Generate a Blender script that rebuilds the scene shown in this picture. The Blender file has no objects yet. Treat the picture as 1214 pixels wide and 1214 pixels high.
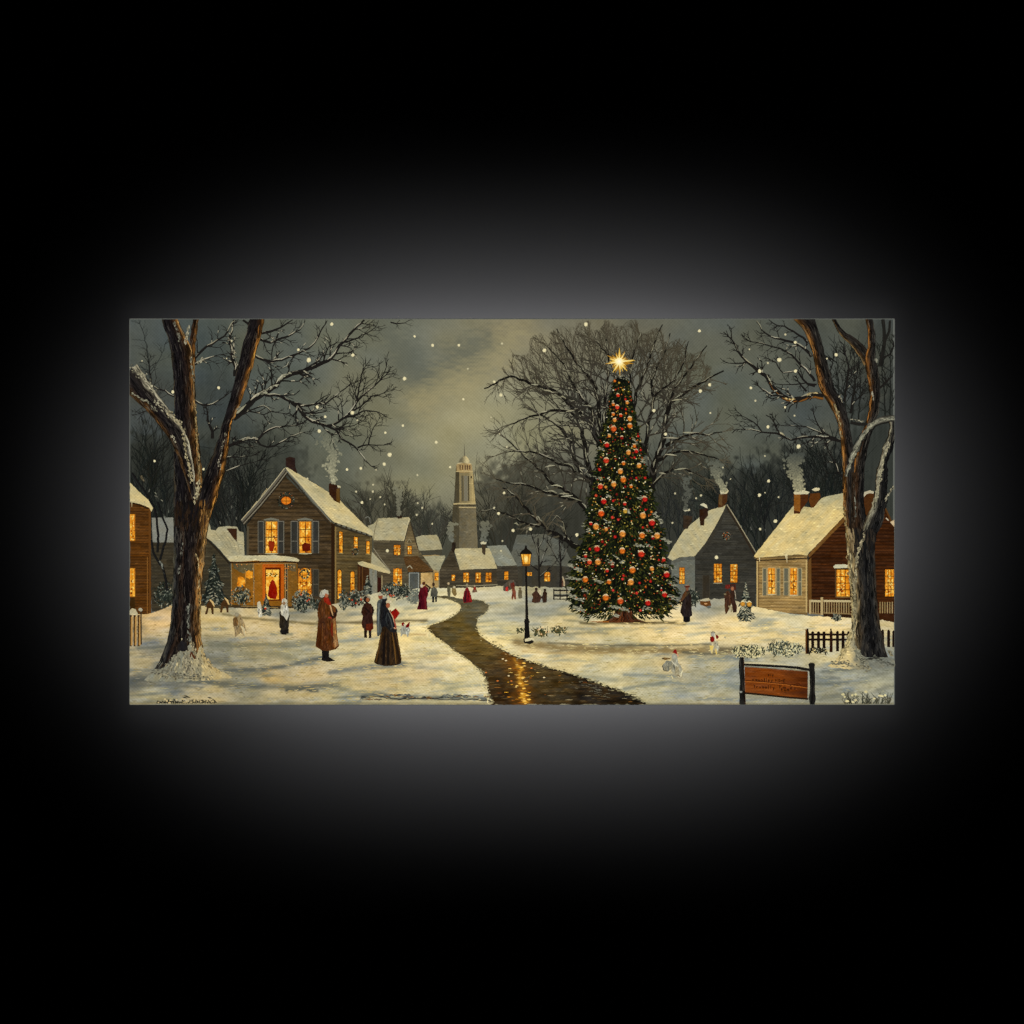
import bpy, math, random
import numpy as np
from mathutils import Vector
from mathutils.geometry import tessellate_polygon, delaunay_2d_cdt

# ---------------------------------------------------------------- camera, world, lamps, exposure
S = 0.00134                 # metres of canvas per millimetre mark of the layout drawing (908 x 459 marks)
CX, CY = 607.0, 607.0       # middle of the canvas in the layout drawing
BOT = 836.0                 # lower edge of the canvas
DIST = 3.5
scene = bpy.context.scene
COL = scene.collection
cam_d = bpy.data.cameras.new('camera'); cam = bpy.data.objects.new('camera', cam_d); COL.objects.link(cam)
cam.location = (0, -DIST, 0); cam.rotation_euler = (math.radians(90), 0, 0)
cam_d.sensor_width = 36.0; cam_d.lens = 36.0 * DIST / (1214 * S); cam_d.clip_start = 0.05; cam_d.clip_end = 60
scene.camera = cam
world = bpy.data.worlds.new('World'); scene.world = world; world.use_nodes = True
world.node_tree.nodes['Background'].inputs[0].default_value = (0, 0, 0, 1)
world.node_tree.nodes['Background'].inputs[1].default_value = 0.0
vs = scene.view_settings
vs.view_transform = 'Standard'; vs.look = 'None'; vs.exposure = 0; vs.gamma = 1; vs.use_curve_mapping = False
GAIN = 1.18                 # light level on the canvas: a pigment of reflectance r shows as r * GAIN

def area_lamp(name, loc, rot, sx, sy, power, spread, shape='RECTANGLE', color=(1, 1, 1)):
    d = bpy.data.lights.new(name, 'AREA'); d.shape = shape; d.size = sx; d.size_y = sy
    d.energy = power; d.spread = math.radians(spread); d.color = color
    o = bpy.data.objects.new(name, d); COL.objects.link(o); o.location = loc; o.rotation_euler = rot
    return o
# picture light: a narrow beam from behind the photographer that covers the canvas and little else
area_lamp('picture_light', (0, -4.6, 0), (math.radians(90), 0, 0), 1.30, 0.70, 3.37 * 1.0, 1.0)
# LED panel on the back of the canvas, washing the dark wall behind it
WALL_Y = 0.233
area_lamp('backlight_panel', (0.015, 0.05, -0.006), (math.radians(90), 0, 0), 0.83, 0.20, 226.0, 147, 'RECTANGLE')

# ---------------------------------------------------------------- colour and noise
def lin(c):
    c = np.clip(np.asarray(c, float) / 255.0, 0, 1)
    return np.where(c <= 0.04045, c / 12.92, ((c + 0.055) / 1.055) ** 2.4)

def hsh(ix, iy, s):
    n = (ix.astype(np.int64) * 374761393 + iy.astype(np.int64) * 668265263 + s * 982451653) & 0xffffffff
    n = ((n ^ (n >> 13)) * 1274126177) & 0xffffffff
    n = ((n ^ (n >> 15)) * 2246822519) & 0xffffffff
    return ((n ^ (n >> 16)) & 0xffff) / 65535.0

def nz(X, Y, sx, sy, s=1):
    """smooth value noise, -1..1, cell sx by sy"""
    X = np.asarray(X, float) / sx + 1000.3; Y = np.asarray(Y, float) / sy + 1000.7
    ix = np.floor(X); iy = np.floor(Y); fx = X - ix; fy = Y - iy
    fx = fx * fx * (3 - 2 * fx); fy = fy * fy * (3 - 2 * fy)
    a = hsh(ix, iy, s); b = hsh(ix + 1, iy, s); c = hsh(ix, iy + 1, s); d = hsh(ix + 1, iy + 1, s)
    return ((a * (1 - fx) + b * fx) * (1 - fy) + (c * (1 - fx) + d * fx) * fy) * 2 - 1

def rot(X, Y, deg):
    a = math.radians(deg); return X * math.cos(a) + Y * math.sin(a), -X * math.sin(a) + Y * math.cos(a)

def tex(base, amp=8, sx=3.0, sy=3.0, s=1, deg=0, chroma=0.35):
    base = np.array(base, float)
    def f(X, Y):
        x, y = rot(X, Y, deg)
        n = 0.6 * nz(x, y, sx, sy, s) + 0.4 * nz(x, y, sx * .45, sy * .45, s + 7) + 0.5 * nz(x, y, sx * 4, sy * 4, s + 3)
        w = nz(x, y, sx * 1.7, sy * 1.7, s + 11) * chroma
        return base[None, :] + amp * (n[:, None] + w[:, None] * np.array([1, .2, -1.1])[None, :])
    return f

def mix(f, g, m):
    def h(X, Y):
        t = np.clip(m(X, Y), 0, 1)[:, None]
        return f(X, Y) * (1 - t) + g(X, Y) * t
    return h

def field(anch, sig):
    P = np.array([a[:2] for a in anch], float); C = np.array([a[2] for a in anch], float)
    def f(X, Y):
        d = (X[:, None] - P[None, :, 0]) ** 2 + ((Y[:, None] - P[None, :, 1]) * 1.4) ** 2
        w = 1.0 / (d + sig * sig) ** 2
        return (w @ C) / w.sum(1)[:, None]
    return f

def siding(base, dark, step=4.3, slope=0.0, amp=7, s=1, y0=0.0, lw=0.28):
    """boards: a dark line every step marks"""
    base = np.array(base, float); dark = np.array(dark, float); t = tex(base, amp, 9, 1.2, s)
    def f(X, Y):
        v = ((Y - slope * X - y0 + 0.5 * nz(X, Y, 14, 5, s)) / step) % 1.0
        b = np.floor((Y - slope * X - y0) / step); hb = hsh(b, np.floor(X / 23 + b * .37), s + 9) - .5
        k = np.clip(1 - np.abs(v - 0.5) / lw, 0, 1) ** 0.8 * (0.75 + 0.25 * nz(X, Y, 8, 3, s + 2))
        return (t(X, Y) * (1 + .34 * hb)[:, None] + 5 * nz(X, Y, 3, 1.2, s + 5)[:, None]) * (1 - k[:, None]) + dark[None, :] * k[:, None]
    return f

def seg_dist(X, Y, pts):
    d = np.full(X.shape, 1e9)
    for (x0, y0), (x1, y1) in zip(pts[:-1], pts[1:]):
        dx, dy = x1 - x0, y1 - y0; L = dx * dx + dy * dy + 1e-9
        t = np.clip(((X - x0) * dx + (Y - y0) * dy) / L, 0, 1)
        d = np.minimum(d, np.hypot(X - x0 - t * dx, Y - y0 - t * dy))
    return d

def soft(C, X, Y, pts, w, col, a, rough=1.0, s=5):
    """blend a soft brush pull of pigment into the colours C"""
    d = seg_dist(X, Y, pts) + rough * w * 0.35 * nz(X, Y, 7, 2.2, s)
    k = np.exp(-np.clip(d, 0, None) ** 2 / (w * w * 0.5)) * a
    C += (np.array(col, float)[None, :] - C) * k[:, None]

def blob(C, X, Y, cx, cy, rx, ry, col, a, s=9, hard=2.0, grain=0.35, gs=6):
    r = np.hypot((X - cx) / rx, (Y - cy) / ry) + grain * nz(X, Y, gs, gs, s) + grain * .6 * nz(X, Y, gs * .4, gs * .7, s + 1)
    k = np.clip((1.25 - r) * hard, 0, 1) * a
    C += (np.array(col, float)[None, :] - C) * k[:, None]

# ---------------------------------------------------------------- paint film: every dab lies on what is under it
EPS = 3.0e-6
HT = np.full((1230, 1230), 2.0e-5)
def lift(boxes, n=1):
    m = 0.0; sl = []
    for (x0, y0, x1, y1) in boxes:
        q = (slice(max(int(y0) - 1, 0), int(y1) + 2), slice(max(int(x0) - 1, 0), int(x1) + 2))
        v = HT[q]
        if v.size: m = max(m, float(v.max())); sl.append(q)
    h = m + EPS
    for q in sl: HT[q] = np.maximum(HT[q], h + n * EPS * 0.5)
    return h

def paint_material(name, rough=0.55, weave=1.0):
    m = bpy.data.materials.new(name); m.use_nodes = True; nt = m.node_tree; N = nt.nodes; L = nt.links
    b = N['Principled BSDF']; b.inputs['Roughness'].default_value = rough
    b.inputs['Specular IOR Level'].default_value = 0.0
    at = N.new('ShaderNodeAttribute'); at.attribute_name = 'pigment'
    tc = N.new('ShaderNodeTexCoord')
    # twill of the printed cloth: fine diagonal threads, woven differently from patch to patch
    def wave(deg, period):
        mp = N.new('ShaderNodeMapping'); mp.inputs['Rotation'].default_value = (0, math.radians(deg), 0)
        L.new(tc.outputs['Object'], mp.inputs['Vector'])
        w = N.new('ShaderNodeTexWave'); w.bands_direction = 'X'; w.inputs['Scale'].default_value = 0.314 / period
        w.inputs['Distortion'].default_value = 0.6; w.inputs['Detail'].default_value = 1.0; w.inputs['Detail Scale'].default_value = 20
        L.new(mp.outputs[0], w.inputs['Vector']); return w
    w1 = wave(45, 2.75 * S); w2 = wave(-45, 2.75 * S)
    ns = N.new('ShaderNodeTexNoise'); ns.inputs['Scale'].default_value = 9.0; ns.inputs['Detail'].default_value = 2
    L.new(tc.outputs['Object'], ns.inputs['Vector'])
    cr = N.new('ShaderNodeMapRange'); cr.inputs[1].default_value = .3; cr.inputs[2].default_value = .7; cr.inputs[3].default_value = .2; cr.inputs[4].default_value = .8
    L.new(ns.outputs[0], cr.inputs[0])
    mx = N.new('ShaderNodeMix'); mx.data_type = 'FLOAT'
    L.new(cr.outputs[0], mx.inputs['Factor']); L.new(w1.outputs['Fac'], mx.inputs['A']); L.new(w2.outputs['Fac'], mx.inputs['B'])
    fine = N.new('ShaderNodeTexNoise'); fine.inputs['Scale'].default_value = 420; fine.inputs['Detail'].default_value = 2
    L.new(tc.outputs['Object'], fine.inputs['Vector'])
    ad = N.new('ShaderNodeMath'); ad.operation = 'MULTIPLY_ADD'; ad.inputs[1].default_value = 1.1
    L.new(fine.outputs[0], ad.inputs[0]); L.new(mx.outputs[0], ad.inputs[2])
    mr = N.new('ShaderNodeMapRange'); mr.inputs[1].default_value = 0; mr.inputs[2].default_value = 1.8
    mr.inputs[3].default_value = 1 - .17 * weave; mr.inputs[4].default_value = 1 + .17 * weave
    L.new(ad.outputs[0], mr.inputs[0])
    vm = N.new('ShaderNodeVectorMath'); vm.operation = 'SCALE'
    L.new(at.outputs['Color'], vm.inputs[0]); L.new(mr.outputs[0], vm.inputs['Scale'])
    L.new(vm.outputs[0], b.inputs['Base Color'])
    bp = N.new('ShaderNodeBump'); bp.inputs['Strength'].default_value = 0.25; bp.inputs['Distance'].default_value = 0.0004
    L.new(ad.outputs[0], bp.inputs['Height']); L.new(bp.outputs[0], b.inputs['Normal'])
    return m
PAINT = paint_material('oil_paint_on_twill')
THICK = paint_material('dark_oil_paint', 0.6, 0.6)

ROOT = bpy.data.objects.new('canvas_print', None); COL.objects.link(ROOT)
ROOT.location = (0, 0, (CY - BOT) * S); ROOT.empty_display_size = 0.1
ROOT['label'] = 'wide canvas print of a snowy village evening with a lit Christmas tree'
ROOT['category'] = 'canvas print'

ALL = []
class Part:
    def __init__(s, name, parent=None, label=None, group=None, kind=None, mat=None):
        s.V = []; s.F = []; s.C = []; s.n = 0
        s.me = bpy.data.meshes.new(name); s.o = bpy.data.objects.new(name, s.me); COL.objects.link(s.o)
        s.o.parent = parent.o if isinstance(parent, Part) else ROOT
        if label: s.o['label'] = label
        if group: s.o['group'] = group
        if kind: s.o['kind'] = kind
        s.mat = mat or PAINT; ALL.append(s)
    def add(s, X, Y, Hh, F, C):
        X = np.asarray(X, float); Y = np.asarray(Y, float)
        k = len(X); v = np.empty((k, 3)); v[:, 0] = (X - CX) * S; v[:, 1] = -np.asarray(Hh) * np.ones(k); v[:, 2] = (BOT - Y) * S
        F = np.asarray(F, np.int64)
        if F.shape[1] == 3: F = np.concatenate([F, np.full((len(F), 1), -1 - s.n)], 1)
        s.V.append(v); s.F.append(F + s.n); s.C.append(np.clip(C, 0, 255)); s.n += k
    def poly(s, pts, col):
        pts = clipbox(pts)
        if len(pts) < 3: return
        tri = tessellate_polygon([[Vector((x, y, 0)) for x, y in pts]])
        if not tri: return
        X = np.array([p[0] for p in pts]); Y = np.array([p[1] for p in pts])
        h = lift([(X.min(), Y.min(), X.max(), Y.max())])
        C = col(X, Y) if callable(col) else np.tile(np.array(col, float), (len(pts), 1))
        s.add(X, Y, h, tri, C)
    def area(s, pts, col, step=1.6, wob=0.35, seed=1, brush=.07, vert=0, con=.16):
        """an outline filled with brushwork: colour varies inside"""
        if not callable(col): col = tex(col, 7, 3, 2, seed)
        pts = clipbox(pts)
        if len(pts) < 3: return
        B = []
        for i, (x0, y0) in enumerate(pts):
            x1, y1 = pts[(i + 1) % len(pts)]; L = math.hypot(x1 - x0, y1 - y0); n = max(1, int(L / (step * 1.2)))
            for j in range(n):
                t = j / n; x = x0 + (x1 - x0) * t; y = y0 + (y1 - y0) * t
                if wob and j:
                    q = float(nz(np.array([x]), np.array([y]), 3.1, 3.1, seed + 40)[0]) * wob
                    x += -(y1 - y0) / L * q; y += (x1 - x0) / L * q
                B.append((x, y))
        bx = np.array(B); x0, y0 = bx.min(0); x1, y1 = bx.max(0)
        gx, gy = np.meshgrid(np.arange(x0 + .3, x1, step), np.arange(y0 + .3, y1, step)); gx = gx.ravel(); gy = gy.ravel()
        ins = inside(gx, gy, bx)
        gx = gx[ins]; gy = gy[ins]
        nb = len(B)
        co = [Vector(p) for p in B] + [Vector((a, b)) for a, b in zip(gx, gy)]
        try:
            r = delaunay_2d_cdt(co, [(i, (i + 1) % nb) for i in range(nb)], [], 1, 1e-4)
        except Exception:
            return s.poly(pts, col)
        if not r[2]: return s.poly(pts, col)
        X = np.array([v[0] for v in r[0]]); Y = np.array([v[1] for v in r[0]])
        h = lift([(X.min(), Y.min(), X.max(), Y.max())])
        s.add(X, Y, h, [list(f) for f in r[2] if len(f) == 3], col(X, Y))
        # loose strokes over the fill, so that no patch of paint lies flat
        r2 = random.Random(seed * 31 + int(x0)); n = int(len(gx) * step * step * brush)
        if not n: return
        k = [r2.randrange(len(gx)) for _ in range(n)]; cc = col(gx[k], gy[k]); mx_ = (x0 + x1) / 2; hw_ = max(1.0, (x1 - x0) / 2)
        for i, c in zip(k, cc):
            L = min(r2.uniform(1.5, 6), (y1 - y0) * .4 if vert else (x1 - x0) * .4); x, y = float(gx[i]), float(gy[i]); a = r2.uniform(-.12, .12)
            dx, dy = (a * L, L) if vert else (L, a * L)
            if not inside(np.array([x - dx * .5, x + dx * .5]), np.array([y - dy * .5, y + dy * .5]), bx).all(): continue
            f = 1 + r2.uniform(-con, con) * 1.4 + (con * .8 * (x - mx_) / hw_ if vert else 0)
            s.rib([(x - dx * .5, y - dy * .5), (x, y + (0 if vert else r2.uniform(-.2, .2))), (x + dx * .5, y + dy * .5)], [.25, r2.uniform(.45, 1.1), .25], np.clip(c * f + r2.uniform(-3, 3), 4, 250))
    def rib(s, pts, w, col, lanes=1, col2=None):
        """a brush pull along pts; w: width or list of widths"""
        pts = [p for i, p in enumerate(pts) if i == 0 or abs(p[0] - pts[i - 1][0]) + abs(p[1] - pts[i - 1][1]) > 1e-3]
        n = len(pts)
        if n < 2: return
        if np.isscalar(w): w = [w] * n
        w = np.interp(np.linspace(0, 1, n), np.linspace(0, 1, len(w)), w)
        P = np.array(pts, float)
        if P[:, 0].min() < XL or P[:, 0].max() > XR or P[:, 1].min() < YT or P[:, 1].max() > YB:
            keep = (P[:, 0] > XL) & (P[:, 0] < XR) & (P[:, 1] > YT) & (P[:, 1] < YB)
            if keep.sum() < 2: return
            i0 = int(np.argmax(keep)); i1 = i0
            while i1 < n and keep[i1]: i1 += 1
            if i1 - i0 < 2: return
            P = P[i0:i1]; w = w[i0:i1]; n = len(P)
        T = np.gradient(P, axis=0); T /= (np.linalg.norm(T, axis=1)[:, None] + 1e-9); Nn = np.stack([-T[:, 1], T[:, 0]], 1)
        boxes = [(min(P[i, 0], P[i + 1, 0]) - w[i] / 2, min(P[i, 1], P[i + 1, 1]) - w[i] / 2,
                  max(P[i, 0], P[i + 1, 0]) + w[i] / 2, max(P[i, 1], P[i + 1, 1]) + w[i] / 2) for i in range(n - 1)]
        h = lift(boxes, 2)
        A = P + Nn * w[:, None] / 2; B = P - Nn * w[:, None] / 2
        X = np.concatenate([A[:, 0], B[:, 0]]); Y = np.concatenate([A[:, 1], B[:, 1]])
        X = np.clip(X, XL, XR); Y = np.clip(Y, YT, YB)
        F = [(i, i + 1, n + i + 1, n + i) for i in range(n - 1)]
        if callable(col): C = col(X, Y)
        else:
            c = np.array(col, float); c2 = np.array(col2 if col2 is not None else col, float); t = np.tile(np.linspace(0, 1, n), 2)[:, None]
            C = c * (1 - t) + c2 * t
        hh = h + np.tile(np.arange(n) * (EPS * 0.9 / n), 2)
        s.add(X, Y, hh, F, C)
    def dab(s, x, y, rx, ry=None, col=(255, 255, 255), n=7, deg=0, rim=None, jit=0.15):
        ry = ry or rx
        if x - rx < XL or x + rx > XR or y - ry < YT or y + ry > YB: return
        a = np.arange(n) * 2 * math.pi / n + rng.random() * 6; r = 1 + jit * (np.array([rng.random() for _ in range(n)]) * 2 - 1)
        ux = np.cos(a) * rx * r; uy = np.sin(a) * ry * r; q = math.radians(deg)
        X = np.concatenate([[x], x + ux * math.cos(q) - uy * math.sin(q)]); Y = np.concatenate([[y], y + ux * math.sin(q) + uy * math.cos(q)])
        h = lift([(X.min(), Y.min(), X.max(), Y.max())])
        C = np.tile(np.array(col, float), (n + 1, 1))
        if rim is not None: C[1:] = np.array(rim, float)
        s.add(X, Y, h, [(0, 1 + i, 1 + (i + 1) % n) for i in range(n)], C)
    def grid(s, X, Y, C, h=None):
        ny, nx = X.shape
        if h is None: h = lift([(X.min(), Y.min(), X.max(), Y.max())])
        i = np.arange(ny * nx).reshape(ny, nx)
        F = np.stack([i[:-1, :-1], i[:-1, 1:], i[1:, 1:], i[1:, :-1]], -1).reshape(-1, 4)
        s.add(X.ravel(), Y.ravel(), h, F, C)
    def limb(s, spine, stops, seed=1, amp=16, step=1.6, across=1.3, al=13, ac=1.5, edge=0.6):
        """bark: spine of (x, y, width); stops of (u, colour) across; streaks run along"""
        P = np.array(spine, float); d = np.concatenate([[0], np.cumsum(np.hypot(np.diff(P[:, 0]), np.diff(P[:, 1])))])
        n = max(3, int(d[-1] / step)); t = np.linspace(0, d[-1], n)
        # smooth the spine a little
        x = np.interp(t, d, P[:, 0]); y = np.interp(t, d, P[:, 1]); w = np.interp(t, d, P[:, 2])
        k = np.ones(5) / 5
        if n > 8:
            for arr in (x, y, w): arr[2:-2] = np.convolve(arr, k, 'valid')
        s.bark(x, y, w, t, stops, seed, amp, across, al, ac, edge)
    def bark(s, x, y, w, t, stops, seed, amp, across, al, ac, edge):
        n = len(x); T = np.stack([np.gradient(x), np.gradient(y)], 1); T /= np.linalg.norm(T, axis=1)[:, None] + 1e-9
        m = max(3, int(w.max() / across)); u = np.linspace(0, 1, m)
        ww = w + edge * nz(t, t * 0, 5, 5, seed)
        off = (u[None, :] - 0.5) * ww[:, None]
        X = x[:, None] + T[:, 1][:, None] * off * -1; Y = y[:, None] + T[:, 0][:, None] * off
        X = X + edge * (u[None, :] - .5) * nz(t, t * 0 + 9, 3, 3, seed + 5)[:, None]
        s.streaks(X, Y, u, t, w, stops, seed, amp, al, ac)
    def rows(s, rws, stops, seed=1, amp=16, step=1.6, across=1.3, al=15, ac=1.6):
        """an upright trunk from (y, left, right) rows"""
        R = np.array(rws, float); y = np.arange(R[0, 0], R[-1, 0] + .01, step)
        l = np.interp(y, R[:, 0], R[:, 1]); r = np.interp(y, R[:, 0], R[:, 2])
        k = np.ones(7) / 7
        if len(y) > 12:
            l[3:-3] = np.convolve(l, k, 'valid'); r[3:-3] = np.convolve(r, k, 'valid')
        l = l + .7 * nz(y, y * 0, 6, 6, seed); r = r + .7 * nz(y, y * 0, 5, 5, seed + 1)
        m = max(3, int((r - l).max() / across)); u = np.linspace(0, 1, m)
        X = l[:, None] + (r - l)[:, None] * u[None, :]; Y = np.repeat(y[:, None], m, 1)
        s.streaks(X, Y, u, y, r - l, stops, seed, amp, al, ac)
    def streaks(s, X, Y, u, t, w, stops, seed, amp, al, ac):
        us = [q[0] for q in stops]; cs = np.array([q[1] for q in stops], float)
        UU = np.repeat(u[None, :], len(t), 0); TT = np.repeat(t[:, None], len(u), 1); WW = UU * (w[:, None] if np.ndim(w) else w)
        uu = np.clip(UU + .13 * nz(TT, WW, al * 1.2, 4, seed + 2) + .06 * nz(TT, WW, al * .4, 2, seed + 4), 0, 1)
        C = np.stack([np.interp(uu, us, cs[:, i]) for i in range(3)], -1)
        nn = nz(TT, WW, al, ac, seed + 1) * .7 + nz(TT, WW, al * .4, ac * .7, seed + 3) * .5
        brk = np.clip(.78 + .5 * nz(TT, WW, 11, 5, seed + 6) + .25 * nz(TT, WW, 4, 2, seed + 8), .35, 1.1); sat = C.max(-1) - C.min(-1)
        C = C * np.where(sat > 30, brk, 1.0)[..., None]
        lum = C.mean(-1, keepdims=True) / 60.0
        C = C * (1 + 0.35 * nn[..., None]) + amp * 0.35 * nn[..., None] * np.clip(lum, .5, 1.5)
        X = np.clip(X, XL, XR); Y = np.clip(Y, YT, YB)
        # piecewise height so that a long limb only lies on what is under it
        h = lift([(X[i:i + 8].min(), Y[i:i + 8].min(), X[i:i + 8].max(), Y[i:i + 8].max()) for i in range(0, len(t) - 1, 7)], 2)
        s.grid(X, Y, C.reshape(-1, 3), h)
        # cracks and ridges of the bark pulled with a thin brush
        ny, nx = X.shape; r2 = random.Random(seed); n = int(ny * nx * .16)
        if nx < 4: return
        for k in range(n):
            i0 = r2.randrange(ny - 2); m = min(ny - 1 - i0, r2.randrange(2, 10)); j = r2.uniform(0.3, nx - 1.3); pts = []
            for q in range(m + 1):
                j = min(max(j + r2.uniform(-.35, .35), 0.1), nx - 1.1); a = int(j); f = j - a; i = i0 + q
                pts.append((X[i, a] * (1 - f) + X[i, a + 1] * f, Y[i, a] * (1 - f) + Y[i, a + 1] * f))
            base = np.array([np.interp(j / (nx - 1), us, cs[:, c]) for c in range(3)]); v = r2.random()
            if v < .5: c = base * .38
            elif v < .84: c = base * r2.uniform(1.1, 1.45) + 5
            else: c = base * .5 + np.array((92, 88, 78)) * r2.uniform(.35, .7)
            s.rib(pts, [.3, r2.uniform(.5, 1.15), .3], np.clip(c, 8, 205))
    def build(s):
        if not s.V:      # a part made only of sub-parts: an Empty
            nm = s.o.name; lab = s.o.get('label'); kids = [c for c in bpy.data.objects if c.parent == s.o]; s.o.name = 'spent'
            e = bpy.data.objects.new(nm, None); COL.objects.link(e); e.parent = s.o.parent
            if lab: e['label'] = lab
            for c in kids: c.parent = e
            bpy.data.objects.remove(s.o); bpy.data.meshes.remove(s.me); s.o = e; return
        V = np.concatenate(s.V); C = np.concatenate(s.C)
        Fq = np.concatenate(s.F); tri = Fq[:, 3] < 0
        T3 = Fq[tri][:, :3]; Q = Fq[~tri]
        # drop folded-over zero faces
        nl = len(T3) * 3 + len(Q) * 4; me = s.me
        me.vertices.add(len(V)); me.vertices.foreach_set('co', V.astype(np.float32).ravel())
        me.loops.add(nl); me.loops.foreach_set('vertex_index', np.concatenate([T3.ravel(), Q.ravel()]).astype(np.int32))
        me.polygons.add(len(T3) + len(Q))
        st = np.concatenate([np.arange(len(T3)) * 3, len(T3) * 3 + np.arange(len(Q)) * 4]).astype(np.int32)
        me.polygons.foreach_set('loop_start', st)
        me.update(calc_edges=True); me.validate()
        a = me.attributes.new('pigment', 'FLOAT_COLOR', 'POINT')
        cc = np.ones((len(V), 4), np.float32); C = C * np.array([1.0, .982, .955]) * (.93 + .07 * np.clip(C.mean(1) / 150, 0, 1))[:, None]; cc[:, :3] = np.clip(lin(C) / GAIN, 0, 0.98)
        a.data.foreach_set('color', cc.ravel()); me.materials.append(s.mat)

XL, XR, YT, YB = 154.3, 1059.9, 378.6, 834.9
def clipbox(pts):
    def cut(p, ax, lim, sg):
        out = []
        for i in range(len(p)):
            a, b = p[i - 1], p[i]; ia = sg * (a[ax] - lim) >= 0; ib = sg * (b[ax] - lim) >= 0
            if ia != ib:
                t = (lim - a[ax]) / (b[ax] - a[ax]); out.append((a[0] + (b[0] - a[0]) * t, a[1] + (b[1] - a[1]) * t))
            if ib: out.append(tuple(b))
        return out
    for ax, lim, sg in ((0, XL, 1), (0, XR, -1), (1, YT, 1), (1, YB, -1)):
        if len(pts) < 3: return []
        if all(sg * (q[ax] - lim) >= 0 for q in pts): continue
        pts = cut(list(pts), ax, lim, sg)
    return pts

def inside(X, Y, poly):
    poly = np.asarray(poly, float); c = np.zeros(X.shape, bool); x0, y0 = poly[-1]
    for x1, y1 in poly:
        if y1 != y0:
            c ^= ((y1 > Y) != (y0 > Y)) & (X < (x0 - x1) * (Y - y1) / (y0 - y1) + x1)
        x0, y0 = x1, y1
    return c
rng = random.Random(11)
def U(a, b): return rng.uniform(a, b)
def vary(c, a): 
    k = U(-a, a); return (c[0] + k + U(-2, 2), c[1] + k, c[2] + k + U(-2, 2))
def wander(pts, amp=1.2, step=5):
    """subdivide a polyline and let it wander like a hand-painted line"""
    out = [pts[0]]
    for (x0, y0), (x1, y1) in zip(pts[:-1], pts[1:]):
        L = math.hypot(x1 - x0, y1 - y0); n = max(1, int(L / step))
        for j in range(1, n + 1):
            t = j / n; q = U(-amp, amp) if j < n else U(-amp, amp) * .4
            out.append((x0 + (x1 - x0) * t - (y1 - y0) / L * q, y0 + (y1 - y0) * t + (x1 - x0) / L * q))
    return out

def twig(P, x, y, ang, L, w, dep, col, env=None, spread=38, up=0.0, kids=4, curl=10, snow=None, cf=None):
    n = max(3, int(L / 4)); pts = [(x, y)]; a = ang; cur = U(-curl, curl) / n
    for i in range(n):
        a += cur + U(-9, 9); a += up * (-90 - a) / 90 * 3
        x2 = pts[-1][0] + math.cos(math.radians(a)) * L / n; y2 = pts[-1][1] + math.sin(math.radians(a)) * L / n
        if env and not env(x2, y2): break
        pts.append((x2, y2))
    if len(pts) < 2: return
    c = cf(pts[-1]) if cf else col
    P.rib(pts, [w, w * .45], vary(c, 6))
    if snow and w > .9 and rng.random() < .35:
        i = rng.randrange(len(pts) - 1); P.rib([(pts[i][0], pts[i][1] - w * .4), (pts[i + 1][0], pts[i + 1][1] - w * .4)], w * .6, snow)
    if dep <= 0: return
    for k in range(kids):
        i = rng.randrange(max(1, len(pts) // 4), len(pts)); sg = 1 if (k % 2) else -1
        dx = pts[i][0] - pts[i - 1][0]; dy = pts[i][1] - pts[i - 1][1]; aa = math.degrees(math.atan2(dy, dx))
        twig(P, pts[i][0], pts[i][1], aa + sg * U(spread * .45, spread * 1.2), L * U(.42, .72), w * .62, dep - 1, col, env, spread, up, max(2, kids - 1), curl, snow, cf)

def branch(P, pts, w0, w1, col, tw=3, tL=16, dep=1, env=None, snow=None, sw=.5, spread=40, up=0.15, step=9, amp=1.0, lit=None, cf=None, sprob=.5):
    q = wander(pts, amp, 5); n = len(q); ws = np.linspace(w0, w1, n)
    P.rib(q, list(ws), col)
    if lit:
        P.rib([(x, y + a * .32) for (x, y), a in zip(q, ws)][: max(2, int(n * .55))], [w0 * .3, w1 * .25], lit)
    L = 0
    for i in range(1, n):
        L += math.hypot(q[i][0] - q[i - 1][0], q[i][1] - q[i - 1][1])
        if L > step * U(.6, 1.2):
            L = 0; a = math.degrees(math.atan2(q[i][1] - q[i - 1][1], q[i][0] - q[i - 1][0]))
            for k in range(rng.choice([1, 1, 2])):
                sg = rng.choice([-1, 1])
                twig(P, q[i][0], q[i][1], a + sg * U(22, 62), tL * U(.6, 1.25) * (1.15 - .4 * i / n), min(2.2, max(.6, ws[i] * .5)), dep, col, env, spread, up, tw, 12, snow, cf)
    a = math.degrees(math.atan2(q[-1][1] - q[-2][1], q[-1][0] - q[-2][0]))
    for k in range(2): twig(P, q[-1][0], q[-1][1], a + U(-25, 25), tL * U(.6, 1), w1 * .9, dep, col, env, spread, up, tw, 12, None, cf)
    if snow is not None:
        i = 0
        while i < n - 2:
            if rng.random() < sprob:
                j = min(n - 1, i + rng.choice([1, 2, 3])); 
                P.rib([(q[k][0], q[k][1] - ws[k] * .42 + U(-.25, .2)) for k in range(i, j + 1)], [.3] + [ws[i] * sw * .55 + U(.1, .6)] * 2 + [.3], tuple(v * q_ for v in vary(snow, 14) for q_ in (1,))); i = j + 1
            else: i += 1
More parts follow.
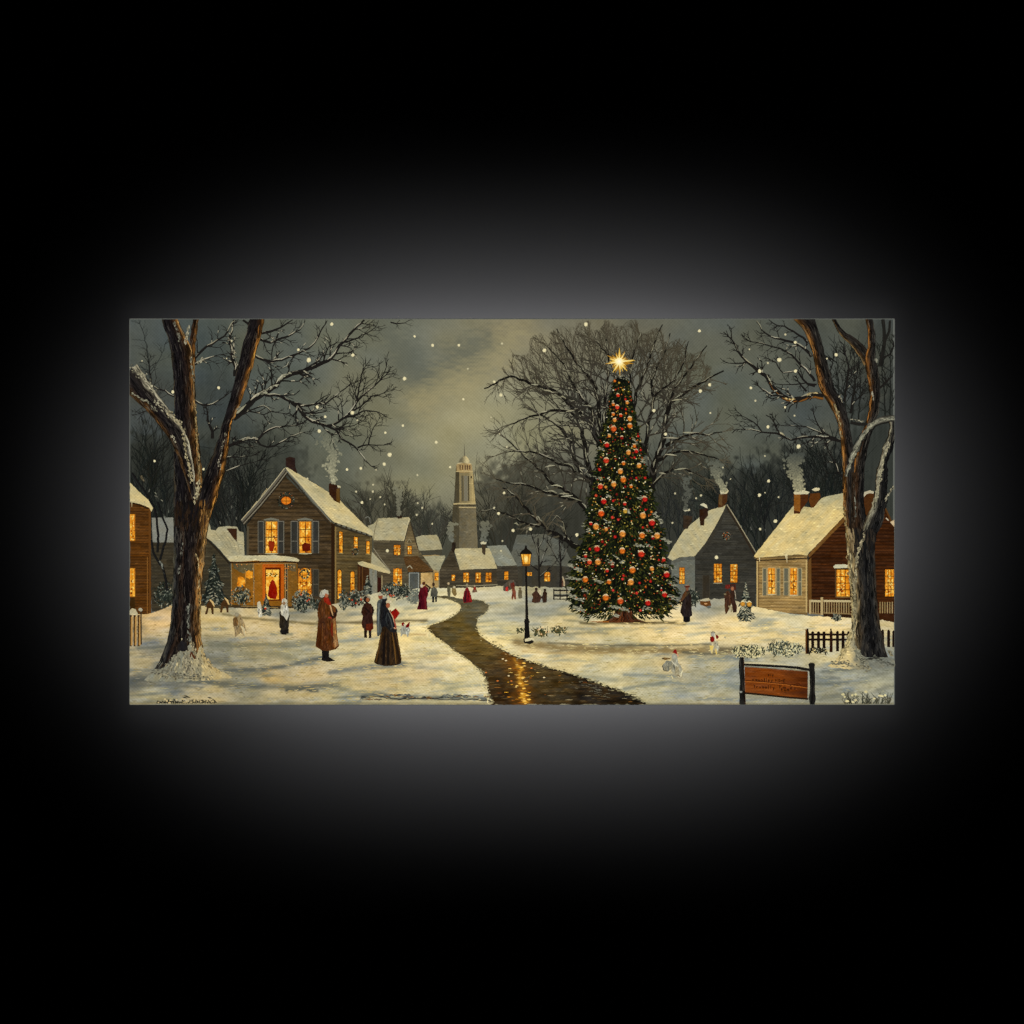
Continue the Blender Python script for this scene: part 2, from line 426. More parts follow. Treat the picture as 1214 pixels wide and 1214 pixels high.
# ---------------------------------------------------------------- the wall and the canvas body
def simple_mat(name, col, rough=0.8, bump=0.0, scale=60):
    m = bpy.data.materials.new(name); m.use_nodes = True; nt = m.node_tree; b = nt.nodes['Principled BSDF']
    n = nt.nodes.new('ShaderNodeTexNoise'); n.inputs['Scale'].default_value = scale; n.inputs['Detail'].default_value = 5
    r = nt.nodes.new('ShaderNodeMapRange'); r.inputs[3].default_value = .94; r.inputs[4].default_value = 1.06
    v = nt.nodes.new('ShaderNodeVectorMath'); v.operation = 'SCALE'; v.inputs[0].default_value = col
    nt.links.new(n.outputs[0], r.inputs[0]); nt.links.new(r.outputs[0], v.inputs['Scale']); nt.links.new(v.outputs[0], b.inputs['Base Color'])
    b.inputs['Roughness'].default_value = rough; b.inputs['Specular IOR Level'].default_value = 0.0
    if bump:
        p = nt.nodes.new('ShaderNodeBump'); p.inputs['Strength'].default_value = bump; p.inputs['Distance'].default_value = .001
        nt.links.new(n.outputs[0], p.inputs['Height']); nt.links.new(p.outputs[0], b.inputs['Normal'])
    return m
wm = bpy.data.meshes.new('wall'); W = 6.0
wm.from_pydata([(-W, WALL_Y, -W), (W, WALL_Y, -W), (W, WALL_Y, W), (-W, WALL_Y, W)], [], [(0, 1, 2, 3)])
wall = bpy.data.objects.new('wall', wm); COL.objects.link(wall); wall['kind'] = 'structure'
wm.materials.append(simple_mat('matt_black_wall', (0.0060, 0.0060, 0.0062), 1.0))

import bmesh
def box_mesh(name, x0, x1, y0, y1, z0, z1, mat, bevel=0.0, seg=3, parent=ROOT):
    bm = bmesh.new(); bmesh.ops.create_cube(bm, size=1)
    for v in bm.verts:
        v.co = ((x0 + x1) / 2 + v.co.x * (x1 - x0), (y0 + y1) / 2 + v.co.y * (y1 - y0), (z0 + z1) / 2 + v.co.z * (z1 - z0))
    if bevel: bmesh.ops.bevel(bm, geom=[e for e in bm.edges], offset=bevel, segments=seg, affect='EDGES', profile=.6)
    me = bpy.data.meshes.new(name); bm.to_mesh(me); bm.free()
    for p in me.polygons: p.use_smooth = bevel > 0
    o = bpy.data.objects.new(name, me); COL.objects.link(o); o.parent = parent; me.materials.append(mat); return o
def canvas_mat():
    m = simple_mat('wrapped_canvas_edge', (0.11, 0.115, 0.10), .85, .2, 300)
    return m
box_mesh('stretched_canvas', (152.9 - CX) * S, (1061.3 - CX) * S, 0.0, 0.038, 0.0, (BOT - 377.3) * S, canvas_mat(), 0.0026)
wood = simple_mat('pine_stretcher', (.35, .24, .13), .7, .3, 40)
for xx in (-0.18, 0.18):      # stand-off brackets that hold the print clear of the wall
    box_mesh('wall_bracket', xx - .004, xx + .004, 0.0385, WALL_Y, 0.278, 0.286, wood, .001, 1)

# ---------------------------------------------------------------- painted sky
sky = Part('painted_sky')
gx, gy = np.meshgrid(np.arange(XL, XR + .1, 1.5), np.arange(YT, 705, 1.5)); X = gx.ravel(); Y = gy.ravel()
sky_f = field([(160, 400, (70, 76, 73)), (160, 470, (62, 66, 63)), (230, 420, (64, 72, 70)), (250, 470, (58, 64, 62)), (330, 450, (78, 84, 77)),
  (330, 400, (84, 88, 78)), (400, 400, (92, 96, 84)), (460, 400, (98, 101, 88)), (480, 430, (88, 92, 82)), (510, 440, (90, 94, 84)), (540, 400, (104, 105, 90)),
  (560, 385, (112, 110, 90)), (600, 390, (116, 112, 92)), (600, 420, (124, 120, 97)), (550, 425, (108, 107, 88)), (520, 440, (112, 110, 90)), (540, 460, (140, 134, 102)),
  (500, 470, (124, 121, 96)), (560, 500, (142, 138, 108)), (590, 480, (134, 132, 106)), (520, 520, (132, 130, 104)), (460, 500, (112, 112, 92)), (440, 540, (98, 100, 86)), (500, 570, (120, 120, 98)),
  (430, 460, (100, 102, 88)), (400, 520, (86, 90, 78)), (380, 560, (88, 90, 76)), (570, 560, (128, 126, 102)), (600, 530, (128, 128, 106)), (620, 520, (122, 122, 98)), (640, 480, (118, 116, 92)),
  (700, 400, (104, 102, 86)), (700, 470, (98, 98, 84)), (760, 400, (96, 96, 84)), (760, 450, (92, 93, 82)), (830, 400, (88, 91, 82)), (835, 440, (84, 88, 78)), (880, 400, (80, 84, 76)), (880, 480, (80, 85, 76)),
  (860, 520, (84, 88, 78)), (900, 540, (72, 77, 70)), (940, 500, (70, 75, 70)), (1000, 400, (70, 75, 70)), (1050, 400, (60, 64, 60)), (1050, 460, (56, 60, 57)), (960, 560, (56, 60, 56)),
  (800, 560, (78, 82, 74)), (840, 590, (60, 63, 58)), (900, 600, (45, 49, 46)), (660, 560, (92, 92, 80)), (640, 620, (62, 62, 54)), (700, 620, (50, 51, 46)), (790, 620, (44, 47, 46)),
  (470, 610, (88, 88, 74)), (530, 610, (108, 107, 88)), (260, 560, (48, 52, 48)), (170, 560, (42, 46, 43)), (330, 540, (66, 70, 62)), (300, 600, (42, 45, 42)), (170, 640, (46, 50, 48)), (500, 660, (62, 62, 54)), (620, 680, (66, 66, 58)), (880, 650, (38, 42, 41))], 22)
C = sky_f(X, Y) * 1.09 + 3
C += 5 * nz(X, Y, 46, 30, 3)[:, None] + 2.4 * nz(*rot(X, Y, 28), 30, 14, 4)[:, None] + 1.5 * nz(*rot(X, Y, 35), 7, 3.5, 5)[:, None] + 2.5 * nz(X, Y, 2.6, 2.6, 6)[:, None]
C += nz(X, Y, 30, 22, 8)[:, None] * np.array([3, 1, -3.5])[None, :]
soft(C, X, Y, [(455, 385), (480, 420), (500, 448), (520, 440), (545, 425), (575, 408)], 26, (92, 97, 88), .5, 1.5)
soft(C, X, Y, [(500, 480), (530, 450), (560, 440), (590, 425), (606, 395)], 24, (156, 148, 112), .5, 1.5, 8)
sky_f0 = sky_f; sky_f = lambda a, b: sky_f0(a, b) * 1.09 + 3
# distant woods: soft grey-brown masses of twigs
for cx, cy, rx, ry, col, a, s in ((450, 628, 52, 46, (80, 79, 65), .95, 1), (408, 600, 22, 26, (78, 80, 68), .6, 2), (505, 650, 44, 42, (72, 73, 62), .95, 3), (520, 628, 22, 22, (74, 76, 66), .6, 4),
  (600, 610, 50, 46, (80, 79, 66), .8, 5), (640, 600, 60, 60, (68, 68, 58), .85, 6), (680, 640, 70, 50, (56, 57, 50), .95, 7), (612, 650, 44, 34, (52, 53, 46), .9, 8), (805, 610, 50, 62, (54, 56, 50), .95, 9), (850, 590, 36, 34, (54, 58, 54), .6, 12),
  (900, 615, 62, 58, (46, 49, 45), 1, 10), (960, 590, 60, 60, (46, 49, 45), .9, 11), (1040, 560, 40, 90, (50, 54, 50), .8, 13), (185, 580, 56, 66, (48, 51, 46), .95, 14), (270, 590, 62, 62, (50, 53, 48), .95, 15), (310, 560, 50, 40, (60, 63, 56), .7, 16), (820, 555, 36, 30, (66, 68, 58), .5, 17)):
    blob(C, X, Y, cx, cy, rx, ry, col, a, s, 2.4)
streak = nz(X, Y, 1.8, 22, 21); wood_m = np.clip((90 - C.mean(1)) / 40, 0, 1); C += (streak * 6 * wood_m)[:, None]
sky.grid(gx, gy, C)

TW = (38, 37, 33)
def wood_mass(name, label, cx, top, bot, w, n, col, L0, seed, snowy=None, fan=34):
    global rng; rng = random.Random(seed)
    P = Part(name, None, label, 'bare trees painted far off')
    for i in range(n):
        x = cx + U(-w, w) * .8; k = (x - cx) / w
        twig(P, x, bot + U(-8, 4), -90 + k * fan + U(-10, 10), L0 * U(.8, 1.2) * (1 - .35 * k * k), 1.4, 2, vary((col[0] * 1.04, col[1] * 1.04, col[2] * 1.02), 7), None, 22, .1, 5, 14, snowy)
    return P
wood_mass('painted_tree', 'rounded dark bare tree behind the tall house roof', 452, 580, 640, 30, 20, (50, 49, 41), 40, 21)
wood_mass('painted_tree', 'small bare tree left of the tower', 505, 600, 655, 26, 16, (50, 50, 43), 38, 22)
wood_mass('painted_tree', 'bare tree close on the right of the tower', 600, 560, 665, 26, 16, (44, 44, 37), 64, 23, None, 40)
wood_mass('painted_tree', 'dark bare tree between the tall fir and the grey house', 800, 560, 660, 26, 16, (34, 36, 34), 62, 24)
wood_mass('painted_tree', 'pale twiggy tree above the grey house chimney', 850, 540, 620, 26, 16, (48, 51, 46), 44, 25)
wood_mass('painted_tree', 'dark bare tree behind the gap between two right houses', 905, 550, 660, 34, 22, (28, 31, 30), 66, 26, (95, 98, 90))
wood_mass('painted_tree', 'dark bare tree behind the brown house roof', 975, 530, 620, 34, 18, (30, 33, 31), 60, 27)
wood_mass('painted_tree', 'dense thicket left of the large left trunk', 178, 520, 640, 26, 24, (26, 29, 27), 62, 28, (100, 102, 92), 50)
wood_mass('painted_tree', 'bare tree between the large left trunk and the gabled house', 285, 520, 640, 34, 26, (28, 30, 28), 62, 29, (110, 110, 98))
wood_mass('painted_tree', 'snow-dusted tree at the left edge above the lit house', 165, 470, 600, 12, 10, (30, 32, 30), 66, 30, (110, 112, 100))
P = Part('painted_tree', None, 'thin grey twigs in the sky at the left edge', 'bare trees painted far off'); rng = random.Random(31)
branch(P, [(178, 450), (176, 420), (171, 398), (166, 384)], 1.8, .8, (46, 50, 48), 3, 16, 1, spread=32, up=.3)
branch(P, [(178, 440), (190, 424), (198, 404)], 1.2, .6, (48, 52, 50), 3, 14, 1, spread=32, up=.3)
for p in ([(245, 500), (250, 470), (262, 446)], [(185, 470), (205, 456)], [(160, 490), (175, 478), (198, 468)]): branch(P, p, 1, .6, (52, 55, 52), 3, 14, 1, spread=34, up=.2)
P = Part('painted_tree', None, 'slender twiggy tree behind the forked right trunk', 'bare trees painted far off'); rng = random.Random(32)
for x in (996, 1003, 1010, 1018, 1049, 1055):
    branch(P, [(x, 500), (x + U(-3, 3), 460), (x + U(-6, 6), 425)], 1.6, .7, (34, 36, 33), 3, 22, 1, spread=24, up=.5)

# ---------------------------------------------------------------- the big bare tree behind the fir
T = Part('painted_tree', None, 'great round-crowned bare tree behind the Christmas tree'); rng = random.Random(5)
def env_mid(x, y):
    k = 6 * math.sin(x * .22) + 5 * math.sin(y * .3 + x * .1)
    return ((x - 718) / (150 + k)) ** 2 + ((y - 505) / (124 + k)) ** 2 < 1.0 or (y > 505 and abs(x - 712) < 152 + k * 1.2 and y < 640)
MC = (24, 22, 19); SN = (136, 134, 114)
def tone(p):   # twigs thin out and warm towards the crown's rim
    k = min(1, math.hypot((p[0] - 718) / 150, (p[1] - 505) / 124)); return (44 + 36 * k * k, 42 + 33 * k * k, 37 + 23 * k * k)
def mb(p, w0, w1, tw=3, tL=26, dep=2, sn=SN, sp=.4, up=.22, step=8):
    branch(T, p, w0 * 1.25, w1 * 1.15, MC, tw, tL, dep, env_mid, sn, .4, 24, up, step, 1.1, None, tone, sp * .8)
def env_top(x, y): return env_mid(x, y) and y < 520
for i in range(84):      # fine upper twigs
    a = -165 + 150 * i / 83 + U(-3, 3); r = U(.35, .72); x = 718 + math.cos(math.radians(a)) * 150 * r; y = 505 + math.sin(math.radians(a)) * 124 * r
    twig(T, x, y, a * .75 - 22 + U(-12, 12), U(30, 54), .9, 2, (60, 57, 46), env_mid, 18, .25, 4, 8, (128, 124, 102), tone)
for i in range(26):
    x = 718 + U(-70, 80); twig(T, x, U(440, 470), -90 + (x - 718) * .4 + U(-8, 8), U(34, 52), .9, 2, (72, 68, 52), env_mid, 16, .3, 3, 8, None, tone)
mb([(712, 600), (700, 571), (688, 559), (681, 544), (676, 522), (668, 512), (655, 500), (640, 492)], 6, 1.5)
mb([(712, 590), (702, 567), (694, 540), (692, 521), (688, 506), (683, 493), (671, 487), (652, 487), (633, 493), (605, 503)], 6, 1.2)
mb([(718, 570), (713, 533), (703, 510), (698, 499), (688, 491), (677, 482), (667, 470), (656, 463), (637, 457), (622, 451), (605, 446), (592, 451), (574, 461)], 7, 1.2, 4, 22)
mb([(704, 503), (702, 487), (690, 472), (683, 461), (675, 446), (669, 432), (660, 422), (650, 412)], 3.4, 1)
mb([(713, 530), (709, 476), (705, 455), (696, 444), (685, 432), (675, 417), (667, 404), (660, 390)], 4.5, 1)
mb([(716, 510), (717, 476), (719, 453), (722, 430), (718, 400)], 3.6, 1)
mb([(735, 470), (728, 440), (720, 420), (706, 405)], 2.4, .8)
mb([(770, 585), (775, 552), (783, 533), (788, 510), (789, 493), (794, 478), (810, 468), (825, 457), (845, 446), (858, 440)], 7.5, 1.4)
mb([(789, 529), (804, 520), (823, 514), (840, 516), (856, 512)], 3.4, 1, sp=.8)
mb([(781, 546), (796, 537), (817, 535), (834, 539), (852, 545)], 3.2, 1, sp=.8)
mb([(774, 575), (787, 561), (798, 556), (815, 557), (835, 566)], 3.2, 1, sp=.7)
mb([(764, 540), (768, 506), (772, 490), (775, 472), (772, 455), (777, 440), (787, 419), (794, 395)], 4, 1)
mb([(755, 520), (751, 484), (754, 465), (762, 446), (770, 427), (775, 408), (785, 385)], 4, 1)
mb([(790, 492), (800, 460), (815, 440), (830, 420), (838, 410)], 3, 1)
mb([(776, 470), (800, 450), (812, 425), (816, 405)], 2, .8)
mb([(748, 480), (748, 440), (752, 415), (760, 392)], 2.6, .8)
mb([(700, 610), (686, 594), (671, 582), (652, 571), (641, 558), (628, 546), (614, 533), (600, 520)], 4.6, 1.1, sp=.6)
mb([(690, 596), (667, 589), (643, 582), (624, 575), (605, 573), (588, 568)], 3.6, 1, sp=.6)
mb([(682, 560), (679, 554), (658, 548), (643, 540), (628, 535), (600, 536)], 3, .9, sp=.5)
mb([(692, 656), (672, 640), (650, 628), (633, 613), (620, 599), (611, 588), (596, 578)], 6, 1.3, 3, 18, 1, SN, .35)
mb([(640, 624), (617, 618), (600, 609), (584, 604), (570, 606)], 2.6, 1, 3, 14, 1, SN, .6)
mb([(672, 640), (668, 620), (660, 612), (655, 618)], 2.2, 1, 3, 12, 1, SN, .6)
T.rows([(560, 700, 745), (600, 700, 748), (650, 700, 740)], [(0, (26, 24, 22)), (1, (30, 28, 24))])
for x, y, l in ((650, 463, 12), (667, 470, 8), (676, 487, 10), (634, 456, 8), (690, 500, 6), (802, 474, 12), (795, 519, 18), (815, 513, 12), (795, 539, 14), (806, 556, 14), (785, 561, 8), (711, 531, 8), (711, 566, 12), (690, 555, 7), (652, 552, 12), (660, 575, 14), (669, 585, 12), (645, 488, 7), (655, 582, 10), (672, 588, 14), (655, 455, 4), (612, 620, 5)):
    T.rib([(x - l / 2, y + U(-1, 2)), (x, y), (x + l / 2, y + U(-1, 3))], [.5, 2.0, .6], vary((152, 150, 126), 14))

# ---------------------------------------------------------------- village: walls, roofs, lit windows
ROOF_SNOW = (180, 170, 132)
def snowroof(base=ROOF_SNOW, amp=9, deg=30, s=1):
    return mix(tex(base, amp * 1.15, 6, 2, s, deg, .5), tex(tuple(v * k for v, k in zip(base, (.8, .84, .9))), amp, 5, 2, s + 3, deg), lambda X, Y: .5 * nz(X, Y, 16, 9, s + 5) + .3 * nz(X, Y, 5, 3, s + 6) - .05)
def glow(s=1, warm=0.0):
    a, b, c = (248, 206, 96), (226, 144, 32), (140, 66, 14)
    def f(X, Y):
        n = nz(X, Y, 4, 4, s) * .6 + nz(X, Y, 1.6, 2.0, s + 1) * .55 + .35 * nz(X, Y, 9, 11, s + 2) + .02 - warm; k = np.clip(n, 0, 1)[:, None]; d = np.clip(-n - .25, 0, 1)[:, None]
        C = np.array(b, float)[None, :] * (1 - k) + np.array(a, float)[None, :] * k
        return C * (1 - d) + np.array(c, float)[None, :] * d
    return f
wseed = [100]
def window(H, x0, y0, x1, y1, nx=2, ny=3, frame=(70, 34, 14), fw=.8, warm=0.0, arch=False, sill=None, shut=None, sk=0.0, label=None, bar=.6):
    wseed[0] += 3; s = wseed[0]; W = Part('window', H, label)
    q = [(x0, y0), (x1, y0 + sk), (x1, y1 + sk), (x0, y1)]
    if arch:
        m = (x0 + x1) / 2; r = (x1 - x0) / 2; q = [(x0, y1), (x0, y0 + r)] + [(m - r * math.cos(t), y0 + r - r * math.sin(t)) for t in np.linspace(.2, 2.94, 7)] + [(x1, y0 + r), (x1, y1)]
    cx = sum(p[0] for p in q) / len(q); cy = (y0 + y1) / 2
    W.poly([(cx + (x - cx) * (1 + 2 * fw / (x1 - x0)), cy + (y - cy) * (1 + 2 * fw / (y1 - y0))) for x, y in q], frame)
    W.area(q, glow(s, warm), 1.0, .1, s)
    w_, h_ = x1 - x0, y1 - y0
    for i in range(int(w_ * h_ / 9)):
        x = U(x0 + .8, x1 - .8); y = U(y0 + 1.5, y1 - .6); low = (y - y0) / h_; c = rng.choice([(255, 224, 128), (250, 206, 92), (196, 104, 22), (150, 66, 14), (120, 50, 12)] if low > .45 else [(255, 226, 132), (250, 210, 100), (232, 164, 50), (206, 120, 30)])
        W.dab(x, y, min(U(.5, 1.5), w_ * .22), U(.5, 1.6), vary(c, 8), 6)
    if w_ > 5: W.rib([(x0 + .7, y0 + .5), (x0 + .9, y1 - h_ * .2)], [1.1, .4], (206, 124, 34)); W.rib([(x1 - .7, y0 + .5), (x1 - .9, y1 - h_ * .2)], [1.1, .4], (196, 112, 28))
    for i in range(1, nx): x = x0 + (x1 - x0) * i / nx; W.rib([(x, y0 + .3 + sk * i / nx), (x, y1 + sk * i / nx)], bar, (92, 46, 14))
    for j in range(1, ny): y = y0 + (y1 - y0) * j / ny; W.rib([(x0, y), (x1, y + sk)], bar, (88, 44, 14))
    if sill: W.rib([(x0 - 1, y1 + .8), ((x0 + x1) / 2, y1 + .9), (x1 + 1, y1 + .7 + sk)], [.8, 1.5, .8], sill)
    return W
def shutter(H, x0, y0, x1, y1, col=(62, 60, 54), rim=(112, 110, 98), mid=.62):
    P = Part('shutter', H); P.poly([(x0, y0), (x1, y0), (x1, y1), (x0, y1)], col)
    P.area([(x0 + .7, y0 + .7), (x1 - .7, y0 + .7), (x1 - .7, y1 - .7), (x0 + .7, y1 - .7)], tex((col[0] - 10, col[1] - 8, col[2] - 6), 6, 1.5, 4), 1.2, 0)
    for a, b in (((x0, y0), (x0, y1)), ((x1, y0), (x1, y1)), ((x0, y0), (x1, y0)), ((x0, y0 + (y1 - y0) * mid), (x1, y0 + (y1 - y0) * mid))): P.rib([a, b], [.9, .5, .8], vary(rim, 10))
def chimney(H, pts, col, lit=None, cap=None, label=None):
    P = Part('chimney', H, label); P.area(pts, tex(col, 9, 2, 1.4, int(pts[0][0])), 1.0, .2)
    xs = [p[0] for p in pts]; ys = [p[1] for p in pts]
    if lit: P.area([(xs[0], ys[0]), (xs[0] + lit[0], ys[0] + .3), (xs[0] + lit[0], max(ys) - 2), (xs[0], max(ys) - 4)], tex(lit[1], 12, 2, 1.5, 4), 1.0, .2)
    if cap: P.area(cap, snowroof((200, 194, 160), 10), 1.0, .4)
def wreath(H, x, y, r, n=60, c=(40, 46, 36), lab=None):
    P = Part('wreath', H, lab)
    for i in range(n):
        a = U(0, 6.28); q = r * U(.75, 1.1); P.dab(x + q * math.cos(a), y + q * math.sin(a), U(.7, 1.6), U(.5, 1.0), vary(rng.choice([c, c, (66, 72, 58), (22, 26, 22)]), 8), 5, U(0, 180))
    for i in range(n // 4):
        a = U(0, 6.28); P.dab(x + r * math.cos(a), y + r * math.sin(a), U(.4, .8), U(.3, .6), rng.choice([(150, 150, 130), (170, 90, 40), (120, 124, 110)]), 5)
def rib_siding(P, x0, x1, ys, c): 
    for y in ys: P.rib([(x0, y + U(-.2, .2)), ((x0 + x1) / 2, y + U(-.2, .2)), (x1, y)], [.4, .7, .4], vary(c, 6))
rng = random.Random(77)

# tower
H = Part('painted_tower', None, 'tall pale domed stone tower rising behind the village')
H.area([(540.6, 553), (545, 549), (545, 600), (544.5, 650), (535.6, 650), (536.8, 602), (538.2, 598)], tex((74, 68, 50), 8, 1.5, 7, 3), 1.2, .2)
H.area([(544.5, 600), (564, 600), (566.5, 650), (544.5, 650)], mix(tex((102, 95, 74), 13, 1.3, 1.3, 4), tex((116, 108, 84), 10, 2, 2, 5), lambda X, Y: (X - 545) / 20), 1.0, .2)
H.area([(544.6, 556), (560, 556), (564, 598), (544.5, 598)], mix(tex((126, 115, 82), 10, 1, 9, 6), tex((178, 160, 110), 7, 1, 9, 7), lambda X, Y: (X - 553) / 8), 1.0, .2)
for x0, x1, c in ((547, 549.5, (92, 86, 66)), (549.8, 554.5, (120, 116, 98)), (554.8, 556.2, (70, 64, 46))): H.poly([(x0, 564), (x1, 564), (x1 + .3, 594), (x0 + .3, 594)], c)
for x in (545.3, 558, 561): H.rib([(x, 562), (x + .9, 595)], .5, (150, 132, 88))
H.rib([(537.5, 597.5), (545, 597), (564, 597)], 1.6, (178, 162, 116)); H.rib([(537, 599.5), (545, 599), (564, 599.3)], 1.0, (72, 64, 44)); H.rib([(544, 601.5), (564.5, 601.8)], 1.3, (176, 160, 116)); H.rib([(544, 603), (564.5, 603.3)], .7, (84, 76, 56))
H.area([(541, 551), (545, 549.3), (556, 548.6), (559.2, 551), (560.4, 560), (545, 560.5), (541.4, 558)], tex((158, 136, 92), 12, 1.4, 3, 8), 1.0, .2)
for x in (545.5, 548.5, 551.5, 554.2, 557): H.rib([(x, 551.5), (x, 557)], [1.4, 1.1], (84, 58, 40))
H.rib([(542, 550), (550, 548.2), (559, 550)], .9, (196, 182, 140)); H.rib([(540.6, 559), (550, 558.4), (561, 559.2)], .9, (190, 172, 122))
H.poly([(558, 564.5), (559.6, 564.5), (559.6, 567.2), (558, 567.2)], (60, 50, 36))
Dm = Part('dome', H); Dm.area([(543.6, 548), (545.2, 544.4), (548.5, 541.5), (551, 539.4), (553.8, 541.8), (556, 545), (556.8, 548.4), (550, 549)], mix(tex((108, 104, 82), 8), tex((196, 182, 136), 8), lambda X, Y: (X - 548) / 5), .9, .1)
Sp = Part('spire', H); Sp.rib([(550.8, 541), (550.6, 534), (550.5, 527)], [1.2, .7, .4], (96, 92, 76))

# far right cottages behind the street lamp
H = Part('painted_house', None, 'faint grey snow-roofed house behind the street lamp'); 
H.area([(600, 676), (613, 634), (646, 633), (664, 641), (682, 672), (682, 696), (600, 696)], tex((92, 94, 84), 7, 4, 4, 31), 1.4, .5)
H.area([(600, 672), (640, 670), (684, 672), (684, 698), (600, 698)], tex((60, 58, 50), 7, 2, 5, 32), 1.3, .5)
window(H, 645.5, 678, 652, 689, 2, 2, (60, 50, 34), .6, -.1, True); window(H, 625, 678.5, 630.5, 682.5, 2, 1, (60, 50, 34), .4); window(H, 598, 677, 602.5, 686.5, 1, 2, (60, 50, 34), .5, .1, True)
H = Part('painted_house', None, 'small grey-roofed house right of the tower')
H.area([(588, 670), (613, 669), (615, 696), (588, 696)], siding((68, 63, 52), (50, 46, 38), 4, 0, 5, 3), 1.2, .3)
window(H, 598, 677.5, 602.5, 687, 1, 2, (50, 36, 24), .5, .15)
R = Part('roof', H); R.area([(577, 647), (600, 646.3), (607, 659), (613, 670), (590, 671), (580, 655)], snowroof((134, 136, 120), 7), 1.3, .4)
# lamplit cottage below the tower
H = Part('painted_house', None, 'low cottage with four lit windows below the tower')
H.area([(536, 650), (545, 675), (589, 675), (589, 697), (545, 698), (521, 697), (521, 676)], siding((74, 66, 50), (52, 46, 36), 3.4, 0, 6, 5), 1.1, .3)
window(H, 549.5, 679, 556, 690, 2, 3, (60, 40, 24), .6); window(H, 564, 679, 570, 690.5, 2, 3, (60, 40, 24), .6, -.3); window(H, 576, 679, 582.5, 690, 2, 3, (60, 40, 24), .6, .1); window(H, 535.5, 681.5, 539.5, 688.5, 1, 2, (56, 40, 26), .5, .35)
H.rib([(541, 694), (560, 694.5), (590, 693)], 1, (140, 134, 108)); H.rib([(541, 696), (560, 696.5), (590, 695.5)], 1.2, (52, 46, 36))
R = Part('roof', H); R.area([(538, 650.5), (548, 650), (580, 649.5), (585, 661), (589.5, 674), (568, 674.5), (545.5, 675.5), (541, 661)], snowroof((182, 172, 132), 8), 1.3, .4)
chimney(H, [(571, 645), (576, 645), (575.5, 657), (574, 658), (571.5, 655)], (66, 56, 42), None, [(569.5, 643.5), (573, 641.6), (577, 643), (576, 645.3), (570.5, 645.3)])
chimney(H, [(536.5, 643), (540.3, 643), (540.3, 650), (538, 656), (535, 652)], (44, 36, 28))
# houses between
H = Part('painted_house', None, 'two-level grey outbuilding with snowy roofs left of the tower')
H.area([(495, 651), (524, 651), (524, 660), (495, 660)], tex((72, 70, 58), 6, 6, 1.5, 9), 1.2, .2)
H.area([(500, 658), (521, 658), (521, 697), (500, 697)], tex((164, 140, 92), 14, 3, 5, 10), 1.2, .3)
window(H, 515.5, 679, 520, 688, 1, 2, (90, 70, 40), .4); 
for x in (513.5, 520.5): H.rib([(x, 677), (x, 697)], 1, (120, 118, 98))
R = Part('roof', H); R.area([(493, 637), (500, 634.5), (518, 634), (522, 642), (524.5, 651.5), (496, 652.5)], snowroof((160, 154, 122), 7), 1.2, .4)
R.area([(495, 659.5), (527.5, 658.3), (528, 661), (524, 669), (521, 677), (513, 675.5), (504, 667)], snowroof((158, 154, 124), 7), 1.2, .3)
H = Part('painted_house', None, 'grey gabled house with an arched lit window in the left middle distance')
H.area([(443, 640), (480, 641), (485.8, 617), (489, 630), (496, 651), (514, 676), (514, 697), (444, 700)], siding((88, 80, 60), (66, 60, 46), 3.2, 0.02, 6, 6), 1.1, .3)
H.area([(480, 641), (485.8, 618.5), (490, 634), (496, 651), (497, 664), (479.5, 662)], siding((112, 98, 68), (86, 76, 54), 3.2, 0, 5, 8), 1.1, .2)
H.area([(478, 660), (495, 659), (514, 677), (500, 678), (484, 678)], siding((92, 66, 36), (56, 38, 20), 2.4, .35, 7, 7), 1.0, .3)
H.rib([(483, 679), (514, 678)], 1.2, (40, 30, 20))
H.area([(485, 678.5), (497, 678.5), (497, 698), (485, 698)], tex((78, 82, 78), 10, 1.5, 6, 3), 1.0, .2)
for x in (485.4, 496.3): H.rib([(x, 679), (x, 698)], 1.1, (140, 146, 140))
H.rib([(485, 679.3), (497, 679.3)], .9, (136, 142, 136)); H.area([(499, 679), (513, 678.5), (513, 697), (499, 697)], tex((178, 150, 96), 20, 3, 4, 12), 1.1, .3)
window(H, 467.3, 646.3, 474.5, 657.6, 2, 3, (70, 44, 22), .6, .1); window(H, 483.5, 647.5, 488, 656.8, 2, 1, (70, 44, 22), .6, .2); window(H, 466.5, 673.5, 476.5, 694, 2, 3, (80, 60, 36), .6, 0, True); window(H, 456.5, 688, 459.5, 694.5, 1, 1, (70, 56, 36), .4, .1)
H.rib([(483, 643), (485, 638.5), (488, 643)], .7, (150, 142, 112)); H.rib([(482.8, 673), (486, 670.5), (489, 674)], 1, (170, 164, 138))
R = Part('roof', H); R.area([(436, 623.5), (443, 621), (448, 614.5), (466, 613.8), (485, 613), (486.5, 616), (482, 628), (478.5, 641.5), (460, 640.5), (443, 640.5), (441, 632)], snowroof((170, 162, 126), 8), 1.3, .4)
R.rib([(485.5, 614), (482, 628), (478.6, 641)], .9, (196, 186, 146)); R.rib([(486.5, 618), (490, 632), (495.5, 650)], [.7, 1.3], (62, 52, 36)); R.rib([(448, 615), (444, 630), (443, 640)], .7, (110, 100, 74))
R.rib([(443, 650), (452, 663), (462, 676)], .8, (140, 134, 112)); R.rib([(433, 614), (436, 612.5), (438.5, 614), (439, 620)], .8, (120, 122, 112))
chimney(H, [(470, 611), (476.5, 611), (476.5, 614.5), (472, 615)], (48, 36, 26))

